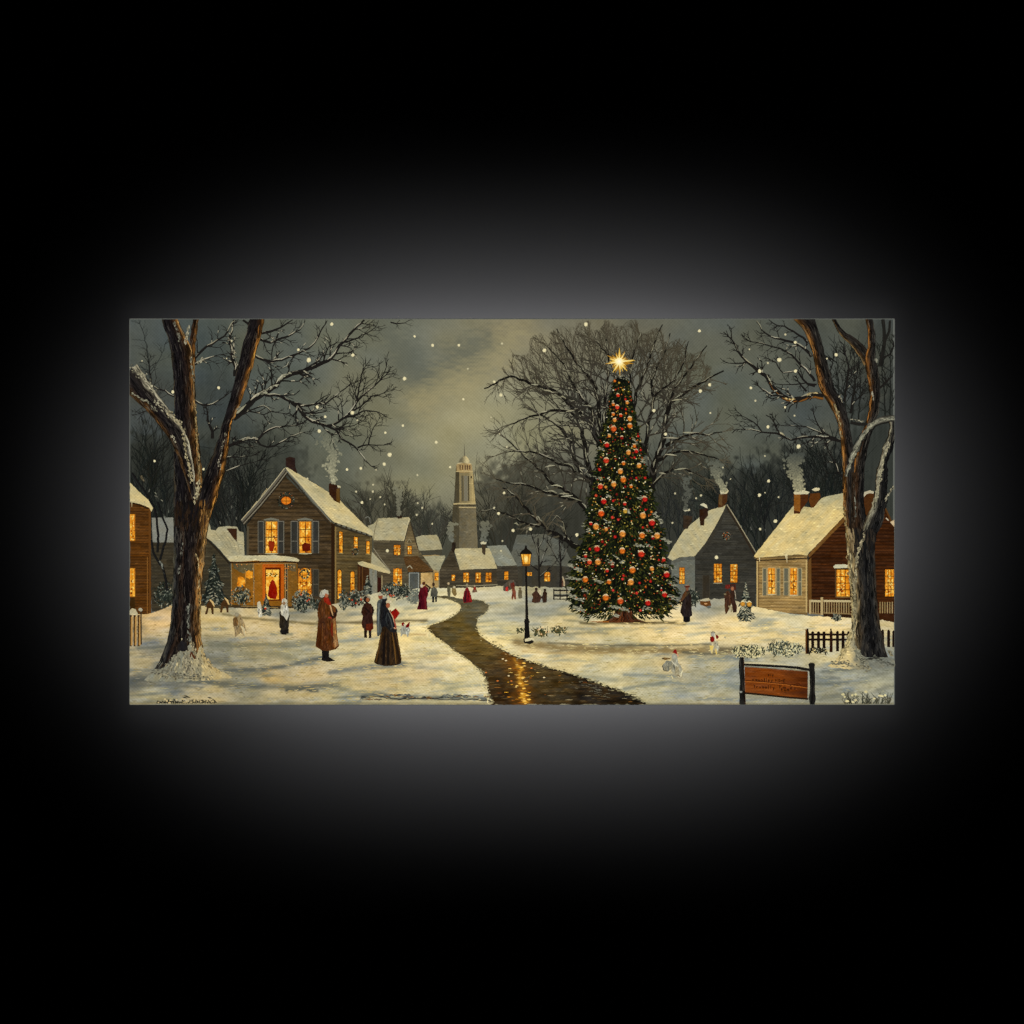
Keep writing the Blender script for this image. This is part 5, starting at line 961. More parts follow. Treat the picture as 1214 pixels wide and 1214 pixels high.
figure('man in a grey coat right of the woman in dark red', [(Cc(325, 560, 350, 560, 350, 640, 325, 640), (26, 26, 28)), (Cc(360, 560, 382, 560, 382, 638, 360, 638), (24, 24, 26)), (Cc(320, 480, 345, 455, 375, 475, 395, 530, 385, 575, 305, 575, 308, 520), (84, 84, 74), 'a', 8), ((514, 692.6), (62, 44, 34), 'o', 1.6, 2.4)], seed=13)
figure('distant person in grey at the head of the road', [(Cc(505, 450, 540, 455, 545, 520, 538, 575, 515, 575, 503, 500), (92, 88, 66), 'a', 9), ((531.8, 691.7), (190, 170, 130), 'o', 1.6, 1.6)], seed=14)
figure('distant stooping person in tan at the head of the road', [(Cc(560, 475, 600, 455, 612, 500, 620, 545, 600, 572, 580, 560, 555, 510), (124, 106, 66), 'a', 10), ((538.6, 696), (196, 184, 150), 'o', 1.8, 1.6)], seed=15)
figure('woman in a red cloak walking on the road', [(Cc(720, 480, 745, 460, 765, 500, 790, 570, 802, 635, 780, 645, 700, 650, 690, 600, 700, 540), (108, 20, 24), 'a', 10), (Cc(730, 500, 715, 640), (58, 22, 26), 'l', [1.4, 3, 3]), (Cc(765, 520, 790, 635), (160, 42, 30), 'l', [.6, 1.6, 1]), ((553.7, 693.6), (150, 140, 112), 'o', 1.6, 2)], seed=16)
figure('two small children in red at the low cottage wall', [(Cc(815, 480, 830, 455, 850, 480, 862, 520, 825, 525, 800, 525), (112, 84, 68), 'a', 12), ((562.8, 697.5), (150, 44, 34), 'o', 1.6, 2), ((562.7, 694.6), (178, 160, 128), 'o', 1.2, 1.2)], seed=17)
E = lambda *a: P2(590, 650, *a)
figure('group of people in dark coats with a red bundle by a cart', [(E(65, 480, 75, 430, 110, 400, 150, 380, 190, 375, 215, 410, 200, 470, 130, 505, 70, 505), (86, 76, 62), 'a', 14), (E(95, 460, 125, 455, 125, 510, 90, 510), (160, 40, 36), 'a', 8), (E(150, 420, 190, 400, 205, 460, 165, 480), (96, 40, 28), 'a', 9)], seed=18)
figure('child in rusty red beside the group left of the lamp', [(E(170, 480, 200, 470, 218, 520, 220, 605, 200, 605, 190, 570, 180, 612, 168, 605, 172, 540), (122, 66, 46), 'a', 10), ((608.6, 696.6), (112, 60, 40), 'o', 1.7, 1.8)], seed=19)
figure('grey figure immediately left of the lamp post', [(E(245, 500, 270, 480, 292, 510, 290, 590, 250, 598, 240, 545), (98, 90, 66), 'a', 10), ((616.6, 697.6), (120, 104, 76), 'o', 1.6, 1.6)], seed=20)
figure('seated woman in brown facing a companion, right of the lamp post', [(E(430, 520, 455, 490, 480, 520, 520, 580, 500, 640, 440, 650, 405, 640, 420, 580, 405, 545), (66, 44, 32), 'a', 9), ((635.8, 698.5), (58, 40, 32), 'o', 1.8, 2)], seed=21)
figure('companion in dark brown facing the seated woman', [(E(540, 520, 560, 500, 590, 530, 582, 640, 535, 650, 530, 600, 505, 590, 535, 560), (52, 36, 28), 'a', 8), ((646, 699.5), (52, 36, 28), 'o', 1.7, 1.8), (E(490, 500, 510, 500, 505, 550), (196, 184, 150), 'l', 1.8)], seed=22)
figure('person standing at the far end of the bench near the Christmas tree', [(E(745, 360, 770, 335, 790, 370, 800, 440, 760, 460, 735, 460), (90, 62, 48), 'a', 14), (E(775, 350, 790, 400, 790, 450), (176, 158, 124), 'l', 1.8), ((666.6, 684.4), (160, 150, 124), 'o', 1.5, 1.6)], seed=23)
P = Part('painted_bench', None, 'dark snow-topped bench left of the Christmas tree')
for y0, c, w in ((697.5, (148, 146, 124), 2.4), (699.8, (40, 38, 34), 2), (702.5, (150, 144, 118), 1), (706, (46, 44, 38), 2.4), (704.3, (120, 122, 108), 1.2), (710, (84, 80, 64), 1.4)): P.rib([(656, y0), (666, y0 + .3), (682, y0 - .6)], w, c)
for x in (656.5, 664, 672): P.rib([(x, 698), (x, 711)], 1.4, (38, 34, 30))
Gq = lambda *a: P2(780, 650, *a)
figure('man in a brown hat and long dark coat beside the Christmas tree', [(Gq(300, 790, 380, 790, 380, 870, 340, 880, 300, 872), (22, 20, 22)), (Gq(330, 500, 375, 500, 395, 560, 398, 700, 405, 800, 370, 815, 300, 815, 262, 760, 285, 640, 300, 560), (38, 30, 28), 'a', 8), (Gq(330, 500, 290, 560, 262, 620, 270, 650, 310, 600, 345, 540), (92, 62, 38), 'a', 9), (Gq(350, 510, 320, 590, 350, 560, 380, 520), (64, 54, 36), 'a', 8), (Gq(262, 620, 265, 680), (186, 156, 110), 'l', 1.6), ((814.4, 698.2), (130, 84, 60), 'o', 1.9, 2.4), (Gq(310, 455, 330, 440, 370, 440, 382, 460, 360, 468, 320, 466), (88, 40, 26), 'a', 7), (Gq(325, 440, 365, 436), (160, 140, 116), 'l', .8)], seed=24)
figure('person in a brown coat and red hat before the grey house', [(Gq(790, 540, 830, 500, 870, 560, 880, 640, 850, 700, 820, 770, 800, 790, 790, 700), (70, 44, 28), 'a', 12), (Gq(790, 470, 800, 435, 850, 428, 860, 470, 820, 485), (104, 36, 28), 'a', 10), (Gq(780, 545, 810, 545), (120, 110, 82), 'l', 1.8), (Gq(835, 690, 880, 700, 870, 760), (150, 138, 104), 'l', 2)], seed=25)
figure('taller dark figure close behind the person in the red hat', [(Gq(860, 500, 880, 470, 905, 480, 915, 540, 900, 600, 935, 680, 930, 760, 890, 765, 880, 680, 860, 620), (56, 36, 26), 'a', 10), ((868, 697.7), (170, 110, 76), 'o', 2, 2.6), (Gq(860, 440, 910, 430, 915, 490), (74, 34, 26), 'l', 2), (Gq(910, 500, 925, 600), (160, 150, 130), 'l', .9)], seed=26)
P = Part('painted_cart', None, 'little brown crate on the snow before the grey house'); P.area(Gq(495, 625, 560, 630, 620, 620, 630, 680, 600, 715, 560, 690, 500, 670), tex((102, 66, 34), 12, 2, 2, 5), 1, .3); P.area(Gq(495, 620, 540, 600, 600, 590, 625, 610, 560, 630), tex((180, 172, 140), 9), 1, .3); P.area(Gq(570, 690, 620, 680, 632, 705, 600, 718), tex((92, 96, 90), 6), 1); P.dab(836.5, 715.7, 2, .8, (210, 160, 110), 6)
Sx = lambda *a: P2(740, 740, *a)
figure('child in a red pointed hat and white coat stretching out an arm', [(Sx(560, 400, 540, 480, 560, 560, 590, 600, 640, 650, 690, 650, 695, 540, 670, 490, 640, 460, 630, 400, 590, 370), (160, 156, 132), 'a', 18), (Sx(500, 430, 450, 490, 470, 540, 520, 560, 570, 520, 560, 440), (136, 134, 114), 'a', 18), (Sx(450, 490, 470, 545, 520, 555), (84, 82, 68), 'l', [1, 1.3, .8]), (Sx(445, 400, 490, 395, 560, 395, 540, 415, 480, 425), (124, 98, 58), 'a', 9), (Sx(448, 402, 470, 412), (52, 42, 28), 'l', 1.2), (Sx(560, 430, 590, 470, 640, 500), (198, 196, 172), 'l', [.8, 1.4, .8]), ((799.4, 778.2), (176, 176, 158), 'o', 3.4, 3.6), (Sx(570, 330, 600, 295, 615, 300, 635, 370, 600, 345, 575, 340), (134, 28, 22), 'a', 7), (Sx(625, 350, 640, 380), (206, 150, 118), 'l', 1.2), (Sx(630, 600, 660, 620), (112, 88, 50), 'l', [1, 2.4, 1]), (Sx(560, 610, 580, 650), (206, 196, 150), 'l', 1.2)], seed=27)
figure('child with a white hood and red mittens running by the hedge', [(Sx(1030, 200, 1110, 200, 1130, 280, 1110, 330, 1095, 360, 1080, 320, 1060, 300, 1040, 350, 1025, 340, 1020, 270), (166, 160, 132), 'a', 18), (Sx(1010, 250, 1060, 255, 1050, 310, 1020, 300), (222, 196, 104), 'a', 9), (Sx(1085, 290, 1095, 355), (218, 190, 100), 'l', 1.4), (Sx(1030, 300, 1045, 345), (218, 196, 120), 'l', 1.2), ((845, 752), (176, 174, 158), 'o', 2.8, 3.2), (Sx(1028, 105, 1050, 85, 1080, 100), (110, 104, 84), 'l', .8), (Sx(1018, 150, 1050, 140, 1075, 160, 1070, 200, 1035, 212, 1018, 190), (122, 18, 14), 'a', 7), (Sx(1082, 120, 1100, 125, 1122, 152, 1105, 180, 1090, 165), (116, 18, 14), 'a', 7), (Sx(1070, 110, 1080, 200), (206, 204, 184), 'l', 1.2), (Sx(1188, 150, 1205, 165), (150, 150, 130), 'l', 1.2)], seed=28)

# ---------------------------------------------------------------- fences
P = Part('painted_fence', None, 'tan picket fence with snowy caps at the left edge'); rng = random.Random(33)
P.rib([(153, 729), (168, 731)], 1.2, (60, 48, 30)); P.rib([(153, 745.5), (168, 745.5)], 1.4, (58, 42, 24))
for x in (154.8, 159.5, 164.3): P.rib([(x + .6, 729), (x + .6, 766)], 2.6, (52, 34, 20)); P.rib([(x + 1.9, 731), (x + 1.9, 765)], [2, 2.2], (172, 134, 76))
P.rib([(167.6, 724), (168, 764)], 1.6, (66, 54, 38)); P.rib([(153, 747), (168, 747)], 1.4, (66, 48, 28))
P.area([(154, 724), (157, 721), (161, 722), (164, 727), (164, 729), (154, 729)], tex((176, 168, 136), 12, 2, 2, 4), 1, .3); P.dab(167, 722.6, 2.4, 2.2, (166, 162, 140), 8)
P = Part('painted_fence', None, 'dark picket fence behind the sign, left of the right trunk'); rng = random.Random(34)
def pick(xs, y0, y1, rails, lit=()):
    for x in xs: P.rib([(x, y0 + U(-.6, 1)), (x + U(-.2, .2), y0 + 2), (x, y1)], [1.2, 3.5, 3.5], (28, 18, 14)); 
    for yr in rails: P.rib([(min(xs) - 1, yr), (max(xs) + 1.5, yr + .2)], 2.5, (30, 19, 14))
    for x in lit: P.rib([(x, y0 + 1), (x, y1)], [1.2, 1.8], (98, 56, 22))
pick([957, 963, 970, 976.5, 985, 992.5, 999, 1005.5], 747.5, 772, (752, 758), ())
P.rib([(955.2, 746), (955.2, 775)], 1.5, (104, 64, 28)); P.rib([(957, 745), (957.3, 775)], [2, 3.6], (30, 18, 12)); P.rib([(984.6, 745), (984.8, 773)], [1.5, 3.6], (44, 22, 12)); P.rib([(1012, 752), (1006, 752)], 1.6, (40, 26, 18))
P = Part('painted_fence', None, 'short stretch of dark picket fence right of the right trunk'); pick([1046, 1053, 1059], 746.5, 767, (750.5, 758))
shrub('painted_shrub', 'tuft of frosted grass at the foot of the dark fence', 970, 772, 11, 3, 70, [(36, 34, 26), (50, 48, 34)], [(206, 188, 130), (150, 150, 124)], 72, .3)

# ---------------------------------------------------------------- Christmas tree
X0 = Part('painted_christmas_tree', None, 'tall lit Christmas tree covered in red and gold baubles', mat=THICK); rng = random.Random(15)
HWL = [(444, 2), (452, 9), (465, 13), (485, 17), (500, 20), (520, 28), (540, 31), (560, 34), (580, 38), (600, 42), (620, 44), (640, 49), (660, 56), (675, 63), (690, 66), (705, 65), (715, 64), (724, 58), (732, 44), (736, 30)]
HWR = [(444, 2), (452, 8), (465, 10), (485, 15), (500, 18), (520, 23), (540, 27), (560, 32), (580, 37), (600, 41), (620, 46), (640, 55), (660, 52), (675, 60), (690, 65), (705, 70), (715, 70), (724, 62), (732, 50), (736, 34)]
hl = lambda y: 1.5 + float(np.interp(y, [q[0] for q in HWL], [q[1] for q in HWL])); hr = lambda y: 1.5 + float(np.interp(y, [q[0] for q in HWR], [q[1] for q in HWR]))
Tk = Part('trunk', X0); Tk.rows([(722, 729, 748), (728, 728, 750), (733, 724, 755), (736, 716, 762), (738.2, 706, 768)], [(0, (70, 40, 20)), (.3, (96, 52, 24)), (.6, (66, 34, 20)), (1, (80, 44, 22))], 5, 8)
Tk.rib([(722, 737), (708, 737), (700, 736.6)], [1.6, 1, .4], (150, 92, 34)); Tk.rib([(752, 737), (766, 738), (778, 738)], [1.6, 1, .4], (70, 52, 30))
ys = list(np.arange(448, 736, 2.2)); L = [(737 - hl(y) * .9 + U(-1.5, 1.5), y) for y in ys]; Rr = [(737 + hr(y) * .9 + U(-1.5, 1.5), y) for y in ys]
L = [(x, min(y, 728 - abs(x - 700) * .02)) for x, y in L if y < 728]; Rr = [(x, y) for x, y in Rr if y < 728]
X0.area(L + [(700, 729), (722, 724), (748, 724), (770, 729)] + Rr[::-1], tex((17, 18, 13), 5, 2.5, 2.5, 3), 1.6, 1.0)
GR = [(16, 20, 12), (24, 30, 14), (36, 46, 18), (50, 56, 24), (12, 15, 11), (22, 28, 15), (72, 70, 28), (28, 38, 22)]
def bough(x, y, d, L, w, c):
    a = math.radians(d); P = X0; P.rib([(x, y), (x + math.cos(a) * L * .5, y + math.sin(a) * L * .5 - .3), (x + math.cos(a) * L, y + math.sin(a) * L)], [w * .6, w, w * .25], vary(c, 5))
for i in range(5200):
    t = rng.random() ** .6; y = 450 + 284 * t; u = U(-1, 1); hw = hl(y) if u < 0 else hr(y); tier = .88 + .14 * math.sin(y * .42 + u * 2); x = 737 + u * hw * tier
    if y > 724 and abs(x - 738) < 12: continue
    sg = 1 if u > 0 else -1; d = 90 - sg * (18 + 52 * abs(u)) + U(-22, 22); L = U(2, 6) * (.55 + .6 * t); bough(x - sg * L * .3, y - L * .4, d, L, U(.8, 1.7), rng.choice(GR))
for y in np.arange(456, 733, 3.4):   # bough tips at the outline
    for sg in (-1, 1):
        hw = hl(y) if sg < 0 else hr(y); k = U(.86, 1.0)
        for j in range(5): x = 737 + sg * hw * k; bough(x - sg * U(2, 9), y + U(-2.5, 2.5), 90 - sg * U(25, 95), U(2, 5.5) * (.5 + (y - 440) / 300), U(1.1, 2), rng.choice(GR))
def snowy(x0, y0, x1, y1, n, w=1.2, col=(140, 140, 120)):
    for i in range(n):
        t = rng.random(); x = x0 + (x1 - x0) * t + U(-2.4, 2.4); y = y0 + (y1 - y0) * t + U(-1.8, 1.8); SNOWP.rib([(x - U(.8, 2), y - U(0, .8)), (x, y), (x + U(.8, 2), y + U(-.3, .9))], [.4, w * U(.6, 1.2), .4], vary(col, 22))
SNOWP = Part('snow', X0, 'snow lying on the boughs', kind='stuff')
for q in ((673, 669, 690, 677, 34), (672, 684, 690, 688, 26), (670, 696, 682, 700, 12), (674, 705, 691, 712, 44), (678, 718, 692, 724, 34), (691, 699, 697, 702, 8), (684, 660, 694, 664, 14), (724, 718, 748, 724, 46), (722, 726, 732, 730, 18), (775, 608, 786, 620, 26), (784, 638, 795, 644, 24), (752, 645, 762, 648, 16), (764, 646, 776, 648, 10), (794, 690, 803, 698, 18), (790, 704, 801, 710, 18), (780, 669, 798, 673, 16), (705, 686, 714, 690, 16), (730, 660, 740, 668, 16), (718, 662, 726, 668, 12),
  (700, 563, 712, 568, 14), (756, 588, 764, 592, 12), (718, 588, 728, 591, 8), (720, 602, 728, 604, 6), (740, 602, 748, 608, 12), (706, 529, 716, 534, 10), (733, 445, 742, 449, 12), (764, 541, 762, 549, 10), (690, 622, 698, 630, 12), (766, 628, 772, 632, 8), (755, 584, 772, 582, 8), (750, 518, 756, 526, 8), (716, 616, 722, 620, 8), (760, 720, 772, 722, 12), (795, 716, 801, 722, 8)): snowy(*q[:5], 1.25)
LI = Part('fairy_lights', X0, 'tiny warm lights scattered over the boughs', kind='stuff')
for i in range(860):
    t = rng.random() ** .62; y = 452 + 276 * t; u = U(-.93, .93); x = 737 + u * (hl(y) if u < 0 else hr(y)) * .95
    if y > 722 and abs(x - 738) < 14: continue
    c, r = rng.choice([((206, 186, 80), .8), ((176, 150, 50), .7), ((234, 220, 150), .95), ((110, 96, 36), .8), ((244, 238, 206), .85), ((176, 60, 30), .9), ((206, 120, 50), .8), ((150, 30, 26), .8), ((130, 124, 60), .8)])
    LI.dab(x, y, r * U(.7, 1.35), r * U(.6, 1.1), c, 6, 0, tuple(v * .75 for v in c))
RD, OR, GO, YE = (196, 34, 26), (216, 112, 30), (222, 142, 56), (200, 160, 60)
BA = [(719.3, 527.5, 3.6, RD), (751.8, 528.8, 2.6, OR), (744.8, 536.7, 3.5, GO), (754.2, 535, 2.9, RD), (759.3, 533.5, 1.9, RD), (752, 542.5, 1.8, RD), (718.5, 546, 4.1, OR if 0 else (204, 60, 34)), (739, 549.4, 2.7, OR), (757.4, 552.2, 3.4, GO), (710.7, 556.7, 2.3, RD), (735.3, 559, 3.8, GO), (738.8, 568.7, 4.3, OR), (727.5, 574.3, 3.8, GO), (711.6, 576.8, 3.8, (206, 62, 34)), (717.9, 577.3, 2.1, GO), (754.2, 566.6, 1.7, RD), (764.5, 566.5, 2, RD), (748, 576.8, 2.4, OR), (706.4, 587.4, 2.2, (208, 74, 40)), (715.6, 594.4, 4, RD), (726.8, 593.7, 2, RD), (764.2, 591.8, 3.9, RD), (740.5, 597.3, 2.5, RD), (712.6, 608.6, 4.5, (220, 84, 24)), (741, 606, 3.3, YE), (725.8, 613.3, 2.2, (216, 60, 46)), (732.8, 616, 1.9, (206, 60, 46)), (762, 611.3, 4.4, GO), (772.7, 619.6, 4.5, RD), (765, 604.2, 1.7, RD), (772, 606.8, 1.8, OR), (700.3, 620.7, 2.4, RD), (706.4, 624.4, 4.4, GO), (718.4, 627.2, 2.6, GO), (737.8, 633, 4.5, GO), (761.8, 625.2, 1.8, RD), (761, 634.8, 4.3, OR), (778.7, 635.3, 4.3, GO), (773.8, 637.6, 2.4, (150, 26, 18)), (729, 636.3, 2.3, RD),
  (707.6, 650.5, 4.2, RD), (699.2, 650.8, 2, RD), (694, 659, 2.4, RD), (737.5, 653, 4.3, OR), (760.2, 656.7, 4.7, (206, 52, 28)), (698.7, 666.3, 3.4, (214, 76, 40)), (708.7, 666.3, 4.2, GO), (719.6, 676.5, 2.5, RD), (749.5, 675.8, 4.6, OR), (772.7, 674.2, 3.1, GO), (786.5, 663.5, 2.8, (196, 44, 30)), (780.8, 663.7, 1.6, RD), (790, 681, 4.3, RD), (693.7, 686.9, 4.2, OR), (721.8, 689.7, 3.3, OR), (739, 682.2, 2, RD), (737.8, 686.2, 2, (214, 60, 50)), (747.6, 690.2, 4.4, GO), (758, 691, 1.9, RD), (771, 689, 2, RD), (726.6, 699.6, 1.9, (214, 60, 50)), (754.6, 703, 2.2, (206, 50, 40)), (765.2, 695.5, 1.5, OR), (718, 708.3, 4.6, OR), (735.3, 712.5, 4.4, (208, 84, 34)), (768, 714.5, 4.1, RD), (787.6, 704.9, 3.8, RD), (759, 723.3, 2, (216, 70, 50)), (783.7, 699.5, 1.6, RD), (726, 671, 2.6, (120, 20, 16)), (693, 705.6, 2.2, (120, 40, 20)), (710.2, 699.6, 2, (96, 16, 14)), (714, 642, 2.2, (150, 24, 18)), (717, 645.5, 1.6, (170, 40, 24)), (731, 586, 2, (110, 26, 18)), (741, 577, 1.8, (140, 26, 20)), (748, 567, 2, (90, 16, 20)),
  (728.6, 451.7, 2, OR), (733.8, 453.9, 1.6, YE), (738.3, 462.5, 1.6, YE), (732.5, 468.8, 2.6, (214, 50, 26)), (741.3, 473.4, 1.7, RD), (743.3, 477.6, 2.4, GO), (726.9, 479.6, 2.4, OR), (731.5, 482.8, 3.2, (214, 66, 40)), (726.9, 491.2, 2.4, OR), (735.8, 492.6, 2.4, (206, 60, 20)), (728.5, 498.2, 2.9, GO), (746.5, 496.8, 3.5, GO), (746.5, 504.9, 3.6, OR), (727.3, 508.4, 4.1, (214, 90, 34)), (722.2, 516.8, 2.5, GO), (736.9, 519, 2.6, (140, 20, 16)), (756.3, 517, 1.9, RD), (741.8, 485.4, 1.6, RD), (742, 490, 1.6, OR), (729.6, 462, 1.2, (200, 60, 40)), (737.5, 508.5, 1.8, RD), (719, 577, 1, YE), (760, 522, 1.3, OR)]
rng = random.Random(16)
for x, y, r, c in BA[:99]:
    r *= .93
    b = Part('bauble', X0); dk = tuple(v * .5 for v in c); hi = tuple(min(255, v * 1.1 + 12) for v in c)
    b.dab(x, y, r, r * 1.02, dk, 14, 0, tuple(v * .42 for v in c), .03)
    b.dab(x + r * .03, y + r * .05, r * .8, r * .8, c, 12, 0, tuple(v * .8 for v in c), .05)
    if r > 1.5: b.dab(x + r * .2, y + r * .38, r * .4, r * .3, hi, 8, 0, c, .1); b.dab(x + r * .1, y + r * .12, r * .16, r * .16, tuple(v * .5 for v in c), 5)
    if r > 2.2:
        b.rib([(x - r * .8, y - r * .35), (x - r * .4, y - r * .78), (x + r * .25, y - r * .9), (x + r * .75, y - r * .4)], [.4, r * .3, r * .34, .4], vary((206, 186, 146), 16))
        b.dab(x + U(-.3, .2) * r, y - r * .5, r * .4, r * .22, tuple(v * .45 + w * .55 for v, w in zip(c, (232, 206, 150))), 8, 0, c, .2)
        for k in range(3): b.dab(x + U(-.7, .7) * r, y - r * U(.5, 1.1), U(.4, .8), U(.3, .6), vary((196, 184, 150), 16), 5)
    else: b.dab(x - r * .2, y - r * .3, r * .34, r * .26, tuple(min(255, v * .8 + 60) for v in c), 6, 0, c)
ST = Part('star', X0, 'glowing golden star on the treetop', mat=THICK); rng = random.Random(17)
sx, sy = 734.2, 429.2
gl = sky_f(np.array([sx]), np.array([sy]))[0]
for k, (a, Ls) in enumerate(((-90, 16.5), (-62, 14), (-38, 10), (-5, 18.5), (8, 17), (38, 12), (50, 14.5), (88, 17), (110, 14), (122, 15), (150, 10), (172, 17), (180, 12), (208, 16.5), (222, 12), (245, 10), (-75, 9), (20, 11), (70, 12), (140, 12), (-20, 11), (195, 12), (-110, 12), (100, 10))):
    a = math.radians(a); c1, c2 = ((206, 152, 40), (160, 118, 40)) if k % 3 else ((236, 200, 96), (216, 176, 72))
    ST.rib([(sx, sy), (sx + math.cos(a) * Ls * .5, sy + math.sin(a) * Ls * .5), (sx + math.cos(a) * Ls, sy + math.sin(a) * Ls)], [4.2, 2.6, .4], c1, col2=c2)
for a, Ls in ((-90, 11), (-60, 12.5), (-8, 17), (200, 12), (172, 15), (55, 11), (120, 12.5), (85, 12), (30, 9), (-30, 9), (-145, 9), (-115, 9), (145, 8)):
    a = math.radians(a); ST.rib([(sx, sy), (sx + math.cos(a) * Ls * .5, sy + math.sin(a) * Ls * .5), (sx + math.cos(a) * Ls, sy + math.sin(a) * Ls)], [3, 1.5, .3], (255, 246, 190), col2=(240, 206, 110))
ST.dab(sx - .2, sy - .4, 4.8, 4.4, (255, 255, 236), 14, 0, (252, 236, 160), .1)

BKC = (30, 28, 26); LS = (158, 155, 134)
def br(p, w0, w1, **k):
    a = dict(tw=3, tL=16, dep=1, snow=LS, sp=.4, up=.12, spread=40); a.update(k)
    branch(BR_, p, w0 * 1.3, w1 * 1.1, BKC, a['tw'], a['tL'], a['dep'], None, a['snow'], .55, a['spread'], a['up'], 8, 1.0, a.get('lit'), None, min(.8, a['sp'] * 1.15))
# slim street trees behind the lamp
P = Part('painted_tree', None, 'thin snow-lined tree just right of the street lamp'); rng = random.Random(37)
P.rib(wander([(639.5, 697), (639, 675), (638.5, 655), (638, 638)], .4, 5), [2.6, 1.6], (36, 34, 30)); BR_ = P
for p in ([(640, 672), (646, 655), (652, 640), (656, 630)], [(639, 660), (634, 645), (630, 634)], [(640, 684), (652, 672), (662, 662)], [(638, 650), (644, 640), (646, 630)], [(638, 676), (628, 668), (620, 660)]): br(p, 1.5, .7, sp=.6, tL=8, snow=(120, 120, 106), up=.3)
P = Part('painted_tree', None, 'thin dark tree between the street lamp tree and the Christmas tree'); P.rib(wander([(664.5, 696), (665, 675), (664, 655), (663, 640)], .4, 5), [3, 1.4], (34, 31, 28)); BR_ = P
for p in ([(665, 665), (672, 650), (676, 640)], [(664, 668), (656, 655), (650, 645)], [(664, 655), (668, 640), (670, 628)]): br(p, 1.4, .7, sp=.3, tL=8, snow=(110, 110, 98), up=.3)

# ---------------------------------------------------------------- street lamp
LP = Part('painted_street_lamp', None, 'black street lamp with a glowing yellow lantern beside the road')
LP.rib([(623.6, 670), (624, 700), (624.6, 735)], [1.9, 2.6, 3.6], (24, 21, 18)); LP.rib([(624.4, 734), (624.6, 742), (625, 757)], [5.6, 5.2, 7], (22, 20, 18)); LP.rib([(621.4, 737), (628, 737)], 2.2, (30, 27, 24)); LP.area([(620.5, 757), (629, 755.5), (633, 761), (628, 763.5), (621, 762)], tex((28, 26, 22), 6), 1, .3)
LP.rib([(623, 690), (623.5, 735)], .5, (58, 54, 44)); LP.area([(622, 757.5), (627, 755.8), (633, 756.5), (634, 759.5), (630, 758.5), (626, 760), (622.5, 760.5)], tex((206, 198, 160), 12, 2, 2, 4), 1, .3)
LN = Part('lantern', LP); LN.poly([(616.6, 655.8), (630.4, 655.8), (628.6, 669.5), (626, 671), (620.5, 671), (619, 669.5)], (92, 54, 18))
LN.area([(617.7, 656.6), (629.4, 656.6), (627.9, 668.8), (620, 668.8)], glow(500, -.45), .8, .1); LN.dab(623.7, 662.5, 2.6, 4.2, (255, 238, 164), 10, 0, (246, 200, 96)); LN.rib([(620.4, 657), (621.6, 669)], .6, (136, 84, 26)); LN.rib([(627, 657), (626, 669)], .6, (136, 84, 26))
LN.poly([(616, 656.4), (618.5, 653), (622, 650.4), (622.3, 647.5), (623.3, 646), (624.6, 647.5), (625, 650.4), (628.6, 653), (631, 656.4), (623.5, 657.2)], (26, 22, 18)); LN.rib([(616.4, 656.6), (630.8, 656.6)], .9, (48, 36, 22)); LN.rib([(619, 670.3), (628.2, 670.3)], 1.2, (120, 76, 26))

# ---------------------------------------------------------------- wooden sign
SG = Part('painted_sign', None, 'orange wooden sign board with scrawled dark lettering on black posts')
Bd = Part('board', SG); Bd.area([(882.5, 790.5), (900, 791.5), (930, 793.8), (957.5, 795.8), (957, 828), (930, 825.5), (900, 822), (883, 820.5)], mix(tex((122, 62, 20), 15, 9, 1.1, 5, 4, .5), tex((78, 38, 14), 13, 9, 1.1, 6, 4, .5), lambda X, Y: (X - 928) / 34 + .1 + .4 * nz(X, Y, 20, 4, 3)), 1, .1)
Bd.rib([(883, 806.5), (905, 808), (930, 810.5), (957, 814.3)], .9, (70, 34, 12)); Bd.rib([(883, 807.6), (905, 809), (930, 811.5), (957, 815.3)], .5, (186, 110, 44)); Bd.rib([(884, 799), (920, 801), (956, 803)], .4, (112, 56, 18))
Fr = Part('frame', SG); Fr.rib([(881, 787.5), (905, 788.8), (930, 790.2), (945, 791.5), (960, 794)], [2.8, 3, 3.2], (28, 26, 24)); Fr.rib([(882, 785.6), (905, 786), (936, 788)], [1.4, 2.4, .8], (200, 192, 156)); Fr.rib([(884, 789.8), (900, 791.3), (930, 793), (956, 795)], .8, (104, 100, 84)); Fr.rib([(883, 821.5), (900, 823), (930, 826.2), (958, 828.4)], 2.2, (40, 28, 18))
Ps = Part('post', SG); Ps.rows([(779, 877, 881.5), (787, 876, 882), (788, 875.4, 882.4), (800, 876.6, 882.8), (818, 876.8, 883.2), (820, 875.4, 883.6), (823, 876.4, 883.2), (835, 877, 883.4)], [(0, (52, 54, 50)), (.3, (30, 29, 27)), (.8, (24, 22, 20)), (1, (60, 34, 18))], 7, 8); Ps.rib([(876.6, 778.6), (879, 777.4), (881.6, 778.4)], [1, 1.6, 1], (176, 168, 134)); Ps.dab(878, 820, 1.6, 1.2, (140, 144, 136), 6)
Ps = Part('post', SG); Ps.rows([(787, 959, 964.6), (790, 958.4, 965.8), (792, 960, 964.8), (794, 959, 965.6), (800, 959.4, 965.4), (826, 959.6, 965.6), (830, 957, 967.8), (832, 958.6, 966), (835, 959.4, 965.6)], [(0, (46, 46, 42)), (.4, (24, 23, 22)), (1, (30, 28, 26))], 8, 8); Ps.dab(961.9, 788, 4, 2.7, (28, 27, 25), 12, 0, None, .04)
LT = Part('lettering', SG, 'dark handwritten lines on the board')
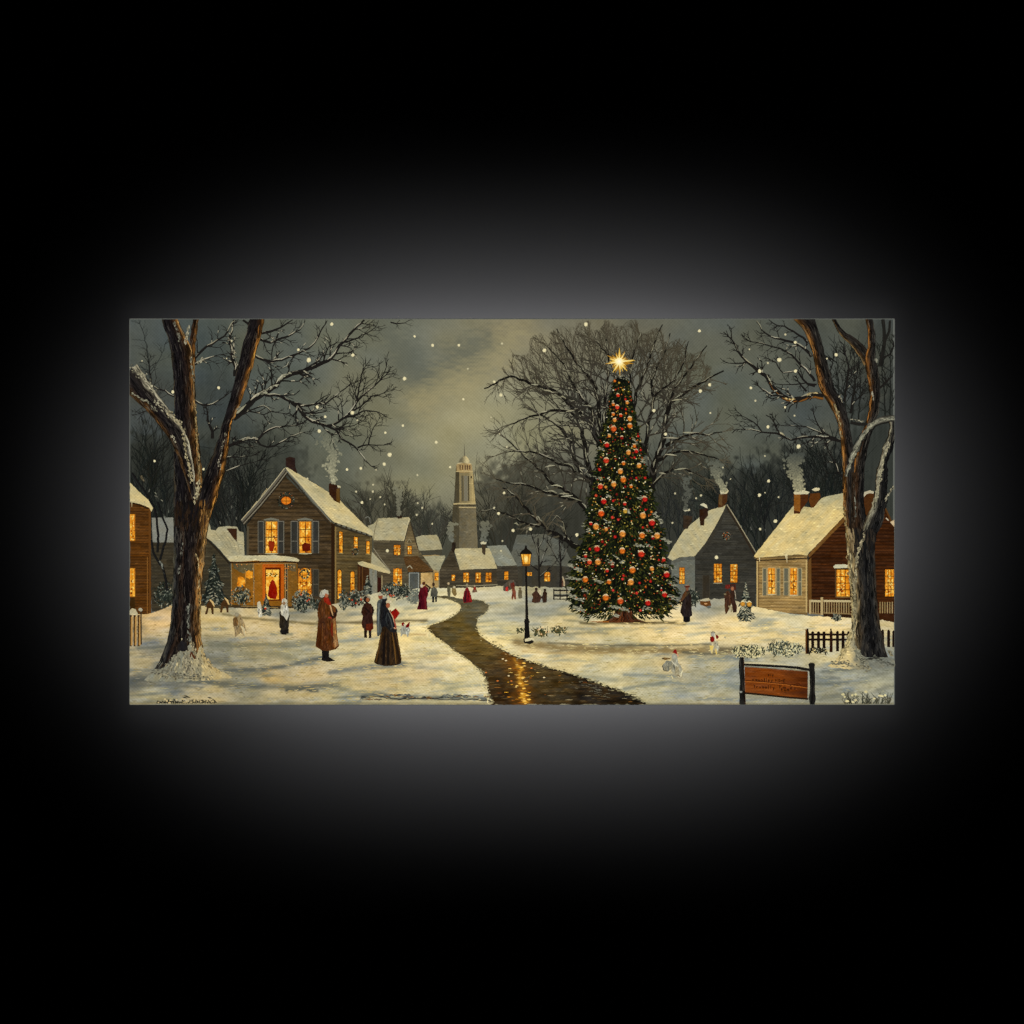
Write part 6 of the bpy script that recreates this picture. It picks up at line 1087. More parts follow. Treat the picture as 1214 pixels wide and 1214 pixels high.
def scrawl(x, y, word, h, slope, col=(30, 14, 8)):
    """loose brush handwriting: each letter a few pulls of a thin brush"""
    G = {'o': [[(0, -.3), (.25, -.55), (.5, -.3), (.25, 0), (0, -.3)]], 'i': [[(.15, -.55), (.2, 0)], [(.15, -.8), (.17, -.75)]], 'y': [[(0, -.55), (.2, -.1)], [(.45, -.55), (.1, .35)]], 'c': [[(.4, -.5), (.1, -.5), (0, -.2), (.15, 0), (.42, -.05)]], 'u': [[(0, -.5), (.05, -.05), (.35, -.05), (.4, -.5), (.42, 0)]],
         'n': [[(0, -.5), (.02, 0)], [(.03, -.35), (.25, -.55), (.4, -.35), (.42, 0)]], 't': [[(.15, -.95), (.15, 0), (.3, 0)], [(0, -.6), (.35, -.62)]], 'l': [[(.1, -1), (.12, 0)]], 'e': [[(0, -.28), (.38, -.3), (.3, -.52), (.05, -.45), (.02, -.1), (.38, -.03)]], 'H': [[(0, -.8), (0, 0)], [(.45, -.8), (.45, 0)], [(0, -.4), (.45, -.4)]], 'O': [[(.05, -.4), (.2, -.8), (.45, -.7), (.5, -.3), (.25, 0), (.05, -.2), (.05, -.4)]],
         'M': [[(0, 0), (.03, -.8), (.25, -.3), (.48, -.8), (.52, 0)]], 'E': [[(.45, -.8), (0, -.8), (0, 0), (.45, 0)], [(0, -.4), (.35, -.42)]], 'T': [[(0, -.8), (.5, -.82)], [(.25, -.8), (.25, 0)]], 'r': [[(0, -.5), (.03, 0)], [(.03, -.35), (.3, -.52)]], 'a': [[(.4, -.5), (.1, -.5), (.02, -.15), (.2, 0), (.4, -.2), (.4, -.5), (.45, 0)]], 'v': [[(0, -.5), (.2, 0), (.42, -.52)]], 'g': [[(.4, -.5), (.1, -.45), (.1, -.1), (.4, -.15)], [(.4, -.5), (.38, .3), (.05, .3)]], 'F': [[(.45, -.85), (0, -.8), (.05, .1)], [(0, -.4), (.4, -.45)]], 's': [[(.38, -.5), (.08, -.45), (.3, -.2), (.05, 0)]], 'm': [[(0, -.5), (0, 0)], [(0, -.35), (.2, -.52), (.25, 0)], [(.25, -.35), (.45, -.5), (.5, 0)]]}
    for ch in word:
        for st in G.get(ch, []):
            LT.rib([(x + a * h * 1.0, y + b * h + slope * (x)) for a, b in st], [.7, 1.0, .6], vary(col, 4))
        x += h * (.62 if ch in 'ilt' else .78) if ch != ' ' else h * .8
rng = random.Random(18)
scrawl(910, 801.2 - 910 * .04, 'oiy', 3.6, .04); scrawl(892, 807 - 892 * .045, 'countley', 4.2, .045); scrawl(919, 807 - 892 * .045, 'HOME', 4.2, .045); scrawl(893, 815.5 - 893 * .06, 'Trvoolly', 4.4, .06); scrawl(924, 814.5 - 893 * .06, 'Fm es', 5.4, .06); scrawl(926, 819 - 926 * .05, 'Eun', 4.4, .05)
LT.rib([(936, 812.5), (942, 811), (947, 810.5), (949, 812.5)], [.5, 1, .5], (60, 26, 10))

# ---------------------------------------------------------------- large tree on the left
rng = random.Random(6); BKC = (30, 28, 26)
TL = Part('painted_tree', None, 'huge forked foreground tree on the left with snow along its limbs', mat=THICK); LS = (158, 155, 134)
def br(p, w0, w1, **k):
    a = dict(tw=3, tL=16, dep=1, snow=LS, sp=.4, up=.12, spread=40); a.update(k)
    branch(BR_, p, w0 * 1.3, w1 * 1.1, BKC, a['tw'], a['tL'], a['dep'], None, a['snow'], .55, a['spread'], a['up'], 8, 1.0, a.get('lit'), None, min(.8, a['sp'] * 1.15))
BR_ = Part('branches', TL)
br([(276, 496), (287, 487), (297, 478), (306, 470), (318, 463), (327, 457), (335, 447), (346, 443), (360, 440), (374, 434), (383, 430), (392, 425), (400, 414), (406, 406), (413, 398), (420, 391), (432, 379)], 6.2, 2, sp=.55, tL=20, dep=2)
br([(314, 468), (325, 468), (333, 470), (343, 475), (353, 479), (365, 481), (375, 479), (388, 477), (395, 471), (403, 465), (413, 457)], 3, 1, sp=.7, tL=14)
br([(346, 477), (353, 482), (358, 489), (363, 495), (370, 500), (380, 503), (388, 505), (394, 504), (401, 500), (407, 496), (413, 491), (419, 484), (424, 476), (430, 469), (437, 463), (444, 457), (451, 451)], 3.6, 1.2, sp=.6, tL=22, dep=2, up=.2)
br([(407, 496), (418, 493), (430, 488), (440, 487), (452, 490)], 1.8, .8, sp=.1, tL=14); br([(424, 476), (425, 460), (428, 445), (431, 438)], 1.6, .7, sp=0, tL=16); br([(413, 491), (428, 482), (440, 470), (455, 466)], 1.6, .7, sp=0, tL=16, dep=2)
br([(388, 505), (398, 510), (402, 515), (406, 521), (413, 525), (420, 529), (425, 534), (428, 539), (434, 547), (440, 553)], 2.4, .8, sp=.4, tL=9); br([(424, 531), (430, 528), (437, 527), (446, 528), (454, 528)], 1.6, .7, sp=.1); br([(437, 527), (440, 515), (444, 505)], 1.2, .6, sp=0)
br([(393, 508), (404, 508), (414, 506), (424, 502)], 1.2, .6, sp=0)
br([(304, 397), (315, 394), (325, 392), (333, 388), (340, 384), (347, 379)], 3, 1.2, tL=14, sp=.1); br([(304, 400), (312, 404), (321, 406), (329, 403), (336, 400), (346, 396), (355, 391), (361, 383)], 2.6, 1, tL=12, sp=.35); br([(300, 392), (294, 384), (288, 379)], 3.2, 2.4, sp=0)
br([(300, 420), (306, 424), (313, 427), (322, 429), (334, 427), (343, 423), (352, 420), (360, 416), (366, 413), (373, 406), (380, 394), (388, 380)], 2.8, 1, tL=14, sp=.7); br([(350, 421), (340, 434), (330, 438)], 1, .5, sp=.1); br([(406, 406), (420, 402), (434, 396), (445, 388)], 1.6, .7, sp=0, tL=14)
br([(330, 395), (323, 415), (321, 435), (327, 455)], 1.2, .7, sp=0, tL=8)
br([(268, 530), (276, 527), (284, 523), (291, 520), (299, 521), (306, 521), (313, 514), (320, 509), (334, 506), (345, 505), (356, 503)], 2.8, .8, sp=.6, tL=13, dep=2); br([(304, 521), (309, 527), (317, 530), (326, 529), (336, 523), (350, 516), (360, 513)], 1.8, .7, sp=.3, tL=12, dep=2)
br([(281, 494), (295, 487), (306, 483), (313, 481), (322, 488), (336, 490)], 1.6, .7, sp=.1, tL=12)
br([(279, 446), (280, 436), (276, 425), (275, 415), (272, 403), (275, 392), (277, 379)], 4, 1.8, sp=.5, tL=12)
br([(229, 427), (235, 420), (240, 415), (251, 408), (258, 403), (266, 398), (272, 388), (278, 380)], 2.6, 1, sp=.35, tL=14); br([(231, 432), (238, 428), (245, 425), (254, 422), (262, 420)], 2.2, .7, sp=.3); br([(231, 475), (236, 478), (240, 480), (246, 481), (252, 479), (259, 475), (266, 470)], 2.2, 1.2, sp=.9, tL=9)
br([(252, 520), (252, 512), (248, 503), (246, 493), (245, 485)], 3, 1.2, sp=0, tL=8); br([(264, 543), (275, 542), (285, 542), (298, 541)], 1.6, .7, sp=.6, tL=10); br([(262, 562), (275, 556), (290, 551), (305, 547)], 1.4, .6, sp=.5, tL=16, dep=2)
br([(206, 470), (196, 463), (188, 462), (180, 456)], 1.8, .8, sp=.4); br([(463, 382), (470, 384), (480, 383), (484, 380)], 1.4, .6, sp=.1, tL=7); br([(182, 476), (178, 460), (179, 445), (176, 430)], 1.4, .7, sp=0)
br([(200, 500), (190, 488), (178, 486), (160, 492)], 1.4, .6, sp=.1)
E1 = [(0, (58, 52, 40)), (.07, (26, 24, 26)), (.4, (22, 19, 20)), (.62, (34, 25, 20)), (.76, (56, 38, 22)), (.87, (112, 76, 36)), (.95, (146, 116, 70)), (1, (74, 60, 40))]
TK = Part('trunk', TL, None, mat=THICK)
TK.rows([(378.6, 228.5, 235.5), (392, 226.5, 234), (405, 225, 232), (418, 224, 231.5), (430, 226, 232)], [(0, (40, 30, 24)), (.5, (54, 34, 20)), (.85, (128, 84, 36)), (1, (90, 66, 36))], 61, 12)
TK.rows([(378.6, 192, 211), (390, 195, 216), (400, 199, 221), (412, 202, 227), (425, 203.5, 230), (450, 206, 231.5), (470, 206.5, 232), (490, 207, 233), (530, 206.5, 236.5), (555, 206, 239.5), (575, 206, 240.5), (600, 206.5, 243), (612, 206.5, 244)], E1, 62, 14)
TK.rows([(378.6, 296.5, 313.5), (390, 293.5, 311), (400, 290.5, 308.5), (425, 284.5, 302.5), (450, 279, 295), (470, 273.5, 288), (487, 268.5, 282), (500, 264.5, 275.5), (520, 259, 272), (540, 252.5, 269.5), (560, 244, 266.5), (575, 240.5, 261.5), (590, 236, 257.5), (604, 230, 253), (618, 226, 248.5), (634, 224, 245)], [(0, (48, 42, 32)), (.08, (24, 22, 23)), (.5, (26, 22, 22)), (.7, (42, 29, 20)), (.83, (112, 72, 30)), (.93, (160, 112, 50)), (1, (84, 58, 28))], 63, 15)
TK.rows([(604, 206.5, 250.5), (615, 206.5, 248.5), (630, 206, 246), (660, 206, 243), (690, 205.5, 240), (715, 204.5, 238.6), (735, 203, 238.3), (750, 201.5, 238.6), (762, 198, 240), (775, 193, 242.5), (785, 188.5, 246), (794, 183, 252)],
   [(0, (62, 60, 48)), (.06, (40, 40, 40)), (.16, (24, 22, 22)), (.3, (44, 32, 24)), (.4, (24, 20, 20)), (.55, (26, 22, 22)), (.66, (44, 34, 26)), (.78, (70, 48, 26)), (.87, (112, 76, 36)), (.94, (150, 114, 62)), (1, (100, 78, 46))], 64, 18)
for k in range(150):
    x = U(208, 247); y = U(592, 618); TK.rib([(x, y), (x + U(-1.2, .8), y + 5), (x + U(-2, .6), y + U(8, 15))], [.4, U(1, 2.6), .4], vary(rng.choice([(24, 21, 20), (34, 26, 20), (46, 34, 24), (20, 18, 19)] if x < 238 else [(108, 76, 38), (60, 42, 24), (140, 104, 56)]), 5))
TK.limb([(150, 443, 34), (158, 452, 31), (170, 466, 25), (182, 479, 22), (192, 491, 21), (202, 504, 21), (211, 517, 20), (217, 531, 18), (221, 546, 15), (225, 562, 12), (228, 578, 8), (230, 592, 5)], [(0, (150, 146, 124)), (.12, (128, 124, 106)), (.22, (40, 36, 32)), (.5, (24, 22, 23)), (.75, (34, 28, 26)), (.92, (76, 52, 26)), (1, (60, 46, 30))], 65, 15)
SNW = Part('snow', TL, 'snow clinging to the limbs and trunk foot', kind='stuff')
def clump(pts, w, n, col=(164, 162, 142), jit=2.0, lw=1.6, vert=0):
    q = np.array(pts, float)
    for i in range(int(n * .8)):
        t = rng.random(); k = np.linspace(0, 1, len(q)); x = np.interp(t, k, q[:, 0]) + rng.gauss(0, .4) * w; y = np.interp(t, k, q[:, 1]) + rng.gauss(0, .4) * w
        t2 = min(1, t + .06); dx = np.interp(t2, k, q[:, 0]) - np.interp(t, k, q[:, 0]); dy = np.interp(t2, k, q[:, 1]) - np.interp(t, k, q[:, 1]); m = math.hypot(dx, dy) + 1e-6; L = U(1.5, 4)
        SNW.rib([(x, y), (x + dx / m * L * .5 + U(-.4, .4), y + dy / m * L * .5), (x + dx / m * L, y + dy / m * L)], [.4, lw * U(.5, 1.2), .4], (lambda c, f: (c[0] * f, c[1] * f * .985, c[2] * f * .95))(vary(col, jit * 9), rng.choice([.55, .75, .85, .95, 1.0])))
clump([(154, 433), (165, 442), (175, 452), (184, 464)], 4.5, 70); clump([(182, 472), (190, 480), (198, 489)], 4, 40); clump([(198, 488), (206, 495), (213, 502), (218, 510)], 3.6, 80, (170, 164, 136), 2, 2); clump([(218, 508), (219, 525), (222, 540), (226, 558), (228, 570)], 2.6, 110, (170, 162, 130), 1.5, 1.8)
clump([(155, 466), (166, 472), (176, 476), (186, 487)], 3, 40, (140, 140, 124)); clump([(204, 516), (208, 523)], 2, 12); clump([(224, 386), (222, 398), (220, 407)], 3, 40); clump([(206, 382), (210, 390), (213, 402)], 2.4, 26, (130, 132, 120))
clump([(226, 422), (227, 432), (229, 448)], 1.8, 30, (146, 148, 132)); clump([(232, 478), (233, 500), (234, 525), (236, 545), (237, 566)], 1.8, 90, (158, 140, 98), 1.6, 1.4); clump([(236, 570), (234, 585), (232, 596)], 3, 60, (176, 170, 140), 1.4, 2); clump([(268, 512), (264, 530), (260, 548), (262, 556)], 1.8, 34, (150, 146, 128)); clump([(300, 468), (312, 466), (322, 459), (328, 457)], 2.6, 50, (156, 158, 140), 1.4, 1.8); clump([(280, 486), (284, 484)], 1.6, 12)
clump([(331, 452), (336, 446), (344, 442)], 1.8, 22, (150, 152, 134)); clump([(233, 428), (236, 430), (240, 426)], 2, 16); clump([(275, 414), (278, 417), (281, 432)], 1.6, 16); clump([(286, 522), (296, 519), (304, 520)], 1.6, 22)
clump([(217, 640), (216, 660), (212, 680)], 2, 18, (116, 118, 110)); clump([(232, 656), (236, 664), (237, 680), (236, 700)], 1.4, 34, (196, 176, 130), 1.4, 1.2); clump([(224, 715), (224, 740), (226, 760)], 2.6, 70, (122, 126, 118), 1.4, 1.8); clump([(216, 756), (215, 762)], 1, 8, (196, 190, 160)); clump([(237, 700), (238, 725), (238.5, 750)], 1.2, 40, (186, 160, 102), 1.2, 1.2)
SNW.area([(170, 807), (178, 800), (186, 795), (196, 791), (205, 784), (211, 776), (215, 767), (219, 774), (222, 770), (226, 760), (229, 766), (232, 776), (236, 770), (240, 764), (242, 774), (246, 784), (254, 792), (268, 798), (276, 803), (250, 806), (210, 808)],
    mix(tex((132, 132, 114), 15, 2, 5, 81, 20), tex((184, 168, 122), 12, 2, 5, 82, 20), lambda X, Y: (X - 222) / 26 + .4 * nz(X, Y, 5, 8, 4)), 1.2, 1.2)
for k in range(130):
    x = U(190, 252); y = U(776, 800) + abs(x - 222) * .25
    if y < 803: SNW.rib([(x, y), (x + (x - 220) * .05, y + U(1, 3)), (x + (x - 220) * .12, y + U(3, 6))], [.3, U(.6, 1.3), .3], vary(rng.choice([(92, 92, 82), (112, 112, 98), (186, 176, 138), (204, 190, 144), (74, 62, 44)] if x < 238 else [(200, 182, 128), (222, 202, 146), (150, 140, 108)]), 8))
clump([(228, 760), (231, 775), (238, 788)], 4, 130, (168, 160, 130), 1.6, 1.8); clump([(212, 772), (208, 782), (200, 792)], 5, 130, (142, 142, 126), 1.6, 1.8); clump([(222, 772), (222, 784), (224, 796)], 8, 240, (156, 152, 130), 1.8, 2); clump([(240, 770), (243, 780), (250, 790), (262, 797)], 3, 130, (190, 172, 124), 1.4, 1.7); clump([(182, 797), (195, 795), (210, 800), (235, 802)], 4, 150, (128, 128, 114), 1.6, 1.8); clump([(188, 800), (220, 803), (250, 803)], 4, 110, (150, 146, 122), 1.6, 1.6)
TK.area([(211, 765), (216, 759), (222, 762), (223, 770), (219, 772), (212, 771)], tex((34, 32, 32), 6, 1.5, 3), 1, .4); TK.rib([(226, 779), (227, 773), (230, 778), (232, 781)], [1.5, 3.4, 1.6], (84, 46, 24))

# thin dark tree left of the trunk
P = Part('painted_tree', None, 'slim dark sapling between the left house and the large trunk'); rng = random.Random(36); BR_ = P
for p, w in (([(199, 700), (196, 685), (193, 672), (187, 664), (182, 655), (180, 640)], 3), ([(190, 664), (193, 652), (197, 640), (199, 628), (195, 618), (191, 608), (187, 595)], 2.6), ([(187, 655), (188, 635), (186, 615), (182, 600), (172, 583), (160, 565), (154, 555)], 2.6)): P.rib(wander(p, .5, 4), [w, w * .7], (26, 26, 26))
clump_old = SNW; SNW = P; clump([(189, 664), (192, 668), (195, 680)], 1.2, 22, (130, 136, 130), 1.2, 1.2); clump([(194, 608), (196, 614)], 1, 6, (130, 136, 130)); clump([(167, 562), (170, 570)], 1.6, 12, (110, 104, 84)); clump([(178, 580), (192, 593)], 3, 10, (140, 142, 128), 1, 1)

# ---------------------------------------------------------------- large tree on the right
TR = Part('painted_tree', None, 'huge twisted foreground tree on the right edge with snowy limbs', mat=THICK); BR_ = Part('branches', TR); rng = random.Random(7)
br([(976, 470), (966, 468), (958, 470), (949, 473), (941, 474), (934, 473), (928, 470), (921, 464), (916, 459), (912, 452), (909, 446), (904, 443), (899, 440), (892, 434), (886, 429), (880, 423), (875, 417), (871, 409), (867, 402)], 6.5, 1.4, sp=.5, tL=13, lit=(120, 78, 32))
br([(886, 429), (880, 431), (872, 431), (864, 431)], 1.6, .7, sp=.1, tL=8); br([(928, 470), (922, 469), (916, 469), (912, 467), (908, 464), (903, 461), (899, 458)], 2, .8, sp=.2, tL=10)
br([(966, 452), (960, 444), (956, 438), (949, 432), (943, 425), (933, 417), (925, 413), (916, 411), (907, 408), (899, 406), (890, 405)], 2.6, .9, sp=.15, tL=14); br([(962, 423), (960, 419), (955, 414), (949, 410), (941, 406), (933, 404), (924, 402), (914, 399), (908, 395), (903, 391), (897, 381)], 3, .9, sp=.5, tL=14)
br([(958, 406), (956, 404), (948, 398), (941, 393), (935, 390), (930, 387), (922, 386), (916, 383), (911, 379)], 2.4, .9, sp=.15, tL=10); br([(968, 456), (960, 455), (950, 455), (937, 456), (928, 456), (920, 455)], 1.4, .6, sp=.1, tL=9)
br([(966, 458), (958, 456), (952, 450), (945, 440), (936, 441), (928, 442), (924, 438), (920, 430), (914, 427)], 1.8, .7, sp=.1, tL=11); br([(956, 464), (950, 458), (946, 452)], 1.8, .7, sp=.2, tL=8)
br([(998, 523), (988, 521), (977, 519), (967, 518), (958, 518), (951, 519), (945, 520), (938, 522), (932, 519), (926, 516), (920, 508), (917, 500)], 3, 1.2, sp=.75, tL=12); br([(926, 516), (915, 513), (903, 512), (890, 509), (878, 509)], 1.8, .7, sp=.1, tL=12); br([(903, 512), (898, 505), (893, 500), (886, 496), (880, 493)], 1.2, .6, sp=.1)
br([(990, 519), (975, 514), (966, 510), (956, 506), (947, 505), (937, 505), (924, 504)], 1.6, .6, sp=.15, tL=12); br([(1000, 566), (994, 560), (988, 545), (980, 530)], 2, .7, sp=.3, tL=14, dep=2); br([(976, 516), (968, 500), (964, 490)], 1.2, .6, sp=0, tL=10)
br([(1000, 476), (1004, 458), (1006, 440), (1003, 425)], 2.2, .8, sp=0, tL=16, dep=2, up=.4); br([(1008, 490), (1012, 465), (1016, 445)], 2, .8, sp=0, tL=16, dep=2, up=.4); br([(986, 460), (984, 440), (988, 425)], 1.2, .6, sp=0, tL=12, up=.4); br([(1043, 460), (1050, 453), (1058, 446)], 1.8, .8, sp=.3); br([(1047, 424), (1055, 420), (1060, 405)], 1.6, .8, sp=0, tL=9)
TK = Part('trunk', TR, None, mat=THICK); SNW = Part('snow', TR, 'snow caught on the limbs and around the roots', kind='stuff')
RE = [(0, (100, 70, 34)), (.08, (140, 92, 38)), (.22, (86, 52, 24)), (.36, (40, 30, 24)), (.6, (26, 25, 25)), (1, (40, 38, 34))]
TK.rows([(378.6, 1045, 1048.5), (395, 1047, 1050), (410, 1046, 1050.5), (424, 1043, 1048), (436, 1040, 1045)], [(0, (34, 33, 30)), (1, (30, 30, 28))], 66, 8)
TK.rib([(1055, 380), (1054, 393), (1049, 404), (1048, 410)], [2, 3, 3], (34, 33, 30))
TK.limb([(988, 378, 4), (994, 390, 5), (1001, 398, 7), (1009, 403, 9), (1017, 411, 11), (1024, 420, 13), (1030, 430, 14)], [(0, (34, 30, 26)), (.6, (30, 28, 26)), (.85, (60, 42, 24)), (1, (150, 124, 78))], 67, 10)
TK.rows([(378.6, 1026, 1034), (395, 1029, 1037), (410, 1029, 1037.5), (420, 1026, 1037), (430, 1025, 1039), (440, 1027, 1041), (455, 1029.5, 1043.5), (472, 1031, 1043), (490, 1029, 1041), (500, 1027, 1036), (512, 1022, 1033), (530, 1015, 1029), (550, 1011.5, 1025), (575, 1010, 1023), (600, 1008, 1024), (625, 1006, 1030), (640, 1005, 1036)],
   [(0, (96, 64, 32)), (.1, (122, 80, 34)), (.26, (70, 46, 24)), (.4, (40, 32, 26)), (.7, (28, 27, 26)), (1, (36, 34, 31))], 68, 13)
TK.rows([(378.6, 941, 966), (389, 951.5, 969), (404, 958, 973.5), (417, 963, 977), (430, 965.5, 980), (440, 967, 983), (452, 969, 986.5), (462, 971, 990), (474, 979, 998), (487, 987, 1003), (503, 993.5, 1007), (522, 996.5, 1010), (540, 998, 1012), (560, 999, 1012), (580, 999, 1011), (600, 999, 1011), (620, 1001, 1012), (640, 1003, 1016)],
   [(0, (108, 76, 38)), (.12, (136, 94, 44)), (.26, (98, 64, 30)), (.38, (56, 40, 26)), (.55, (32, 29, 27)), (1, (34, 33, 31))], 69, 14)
TK.rows([(560, 1009, 1024), (600, 1009, 1024), (625, 1008, 1030), (640, 1006, 1036)], [(0, (40, 34, 26)), (.4, (50, 34, 22)), (.7, (30, 28, 27)), (1, (24, 24, 24))], 70, 10)
TK.limb([(1062, 496, 8), (1052, 497, 8), (1043, 499, 8), (1034, 504, 8), (1027, 511, 7), (1021, 520, 7), (1016, 530, 7), (1010, 542, 6), (1006, 555, 5), (1003, 565, 4)], [(0, (34, 32, 30)), (.25, (70, 70, 62)), (.5, (138, 138, 120)), (.8, (116, 116, 102)), (1, (40, 38, 34))], 71, 26, edge=2.6)
TK.limb([(1058, 500, 9), (1058, 512, 9), (1055, 524, 10), (1050, 538, 11), (1046, 552, 12), (1045, 570, 14), (1044, 590, 16), (1040, 606, 18), (1034, 622, 20), (1027, 638, 22), (1022, 652, 20)], [(0, (24, 24, 24)), (.4, (26, 26, 26)), (.6, (46, 44, 40)), (.78, (116, 114, 98)), (.92, (124, 120, 98)), (1, (60, 50, 36))], 72, 24, edge=2.0)
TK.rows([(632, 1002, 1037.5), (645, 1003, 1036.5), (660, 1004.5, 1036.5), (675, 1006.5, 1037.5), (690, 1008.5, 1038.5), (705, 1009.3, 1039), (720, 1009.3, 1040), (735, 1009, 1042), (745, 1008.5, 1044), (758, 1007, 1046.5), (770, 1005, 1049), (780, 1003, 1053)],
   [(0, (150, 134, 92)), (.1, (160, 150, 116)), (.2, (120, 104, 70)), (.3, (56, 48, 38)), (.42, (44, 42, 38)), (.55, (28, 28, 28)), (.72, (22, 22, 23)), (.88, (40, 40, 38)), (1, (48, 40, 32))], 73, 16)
for k in range(130):
    x = U(1004, 1036); y = U(624, 646); TK.rib([(x, y), (x + U(-.4, 1), y + 5), (x + U(-.6, 1.6), y + U(8, 15))], [.4, U(1, 2.2), .4], vary(rng.choice([(34, 31, 28), (24, 24, 24), (52, 46, 38), (28, 27, 26)] if x > 1012 else [(150, 134, 100), (96, 80, 54), (120, 104, 74)]), 5))
clump([(1004, 655), (1007, 680), (1009, 705), (1010, 735)], 1.8, 130, (176, 160, 116), 1.4, 1.6); clump([(1025, 632), (1020, 645), (1015, 660), (1014, 690)], 1.8, 110, (170, 164, 136), 1.2, 2); clump([(1012, 700), (1013, 725), (1012, 750)], 2.4, 110, (150, 144, 116), 1.5, 1.6)
clump([(1000, 600), (1002, 620), (1006, 645)], 1.6, 80, (156, 136, 92), 1.4, 1.6); clump([(988, 478), (993, 490), (996, 505), (997, 520)], 1.7, 60, (166, 154, 118), 1.3, 1.6); clump([(1038, 500), (1030, 507), (1024, 516), (1017, 528), (1012, 540), (1007, 553)], 2, 150, (156, 158, 140), 1.4, 1.7); clump([(1060, 496), (1050, 496), (1040, 499)], 2.6, 60, (140, 142, 128), 1.4, 1.6)
clump([(1054, 524), (1050, 535), (1046, 548), (1043, 562), (1041, 578), (1038, 592)], 2.0, 170, (166, 164, 140), 1.4, 1.9); clump([(1048, 595), (1052, 588), (1058, 578)], 2, 34, (160, 158, 138)); clump([(954, 470), (960, 466), (968, 466)], 1.3, 22, (196, 180, 130)); clump([(928, 471), (936, 473), (940, 473)], 1.2, 12, (206, 186, 130)); clump([(924, 512), (928, 515)], 1.2, 8, (200, 196, 164))
clump([(1034, 463), (1035, 474)], 1.4, 14, (156, 156, 140)); clump([(1037, 424), (1039, 430)], 1.6, 12, (150, 152, 140)); clump([(1006, 497), (1012, 498), (1022, 500)], 1.4, 20, (150, 150, 134)); clump([(1013, 590), (1014, 610)], 1.6, 20, (130, 134, 124)); clump([(996, 470), (997, 474)], 1, 6); clump([(1007, 452), (995, 470)], .5, 3)
TK.rib([(1008, 501), (1018, 503), (1028, 503)], [3, 3.6, 3], (34, 33, 30))
SNW.area([(980, 790), (990, 783), (999, 773), (1004, 762), (1007, 748), (1009, 742), (1011, 754), (1014, 766), (1019, 773), (1026, 779), (1036, 781), (1046, 782), (1053, 780), (1060, 783), (1060, 790), (1030, 793), (1000, 793)],
    mix(tex((206, 188, 136), 11, 2, 5, 83, -20), tex((118, 120, 108), 12, 4, 2, 84), lambda X, Y: (X - 1004) / 14 + .4 * nz(X, Y, 5, 6, 5)), 1.2, 1.2)
clump([(1008, 750), (1004, 765), (995, 780)], 3.4, 190, (204, 190, 140), 1.4, 1.9); clump([(1014, 768), (1018, 778), (1026, 786)], 4, 190, (142, 144, 128), 1.6, 1.8); clump([(1034, 778), (1045, 784), (1058, 788)], 3, 110, (110, 114, 106), 1.4, 1.6); clump([(985, 786), (1000, 786), (1030, 792)], 3.6, 140, (150, 148, 126), 1.4, 1.7); clump([(1052, 770), (1056, 776)], 2, 24, (150, 146, 120))
clump([(1020, 782), (1040, 780)], 1.6, 30, (60, 60, 56), 1, 1.4)

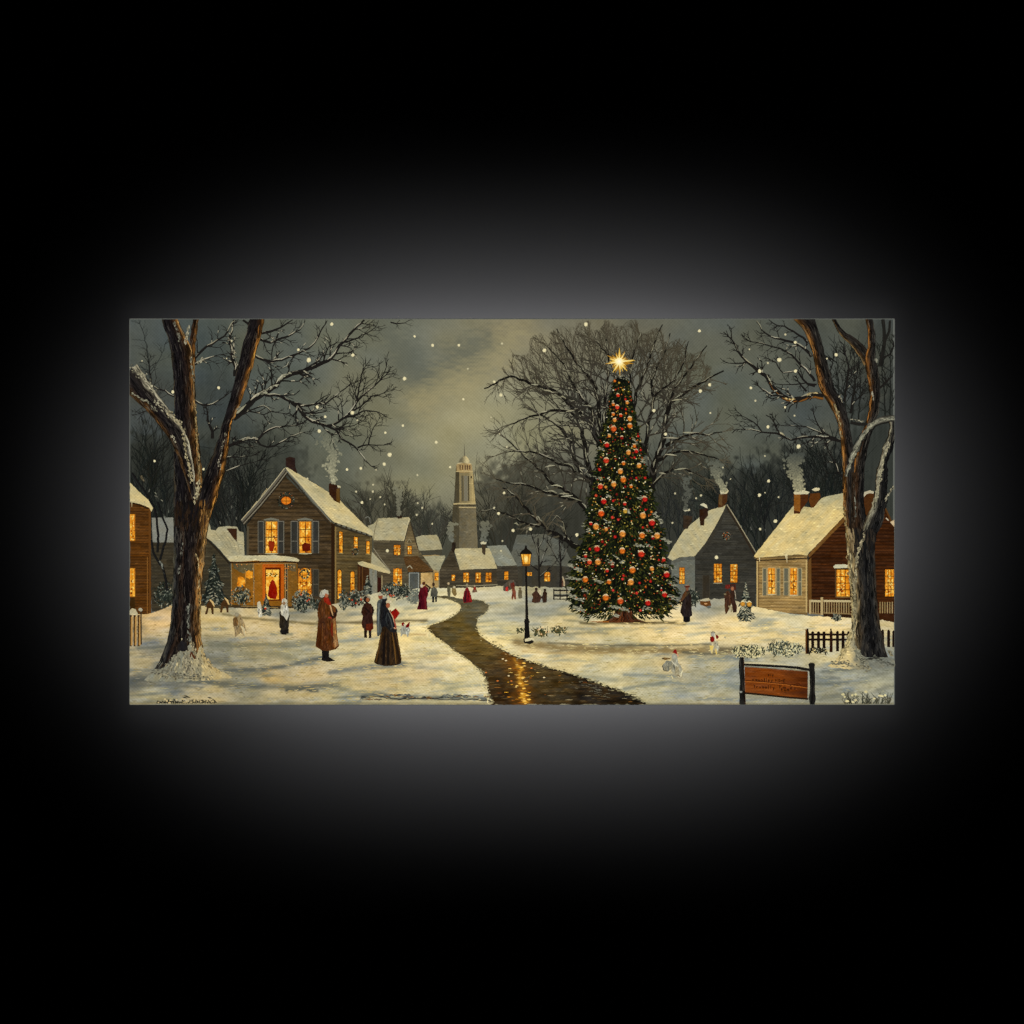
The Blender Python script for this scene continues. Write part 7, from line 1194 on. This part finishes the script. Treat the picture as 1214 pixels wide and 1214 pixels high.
# ---------------------------------------------------------------- falling snow
rng = random.Random(19)
def Z(ox, oy, *t): return [(ox + a / 5.278, oy + b / 5.278, r) for a, b, r in t]
FL = Z(375, 370, (615, 152, 1.5), (728, 208, 2), (892, 207, 1.7), (229, 269, 2), (553, 417, 2.4), (948, 355, 1.2), (920, 545, 1.5), (542, 710, 1.6), (432, 755, 1.5), (750, 815, 1.8), (460, 893, 2.7), (425, 952, 2), (838, 970, 1.5), (633, 1020, 1.3), (193, 985, 1.7), (280, 978, 1.7), (375, 988, 1), (97, 75, 2), (228, 630, 2.4), (258, 677, 1.2), (57, 655, 1.6), (21, 745, 2.2), (8, 596, 2), (1155, 520, 2), (1093, 660, 1), (1147, 762, 1), (1192, 845, 1.3), (1175, 1132, 1.6), (356, 1080, 1.2), (250, 1123, 1.3), (355, 1123, 1.4), (400, 1158, 1.2), (287, 1192, 1.8), (338, 1170, 1), (427, 1203, 1.1), (635, 1195, 1.2), (1162, 197, 1.4), (1113, 437, 1.6)) \
   + Z(605, 370, (472, 78, 2.4), (213, 240, 2.3), (1183, 118, 1.8), (1188, 495, 2.1), (897, 617, 2), (970, 765, 1.9), (1030, 1135, 1.2), (1162, 1165, 1.1), (1190, 1147, 1.2)) \
   + Z(835, 370, (468, 300, 2.6), (346, 370, 2.2), (569, 370, 2.1), (396, 320, 1.4), (281, 234, 1.1), (507, 140, 1.4), (569, 190, 1.9), (823, 268, 2.1), (765, 292, 1.2), (290, 475, 1.7), (319, 555, 1.4), (504, 596, 1.5), (564, 648, 1.2), (397, 718, 2), (587, 841, 2.6), (32, 455, 2), (38, 631, 1.3), (379, 900, 1.1), (115, 973, 1), (401, 1057, 1.9), (343, 1145, 2.1), (464, 1158, 1.2), (378, 1130, .9), (163, 1045, .9)) \
   + Z(145, 370, (1167, 300, 2.8), (603, 474, 1.8), (317, 500, 1.8), (203, 932, 1.5), (510, 983, 1.5), (125, 306, .9), (987, 45, 1.3), (1102, 236, 1.7), (653, 290, 1), (685, 180, 1.3), (1160, 1042, 1.2)) \
   + [(459.3, 653, 1.8), (494, 610.3, 1.4), (500.7, 602, 1.3), (591.2, 608.8, 1.9), (597.8, 584.5, 1.5), (608.3, 629, 2), (585.8, 602, 1.3), (512.5, 621, 1.2), (595.7, 641.3, 1.2), (594, 653, 1.4), (629, 627.3, 2), (683.8, 634.2, 2), (849.3, 660.8, 2.2), (830.8, 587.4, 1.4), (825, 590.7, 1.3), (797, 619.8, 1.2), (919, 617.8, 2.2), (901, 627.2, 1.6)]
for x, y, r in FL[:100]:
    f = Part('painted_snowflake', None, None, 'falling snowflakes'); c = (236, 228, 184) if r > 1.4 else (206, 200, 164)
    f.dab(x, y, r * .98, r * 1.02, c, 9, 0, tuple(v * .88 for v in c), .14)

for p in ALL: p.build()
print('parts', len(ALL), 'verts', sum(p.n for p in ALL), 'paint depth mm', HT.max() * 1000)
